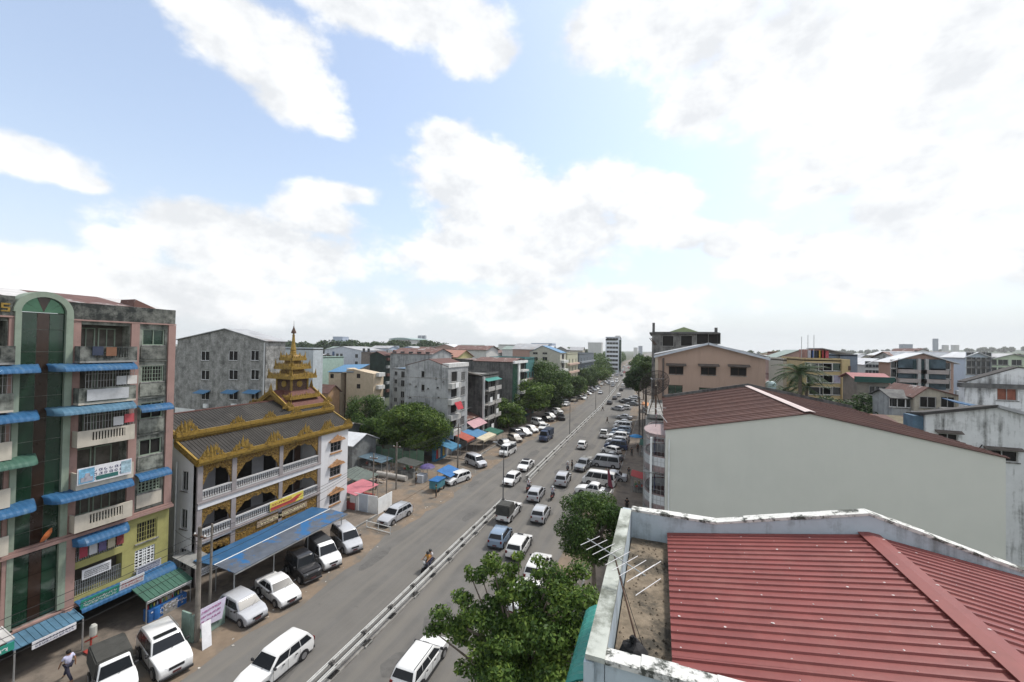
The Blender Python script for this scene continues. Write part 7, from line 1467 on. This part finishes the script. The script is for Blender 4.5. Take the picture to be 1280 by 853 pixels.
building('house', 'brown-roofed low house in the gap between beige block and grey gable block', 'house', -59, -49, 75, 83, 3.6, M('brown_grey_house', (.22, .19, .16), var=.3), grid('S', (-57, -54, -51), (1.2,), 1.3, 1.4), ('gableX', 1.2, M('grey_brown_tin', (.19, .18, .17), var=.3), .5))
building('house', 'orange-brown low house beyond the monastery spire', 'house', AY(397, 490, 80).x, AY(410, 490, 80).x, 80, 84, AY(404, 490, 80).z, M('orange_plaster', (.40, .25, .15), var=.15), [], ('gableX', 1.6, REDTIN, .5))
p = G(452, 622); stall('grey-green tarpaulin stall behind the pink-red sheet roof', p.x - 4.6, p.x - .6, p.y + .5, p.y + 4.2, 1.7, 2.4, M('grey_green_tarpaulin', (.10, .12, .105), rough=.7, var=.25))
p = G(472, 590); stall('low blue-grey tarpaulin stall at the back of the dirt lot', p.x - 3, p.x + 1.5, p.y - 1, p.y + 2, 1.8, 2.3, M('blue_grey_tarpaulin', (.07, .11, .14), rough=.7, var=.25))
p = G(512, 596); stall('dark canvas stall in the shade of the large bright green tree', p.x - 2.2, p.x + 1.4, p.y - .8, p.y + 1.8, 1.9, 2.3, M('dark_canvas', (.05, .055, .05), rough=.85, var=.3))
for px, py, sh, lab in ((470, 612, (.05, .05, .08), 'person in dark clothes standing on the dirt lot by the stalls'), (520, 606, (.30, .28, .22), 'person in pale brown near the purple parasol'), (545, 622, (.06, .14, .10), 'person in green beside the food cart')):
    q_ = G(px, py); person(q_.x, q_.y, 0, 140, 'stand', sh, (.05, .05, .05), lab)
# row of shop awnings before the grey gable block
def shop(label, x0, x1, y0, y1, z0, z1, mt, extra=None):
    o = thing('shop_awning', label, 'awning', (x0, (y0 + y1) / 2, 0), 'awnings of the left pavement shops')
    b = MB(); b.slab((x0, y0, z1), (x0, y1, z1), (x1, y1, z0), (x1, y0, z0), .05).box(x1 - .03, y0, z0 - .35, x1 + .02, y1, z0); b.build('sheet', mt, o)
    for y in (y0 + .1, y1 - .1): MB().tube((x1 - .1, y, 0), (x1 - .1, y, z0), .035).build('post', STEEL, o)
    return o
shop('blue shop awning and painted front below the tree at the grey gable block', -36, -33.0, 60.5, 64.0, 2.4, 3.1, M('shop_blue', (.05, .16, .26), var=.3))
shop('red-orange shop awning in front of the grey gable block', -35.8, -32.8, 66.0, 69.2, 2.7, 3.6, M('orange_red_sheet', (.30, .075, .05), rough=.6, var=.2))
shop('broad blue shop awning beside the red-orange one', -35.8, -32.6, 69.6, 74.6, 2.6, 3.4, TINBLUE)
shop('cream striped shop awning overhanging the kerb', -32.6, -31.0, 69.4, 75.5, 2.2, 2.55, M('cream_awning', (.46, .41, .30), var=.15))
shop('dark green stall awning at the end of the shop row', -34, -31.0, 75.8, 79.5, 2.2, 2.7, M('emerald_sheet', (.02, .10, .07), rough=.5))
o = thing('kiosk', 'cluttered blue and red shop front under the big tree', 'shop', (-35.5, 62, 0)); MB().box(-36.6, 60.2, 0, -35.9, 64, 3.2).build('wall', M('shop_blue', (.05, .16, .26), var=.3), o)
for k in range(5): MB().box(-35.88, 60.4 + k * .7, .5, -35.8, 60.95 + k * .7, 2.1).build('poster', M('poster_%d' % k, [(.4, .06, .06), (.5, .5, .5), (.06, .2, .4), (.45, .35, .1), (.1, .1, .12)][k]), o)
o = thing('hanging_sign', 'blue-white banner hanging above the shop by the grey gable wall', 'sign', (-35, 63.8, 4)); MB().hexa([(-36, 63.9, 3.4), (-34.4, 63.7, 3.3), (-34.4, 63.75, 3.3), (-36, 63.95, 3.4), (-36, 63.9, 5.6), (-34.4, 63.7, 5.3), (-34.4, 63.75, 5.3), (-36, 63.95, 5.6)]).build('banner', M('blue_white_banner', (.36, .42, .50), var=.4, scale=2), o)
# right footpath: umbrella, stalls, poles
p = G(795, 558, .13); o = thing('parasol', 'bright blue parasol on the right footpath', 'parasol', p); MB().lathe([(1.35, 0), (1.1, .22), (.5, .42), (.05, .5)], (p.x, p.y, 2.1), n=8).build('canopy', M('cyan_blue_parasol', (.02, .20, .45), rough=.5), o); MB().tube((p.x, p.y, .13), (p.x, p.y, 2.6), .03).build('pole', STEEL, o)
p = G(800, 566, .13); stall('green-roofed stall on the right footpath beside the blue parasol', -3.4, -1.4, p.y - 3, p.y + 2, 2.0, 2.4, M('emerald_sheet', (.02, .10, .07), rough=.5))
stall('orange sheet stall on the right kerb beyond the parked rows', -5.2, -2.6, 132, 140, 2.2, 2.6, M('orange_sheet', (.48, .20, .07), rough=.6, var=.2))
stall('small red-canopied stall under the mesh dish', -3.6, -1.5, 58, 61, 2.1, 2.5, M('red_sheet', (.38, .05, .05), rough=.6))
for k, (px, py, h, lab) in enumerate(((803, 556, 9, 'dark utility pole on the right footpath nearest the white balconies'), (799, 545, 9, 'dark utility pole beside the right parked row'), (806, 538, 10, 'dark utility pole close to the mesh dish building'))):
    p = G(px, py, .13); o = thing('utility_pole', lab, 'utility pole', p, 'utility poles along the right footpath'); MB().tube((p.x, p.y, .13), (p.x, p.y, h), .12, .09, n=8).build('pole', M('dark_pole', (.09, .085, .08), var=.2), o); MB().box(p.x - .7, p.y - .05, h - .6, p.x + .7, p.y + .05, h - .5).build('crossarm', RUST, o)
o = thing('flag_banner', 'dark red banner standing before the big white minibus', 'banner', G(760, 617, .13)); p = G(760, 617, .13); MB().tube((p.x, p.y, .1), (p.x - .1, p.y, 3.6), .03).build('pole', STEEL, o); MB().hexa([(p.x - .02, p.y, 1.2), (p.x + .7, p.y - .2, .9), (p.x + .7, p.y - .17, .9), (p.x - .02, p.y + .03, 1.2), (p.x - .1, p.y, 3.5), (p.x + .2, p.y - .2, 3.2), (p.x + .2, p.y - .17, 3.2), (p.x - .1, p.y + .03, 3.5)]).build('cloth', M('maroon_cloth', (.18, .04, .06), rough=.8), o)
# ------------------------------------------------------------------ trees
LEAF_BRIGHT = foliage('leaf_fresh_green', (.030, .062, .012), (.075, .135, .022), (.17, .235, .042))
LEAF_MID = foliage('leaf_mid_green', (.026, .055, .014), (.056, .108, .022), (.12, .18, .038))
LEAF_DARK = foliage('leaf_dark_green', (.016, .036, .014), (.035, .068, .022), (.07, .115, .035))
LEAF_NEAR = foliage('leaf_near_green', (.026, .058, .012), (.075, .135, .022), (.18, .25, .045))
BARK = M('bark', (.14, .115, .09), rough=.95, var=.35, scale=5, bump=.6)
def leaf_mesh(name, blobs, n, size, mat, seed, aspect=.45, flat=.35, droop=.0):
    """many leaf-sized faces spread through the volume of the given clumps (centre, radii)"""
    r_ = np.random.RandomState(seed); bl = np.array([[*c, *ra] for c, ra in blobs]); wt = (bl[:, 3] * bl[:, 4]) ** .9; wt = wt / wt.sum()
    k = r_.choice(len(bl), n, p=wt); d = r_.normal(size=(n, 3)); d /= np.linalg.norm(d, axis=1)[:, None]; rad = r_.random_sample(n) ** .42
    pos = bl[k, :3] + d * bl[k, 3:6] * rad[:, None]
    nrm = d * .7 + r_.normal(size=(n, 3)) * .55; nrm[:, 2] += flat; nrm /= np.linalg.norm(nrm, axis=1)[:, None]
    t = np.cross(nrm, r_.normal(size=(n, 3))); t /= np.linalg.norm(t, axis=1)[:, None] + 1e-9; t[:, 2] -= droop; b = np.cross(nrm, t)
    s = size * (.6 + .8 * r_.random_sample(n))[:, None]
    V = np.empty((n, 4, 3)); V[:, 0] = pos - t * s; V[:, 1] = pos + b * s * aspect; V[:, 2] = pos + t * s; V[:, 3] = pos - b * s * aspect
    me = bpy.data.meshes.new(name); me.vertices.add(n * 4); me.vertices.foreach_set('co', V.reshape(-1).astype(np.float32)); me.loops.add(n * 4); me.loops.foreach_set('vertex_index', np.arange(n * 4, dtype=np.int32))
    me.polygons.add(n); me.polygons.foreach_set('loop_start', np.arange(0, n * 4, 4, dtype=np.int32)); me.polygons.foreach_set('loop_total', np.full(n, 4, dtype=np.int32)); me.materials.append(mat); me.update(calc_edges=True); return me
def clumps(c, r, n, seed, rr=(.25, .42), shell=.75):
    g = random.Random(seed); out = []
    for k in range(n):
        while True:
            p = Vector((g.uniform(-1, 1), g.uniform(-1, 1), g.uniform(-1, 1)))
            if .25 < p.length < 1: break
        p = p.normalized() * (p.length ** .5) * shell; s = g.uniform(*rr); out.append(((c[0] + p.x * r[0], c[1] + p.y * r[1], c[2] + p.z * r[2]), (r[0] * s, r[1] * s, r[2] * s * .75)))
    return out
def limbs(parent, base, top, r, targets, local=False):
    b = MB(); base, top = Vector(base), Vector(top); mid = (base + top) / 2 + Vector((.15, -.1, 0)); b.tube(base - Vector((0, 0, .2)), mid, r, r * .8, n=8).tube(mid, top, r * .8, r * .6, n=8)
    for k, t in enumerate(targets):
        t = Vector(t); s = top if k % 2 else mid + (top - mid) * .5; e = s + (t - s) * .5 + Vector((0, 0, .35)); b.tube(s, e, r * .42, r * .26, n=6).tube(e, t, r * .26, r * .07, n=5)
    return link('trunk', b.mesh('trunk', BARK, smooth=True), parent, local=local)
def tree(label, base, c, r, ncl, nleaf, size, mat, seed, tr=.22, extra=(), name='tree', group=None, rr=(.25, .42), flat=.35, shell=.75):
    o = thing(name, label, 'tree', base, group); bl = clumps(c, r, ncl, seed, rr, shell) + list(extra)
    g = random.Random(seed); tg = [b_[0] for b_ in g.sample(bl, min(12, len(bl)))] + [e[0] for e in extra[:28]]
    limbs(o, base, (c[0] * .7 + base[0] * .3, c[1] * .7 + base[1] * .3, c[2] - r[2] * .45), tr, tg)
    link('crown', leaf_mesh('crown', bl, nleaf, size, mat, seed), o); return o
# near tree A: airy, with sprays reaching out over the road
def spray(px, py, Y, r): p = AY(px, py, Y); return ((p.x, p.y, p.z), (r, r, r * .55))
ex = [spray(615, 700, 18, .55), spray(635, 712, 18, .5), spray(600, 715, 18.2, .4), spray(622, 730, 18, .45), spray(585, 712, 18.3, .28), spray(648, 695, 18.2, .35), spray(575, 745, 17.5, .5), spray(550, 768, 17.5, .6), spray(540, 788, 17.2, .45), spray(590, 765, 17, .7), spray(570, 790, 17, .6), spray(620, 775, 17, .8), spray(655, 735, 17, .7), spray(690, 715, 17.5, .7), spray(725, 712, 18, .6), spray(705, 740, 17, .8),
      spray(672, 700, 18, .35), spray(735, 745, 17, .7), spray(640, 800, 16.5, .8), spray(600, 815, 16, .55), spray(690, 790, 16, .9), spray(730, 790, 16.3, .7), spray(605, 848, 15.5, .7), spray(650, 845, 15.5, .8), spray(700, 840, 15.5, .9), spray(580, 835, 15.8, .45), spray(660, 770, 16.5, .7), spray(738, 830, 15.6, .6)]
ex2 = []
for (cx, cy_, cz), rr_ in [(e[0], e[1][0]) for e in ex]:
    for t, f in ((.16, .95), (.36, .9)):
        j = .35 * math.sin(cx * 9 + t * 20); ex2.append(((cx + (-5.4 - cx) * t + j, cy_ + (16.4 - cy_) * t - j * .6, cz + (6.6 - cz) * t + .1), (max(.34, rr_ * f), max(.34, rr_ * f), max(.22, rr_ * f * .5))))
ex = ex + ex2
tree('big airy tree at the bottom with sprays reaching over the road', (-5.2, 15.8, 0), (-5.4, 16.4, 6.9), (2.5, 2.4, 1.6), 16, 34000, .095, LEAF_NEAR, 4, .24, ex, rr=(.16, .28))
tree('dense dark round tree on the right kerb beside the parapet end', (-4.5, 30, 0), (-4.5, 30.2, 6.9), (2.8, 2.5, 2.8), 26, 20000, .10, LEAF_MID, 8, .2, rr=(.24, .42), shell=.82)
tree('small dark bush tree between the dense tree and the teal awning', (-3.0, 21, 0), (-3.0, 21, 6.2), (1.2, 1.2, 1.3), 10, 5000, .09, LEAF_DARK, 12, .12)
# left lot
tree('large bright green tree spreading over the dirt lot and shops', (-40.0, 61, 0), (-40.3, 60, 5.9), (8.0, 4.6, 4.6), 54, 34000, .19, LEAF_BRIGHT, 21, .35, rr=(.22, .36))
tree('darker leafy tree crowding the left side of the large bright green one', (-47.5, 61, 0), (-47.6, 61, 5.0), (4.6, 3.6, 3.6), 28, 13000, .19, LEAF_MID, 23, .25, rr=(.22, .38))
p = AY(458, 515, 66); tree('round dark green tree in front of the beige block', (p.x, 66, 0), (p.x, 66, p.z - 1.0), (5.2, 4.6, 4.8), 36, 17000, .2, LEAF_MID, 25, .25)
p = AY(697, 420, 500)
# street trees of the left pavement
for k, (px, py, Y, rx, rz, mat, lab) in enumerate(((636, 519, 92, 4.2, 3.6, LEAF_BRIGHT, 'bushy street tree nearest on the left kerb row beyond the shop awnings'), (664, 492, 104, 5.2, 3.6, LEAF_BRIGHT, 'flat-crowned bright street tree, second of the left row'), (683, 474, 118, 6.0, 5.2, LEAF_MID, 'tallest layered street tree of the left row'), (700, 490, 128, 4.6, 4.6, LEAF_MID, 'dense street tree right of the tallest one on the left row'),
    (716, 478, 150, 5.4, 4.4, LEAF_MID, 'street tree with pale shoots before the cream block'), (727, 485, 160, 4.6, 3.8, LEAF_BRIGHT, 'bright low street tree before the slate-blue block'), (738, 470, 195, 6.0, 4.6, LEAF_MID, 'street tree hiding the foot of the slate-blue block'), (748, 466, 225, 6.4, 5.0, LEAF_BRIGHT, 'street tree just before the far minibuses'), (757, 462, 260, 7, 5.5, LEAF_MID, 'street tree beyond the far minibuses on the left'))):
    p = AY(px, py, Y); x = min(p.x, -31.5 + drift(Y)); rx *= 1.45; rz *= 1.25; tree(lab, (x, Y, 0), (x - .6, Y, p.z - .3), (rx, rx * .9, rz), 30, 10000, .24 + Y * .0006, mat, 40 + k, .25, group='street trees of the left pavement', rr=(.26, .42))
# right-hand street trees
for k, (px, py, Y, rx, rz, mat, lab) in enumerate(((797, 474, 108, 3.6, 3.4, LEAF_DARK, 'dark leaning street tree beside the tan gable building'), (806, 462, 128, 4.2, 4.4, LEAF_MID, 'street tree just behind the dark leaning one on the right'), (803, 458, 165, 5.0, 4.6, LEAF_MID, 'street tree further up the right pavement'), (801, 453, 215, 6.0, 5.0, LEAF_MID, 'farthest single street tree of the right pavement'))):
    p = AY(px, py, Y); x = max(p.x, -6.5 + drift(Y) - 1); tree(lab, (x + .6, Y, 0), (x, Y, p.z), (rx, rx * .9, rz), 22, 6500, .24 + Y * .0006, mat, 60 + k, .25, group='street trees of the right pavement', rr=(.28, .44))
# palms in the right-hand gardens
def palm(px, py, Y, label, s=1.0, n=22):
    p = AY(px, py, Y); o = thing('palm_tree', label, 'palm tree', (p.x, Y, 0)); MB().path([(p.x + .3, Y, 0), (p.x + .1, Y, p.z * .5), (p.x, Y, p.z)], .2, n=7).build('trunk', BARK, o)
    g = random.Random(int(px)); V = []; Fc = []; fr = leaf_b = MB()
    for k in range(n):
        a = 2 * math.pi * k / n + g.uniform(-.2, .2); e = g.uniform(.1, 1.35); L_ = 3.6 * s * g.uniform(.85, 1.15); d = Vector((math.cos(a), math.sin(a), 0)); side = Vector((-math.sin(a), math.cos(a), 0)); pts = []
        for i in range(9): t = i / 8; pts.append(Vector((p.x, Y, p.z)) + d * (L_ * t * math.cos(e * (1 - t * .4))) + Vector((0, 0, L_ * (math.sin(e) * t - 1.0 * t * t * (.55 + .2 * math.cos(e))))))
        for i in range(8):
            a_, b_ = pts[i], pts[i + 1]
            for q in range(3):
                c_ = a_ + (b_ - a_) * (q / 3); w_ = .55 * s * math.sin(math.pi * min(1, (i + q / 3 + .6) / 8.6)) + .1
                for sg in (1, -1): tip = c_ + side * sg * w_ + (b_ - a_).normalized() * w_ * .6 - Vector((0, 0, w_ * .45)); fr.add([c_ - (b_ - a_) * .10, c_ + (b_ - a_) * .14, tip], [(0, 1, 2)])
        fr.path(pts[::2], .02, n=3)
    fr.build('frond_crown', LEAF_DARK, o); return o
palm(1000, 468, 62, 'large feathery palm between the tan building and the ochre block', 1.0, 40); palm(1008, 485, 64, 'smaller palm right of the large feathery one', .75); palm(980, 490, 66, 'low palm left of the large feathery one', .7)
for k, (px, py, Y, r_, mat, lab) in enumerate(((1035, 511, 70, 3.2, LEAF_DARK, 'dark tree before the ochre block ground floors'), (1064, 511, 66, 2.4, LEAF_MID, 'mid green tree before the ochre stair tower'), (1090, 512, 62, 4.2, LEAF_DARK, 'dark garden tree below the pink-red roof'), (965, 505, 75, 3.6, LEAF_DARK, 'dark tree behind the brown ridge'), (1012, 512, 68, 2.8, LEAF_DARK, 'dark shrubby tree between palm and ochre block'), (1112, 505, 66, 2.6, LEAF_MID, 'small garden tree by the salmon block foot'))):
    p = AY(px, py, Y); tree(lab, (p.x, Y, 0), (p.x, Y, p.z - 1), (r_, r_, r_ * .9), 18, 5000, .2, mat, 80 + k, .18, group='garden trees behind the brown roof')

# ------------------------------------------------------------------ the town beyond: many small roofs, then wooded rises
TOWN = [('off white', OFFW), ('cream', CREAM), ('pale blue', PALEBLUE), ('grey', MILD), ('pale grey', MILDL), ('beige', BEIGE), ('pale lime', MAT['pale_lime_plaster']), ('salmon', SAL)]
ROOFS = [('pale tin', TINW), ('grey tin', TIN), ('rusty red', REDTIN), ('pale tin', TINW), ('grey tin', TIN), ('brown', TINB), ('green', M('green_tin_roof', (.2, .25, .22), rough=.5))]
g = random.Random(33); placed = []
def town(n, xf, y0, y1, zone):
    c_ = 0; tries = 0
    while c_ < n and tries < n * 60:
        tries += 1; y = y0 + (y1 - y0) * g.random() ** 1.2; x = xf(y); w = g.uniform(8, 17); d = g.uniform(9, 18)
        if any(abs(x - a) < (w + w2) / 2 + 1.5 and abs(y - b_) < (d + d2) / 2 + 1.5 for a, b_, w2, d2 in placed): continue
        placed.append((x, y, w, d)); c_ += 1
        wn, wm_ = g.choice(TOWN); rn, rm = g.choice(ROOFS); h = g.choice((9.5, 12.5, 15.5, 15.5, 18.0, 18.8)) + g.uniform(-.6, .6); st = int(h / 3.1)
        wins = [('S', u, .9 + 3.1 * k, 1.3, 1.4, 'two') for u in lin(x - w / 2 + .6, x + w / 2 - .6, g.choice((3, 4))) for k in range(max(0, st - 3), st)]
        rf = g.choice(('gableY', 'gableY', 'gableX', 'gableX', 'flat'))
        building('town_house', '%s house with %s %s roof among the distant rooftops %s' % (wn, rn, 'flat' if rf == 'flat' else 'pitched', zone), 'house', x - w / 2, x + w / 2, y - d / 2, y + d / 2, h, wm_, wins, (rf, rm, .3) if rf == 'flat' else (rf, g.uniform(1.4, 2.6), rm, .5), group='%s %s town houses with %s %s roofs %s' % ('distant', wn, rn, 'flat' if rf == 'flat' else 'pitched', zone), simple=True)
town(135, lambda y: 34 + g.random() * (y * 1.15 + 20), 125, 620, 'right of the road')
town(16, lambda y: 8 + drift(y) + g.random() * 30, 135, 420, 'along the right pavement')
town(66, lambda y: -52 + drift(y) - g.random() * (y * .75), 175, 560, 'left of the road')
for (px, py, Y, w, d, h, wn, wm_, rn, rm) in ((1098, 470, 96, 12, 12, 12, 'off white', OFFW, 'pale tin', TINW), (960, 470, 120, 14, 14, 12, 'grey', MILD, 'rusty red', REDTIN), (965, 458, 170, 18, 14, 15, 'off white', OFFW, 'grey tin', TIN), (975, 452, 210, 18, 14, 16, 'beige', BEIGE, 'pale tin', TINW)):
    x = AY(px, py, Y).x; building('town_house', '%s house with %s roof in the gap right of the tan gable building %dth storey high' % (wn, rn, int(h / 3)) if False else '%s %s-roofed house filling the gap right of the tan gable building' % (wn, rn), 'house', x - w / 2, x + w / 2, Y, Y + d, h, wm_, grid('S', lin(x - w / 2, x + w / 2, 4), [h - 2.4, h - 5.5], 1.4, 1.4), ('gableX', 2, rm, .5), simple=True)
# right skyline marks
for (pa_, pb_, pt, Y, wall, lab) in ((1168, 1173, 424, 900, MAT['tower_grey'], 'slim tower block on the right skyline'), (1129, 1141, 431, 700, MAT['tower_grey'], 'low grey block on the right skyline'), (798, 803, 433, 900, MAT['tower_grey'], 'pale tower at the far end of the road'), (792, 797, 435, 1000, OFFW, 'low roofs at the far end of the road'), (1180, 1186, 432, 900, OFFW, 'small pale block right of the slim tower'), (1192, 1199, 432, 950, OFFW, 'second small pale block right of the slim tower')):
    x0, x1 = rng_x(pa_, pb_, Y, 434); h = hz((pa_ + pb_) / 2, pt, Y); building('far_building', lab, 'building', x0, x1, Y, Y + (x1 - x0), h, wall, grid('S', lin(x0, x1, 2), [h - 5, h - 9], 2.4, 2.0), ('flat', CONC, .6), simple=True)
# wooded belts: masses nobody could count
def wood(label, pts, n, size, mat, seed, h=(7, 12)):
    g_ = random.Random(seed); bl = []
    for (x, y, z, rx, ry, k) in pts:
        for i in range(k): hh = g_.uniform(*h); bl.append(((x + g_.uniform(-rx, rx), y + g_.uniform(-ry, ry), z + hh * .55), (g_.uniform(5, 9), g_.uniform(5, 9), hh * .5)))
    me = leaf_mesh('woodland', bl, n, size, mat, seed, aspect=.6, flat=.5); o = link('woodland', me); tag(o, label, 'woodland', kind='stuff'); return o
wood('woodland along the left side of the far road', [(-44 + drift(y), y, 2.0, 9, 14, 7) for y in range(285, 620, 26)], 52000, .75, LEAF_MID, 1, (9, 14))
wood('woodland along the right side of the far road', [(4 + drift(y), y, 0, 8, 14, 5) for y in range(240, 560, 30)], 24000, .7, LEAF_MID, 2, (8, 13))
wood('wooded rise at the left skyline', [(AY(px, 432, Y).x, Y, max(0, AY(px, 439 + dz, Y).z - 4), 26, 20, 8) for px, Y, dz in ((350, 300, 0), (375, 310, 1), (400, 300, -1), (425, 320, 2), (450, 300, 0), (470, 340, -2), (490, 350, -3), (510, 350, -2), (530, 330, 1), (555, 340, 2))], 60000, 1.1, LEAF_DARK, 3, (9, 14))
wood('bright shrubs before the wooded rise', [(AY(px, 460, 190).x, 190, 0, 12, 14, 6) for px in (398, 406, 350, 380)], 14000, .7, LEAF_BRIGHT, 4, (8, 12))
wood('tree belt on the left horizon', [(x, 700 + g.uniform(-60, 60), 4, 40, 30, 5) for x in range(-900, -80, 70)], 36000, 2.0, LEAF_MID, 5, (12, 18))
wood('tree belt on the right horizon', [(x, 800 + g.uniform(-90, 90), 3, 45, 30, 5) for x in range(30, 1300, 75)], 44000, 2.1, LEAF_MID, 6, (12, 19))
wood('tree clumps among the distant right rooftops', [(60 + g.random() * y * 1.0, y, 0, 10, 12, 3) for y in range(130, 640, 12)], 34000, .7, LEAF_DARK, 7, (8, 14))
wood('tree clumps among the distant left rooftops', [(-60 - g.random() * y * .6, y, 0, 10, 12, 3) for y in range(150, 560, 16)], 22000, .7, LEAF_DARK, 8, (8, 13))
b = MB(); pr = [(-400, 0), (0, 6), (250, 14), (520, 30), (800, 62), (1050, 95), (1400, 120), (1900, 90), (2600, 0)]
nx = len(pr); vs = []
for j, (yy, s) in enumerate(((1700, 0), (1900, .8), (2150, 1.0), (2600, .7), (3200, 0))): vs += [(900 + x, yy, -.3 + z * s * .62 + (math.sin(x * .013 + j) * 3 * s)) for x, z in pr]
b.add(vs, [(j * nx + i, j * nx + i + 1, (j + 1) * nx + i + 1, (j + 1) * nx + i) for j in range(4) for i in range(nx - 1)])
for k, (xs_, hh) in enumerate((((200, 450, 800, 1200, 1700, 2300), (0, 14, 30, 40, 44, 46)), ((-2600, -1800, -1200, -700, -300, -120), (16, 22, 20, 16, 8, 0)))):
    q = [(x, 1500 + j * 260, -.3 + h_ * (0, .8, 1, .5)[j] + 2 * math.sin(x * .02 + j)) for j in range(4) for x, h_ in zip(xs_, hh)]
    o_ = len(b.v); b.v += q; b.f += [tuple(o_ + i_ for i_ in (j * 6 + i, j * 6 + i + 1, j * 6 + i + 7, j * 6 + i + 6)) for j in range(3) for i in range(5)]
wood('tree belt along the low ridge on the far right horizon', [(x, 1650 + g.uniform(-60, 60), 40 * min(1, (x - 150) / 900) - 6, 45, 30, 5) for x in range(200, 2300, 70)], 40000, 3.0, LEAF_DARK, 9, (9, 16))
structure('hills', b, M('wooded_hills', (.05, .075, .045), rough=.95, var=.4, scale=.02))
o = bpy.data.objects['hills']; 
for f in o.data.polygons: f.use_smooth = True
# mid-rise blocks packed behind the left street front, each with its own look
for k, (pa_, pb_, pt, pap, Y, wall, roofm, lab) in enumerate(((438, 452, 447, 443, 150, OFFW, TIN, 'white block with grey tin roof just left of the green netted block'), (480, 492, 449, 445, 140, CREAM, TINB, 'cream block with brown roof just right of the green netted block'), (545, 566, 441, 437, 190, MILDL, TIN, 'grey-white block on the skyline behind the yellow gabled house'), (596, 622, 441, 436, 200, OFFW, REDTIN, 'white block with red roof on the skyline behind the flat pinkish roof'), (622, 640, 443, 438, 210, CREAM, REDTIN, 'cream block with red roof left of the long white skyline block'), (642, 664, 445, 441, 180, MILDL, TIN, 'weathered pale block above the concrete slab roof'), (668, 690, 436, 432.5, 260, OFFW, TINW, 'off-white block behind the blue gable roof'), (694, 708, 437, 433.5, 280, MILD, TIN, 'grey block on the skyline right of the blue gable roof'), (712, 728, 438, 434, 300, CREAM, TIN, 'cream block on the skyline behind the slate-blue concrete block'), (352, 372, 441, 436, 120, OFFW, TINW, 'white gable block left of the golden spire tip'), (376, 392, 447, 443, 110, MILD, TIN, 'grey block partly behind the golden spire'), (500, 520, 436, 433, 230, PALEBLUE, TIN, 'pale blue-grey block under the domed hall'), (520, 540, 438, 434, 210, OFFW, REDTIN, 'white block with red roof below the twin towers'))):
    x0, x1 = rng_x(pa_, pb_, Y, 445); h = hz((pa_ + pb_) / 2, pt, Y); n = max(3, int((x1 - x0) / 4))
    building('apartment_building', lab, 'apartment block', x0, x1, Y, Y + 11, h, wall, grid('S', lin(x0 + .5, x1 - .5, n), [h - 2.6 - 3.1 * j for j in range(4)], 1.3, 1.5, 'two'), ('gableY' if k % 2 else 'gableX', max(.8, hz((pa_ + pb_) / 2, pap, Y) - h), roofm, .5), simple=Y > 160)
# ------------------------------------------------------------------ haze: thin tropical air over the whole town
HZ = .00016
if HZ:
    hm = bpy.data.materials.new('haze'); hm.use_nodes = True; t = hm.node_tree
    for n in list(t.nodes): t.nodes.remove(n)
    o_ = t.nodes.new('ShaderNodeOutputMaterial'); v = t.nodes.new('ShaderNodeVolumePrincipled'); v.inputs['Density'].default_value = HZ; v.inputs['Color'].default_value = (.99, .995, 1, 1); v.inputs['Anisotropy'].default_value = .3
    t.links.new(v.outputs[0], o_.inputs['Volume'])
    o = tag(MB().box(-2900, -310, -1.3, 2900, 3500, 75).build('haze', hm), kind='stuff')
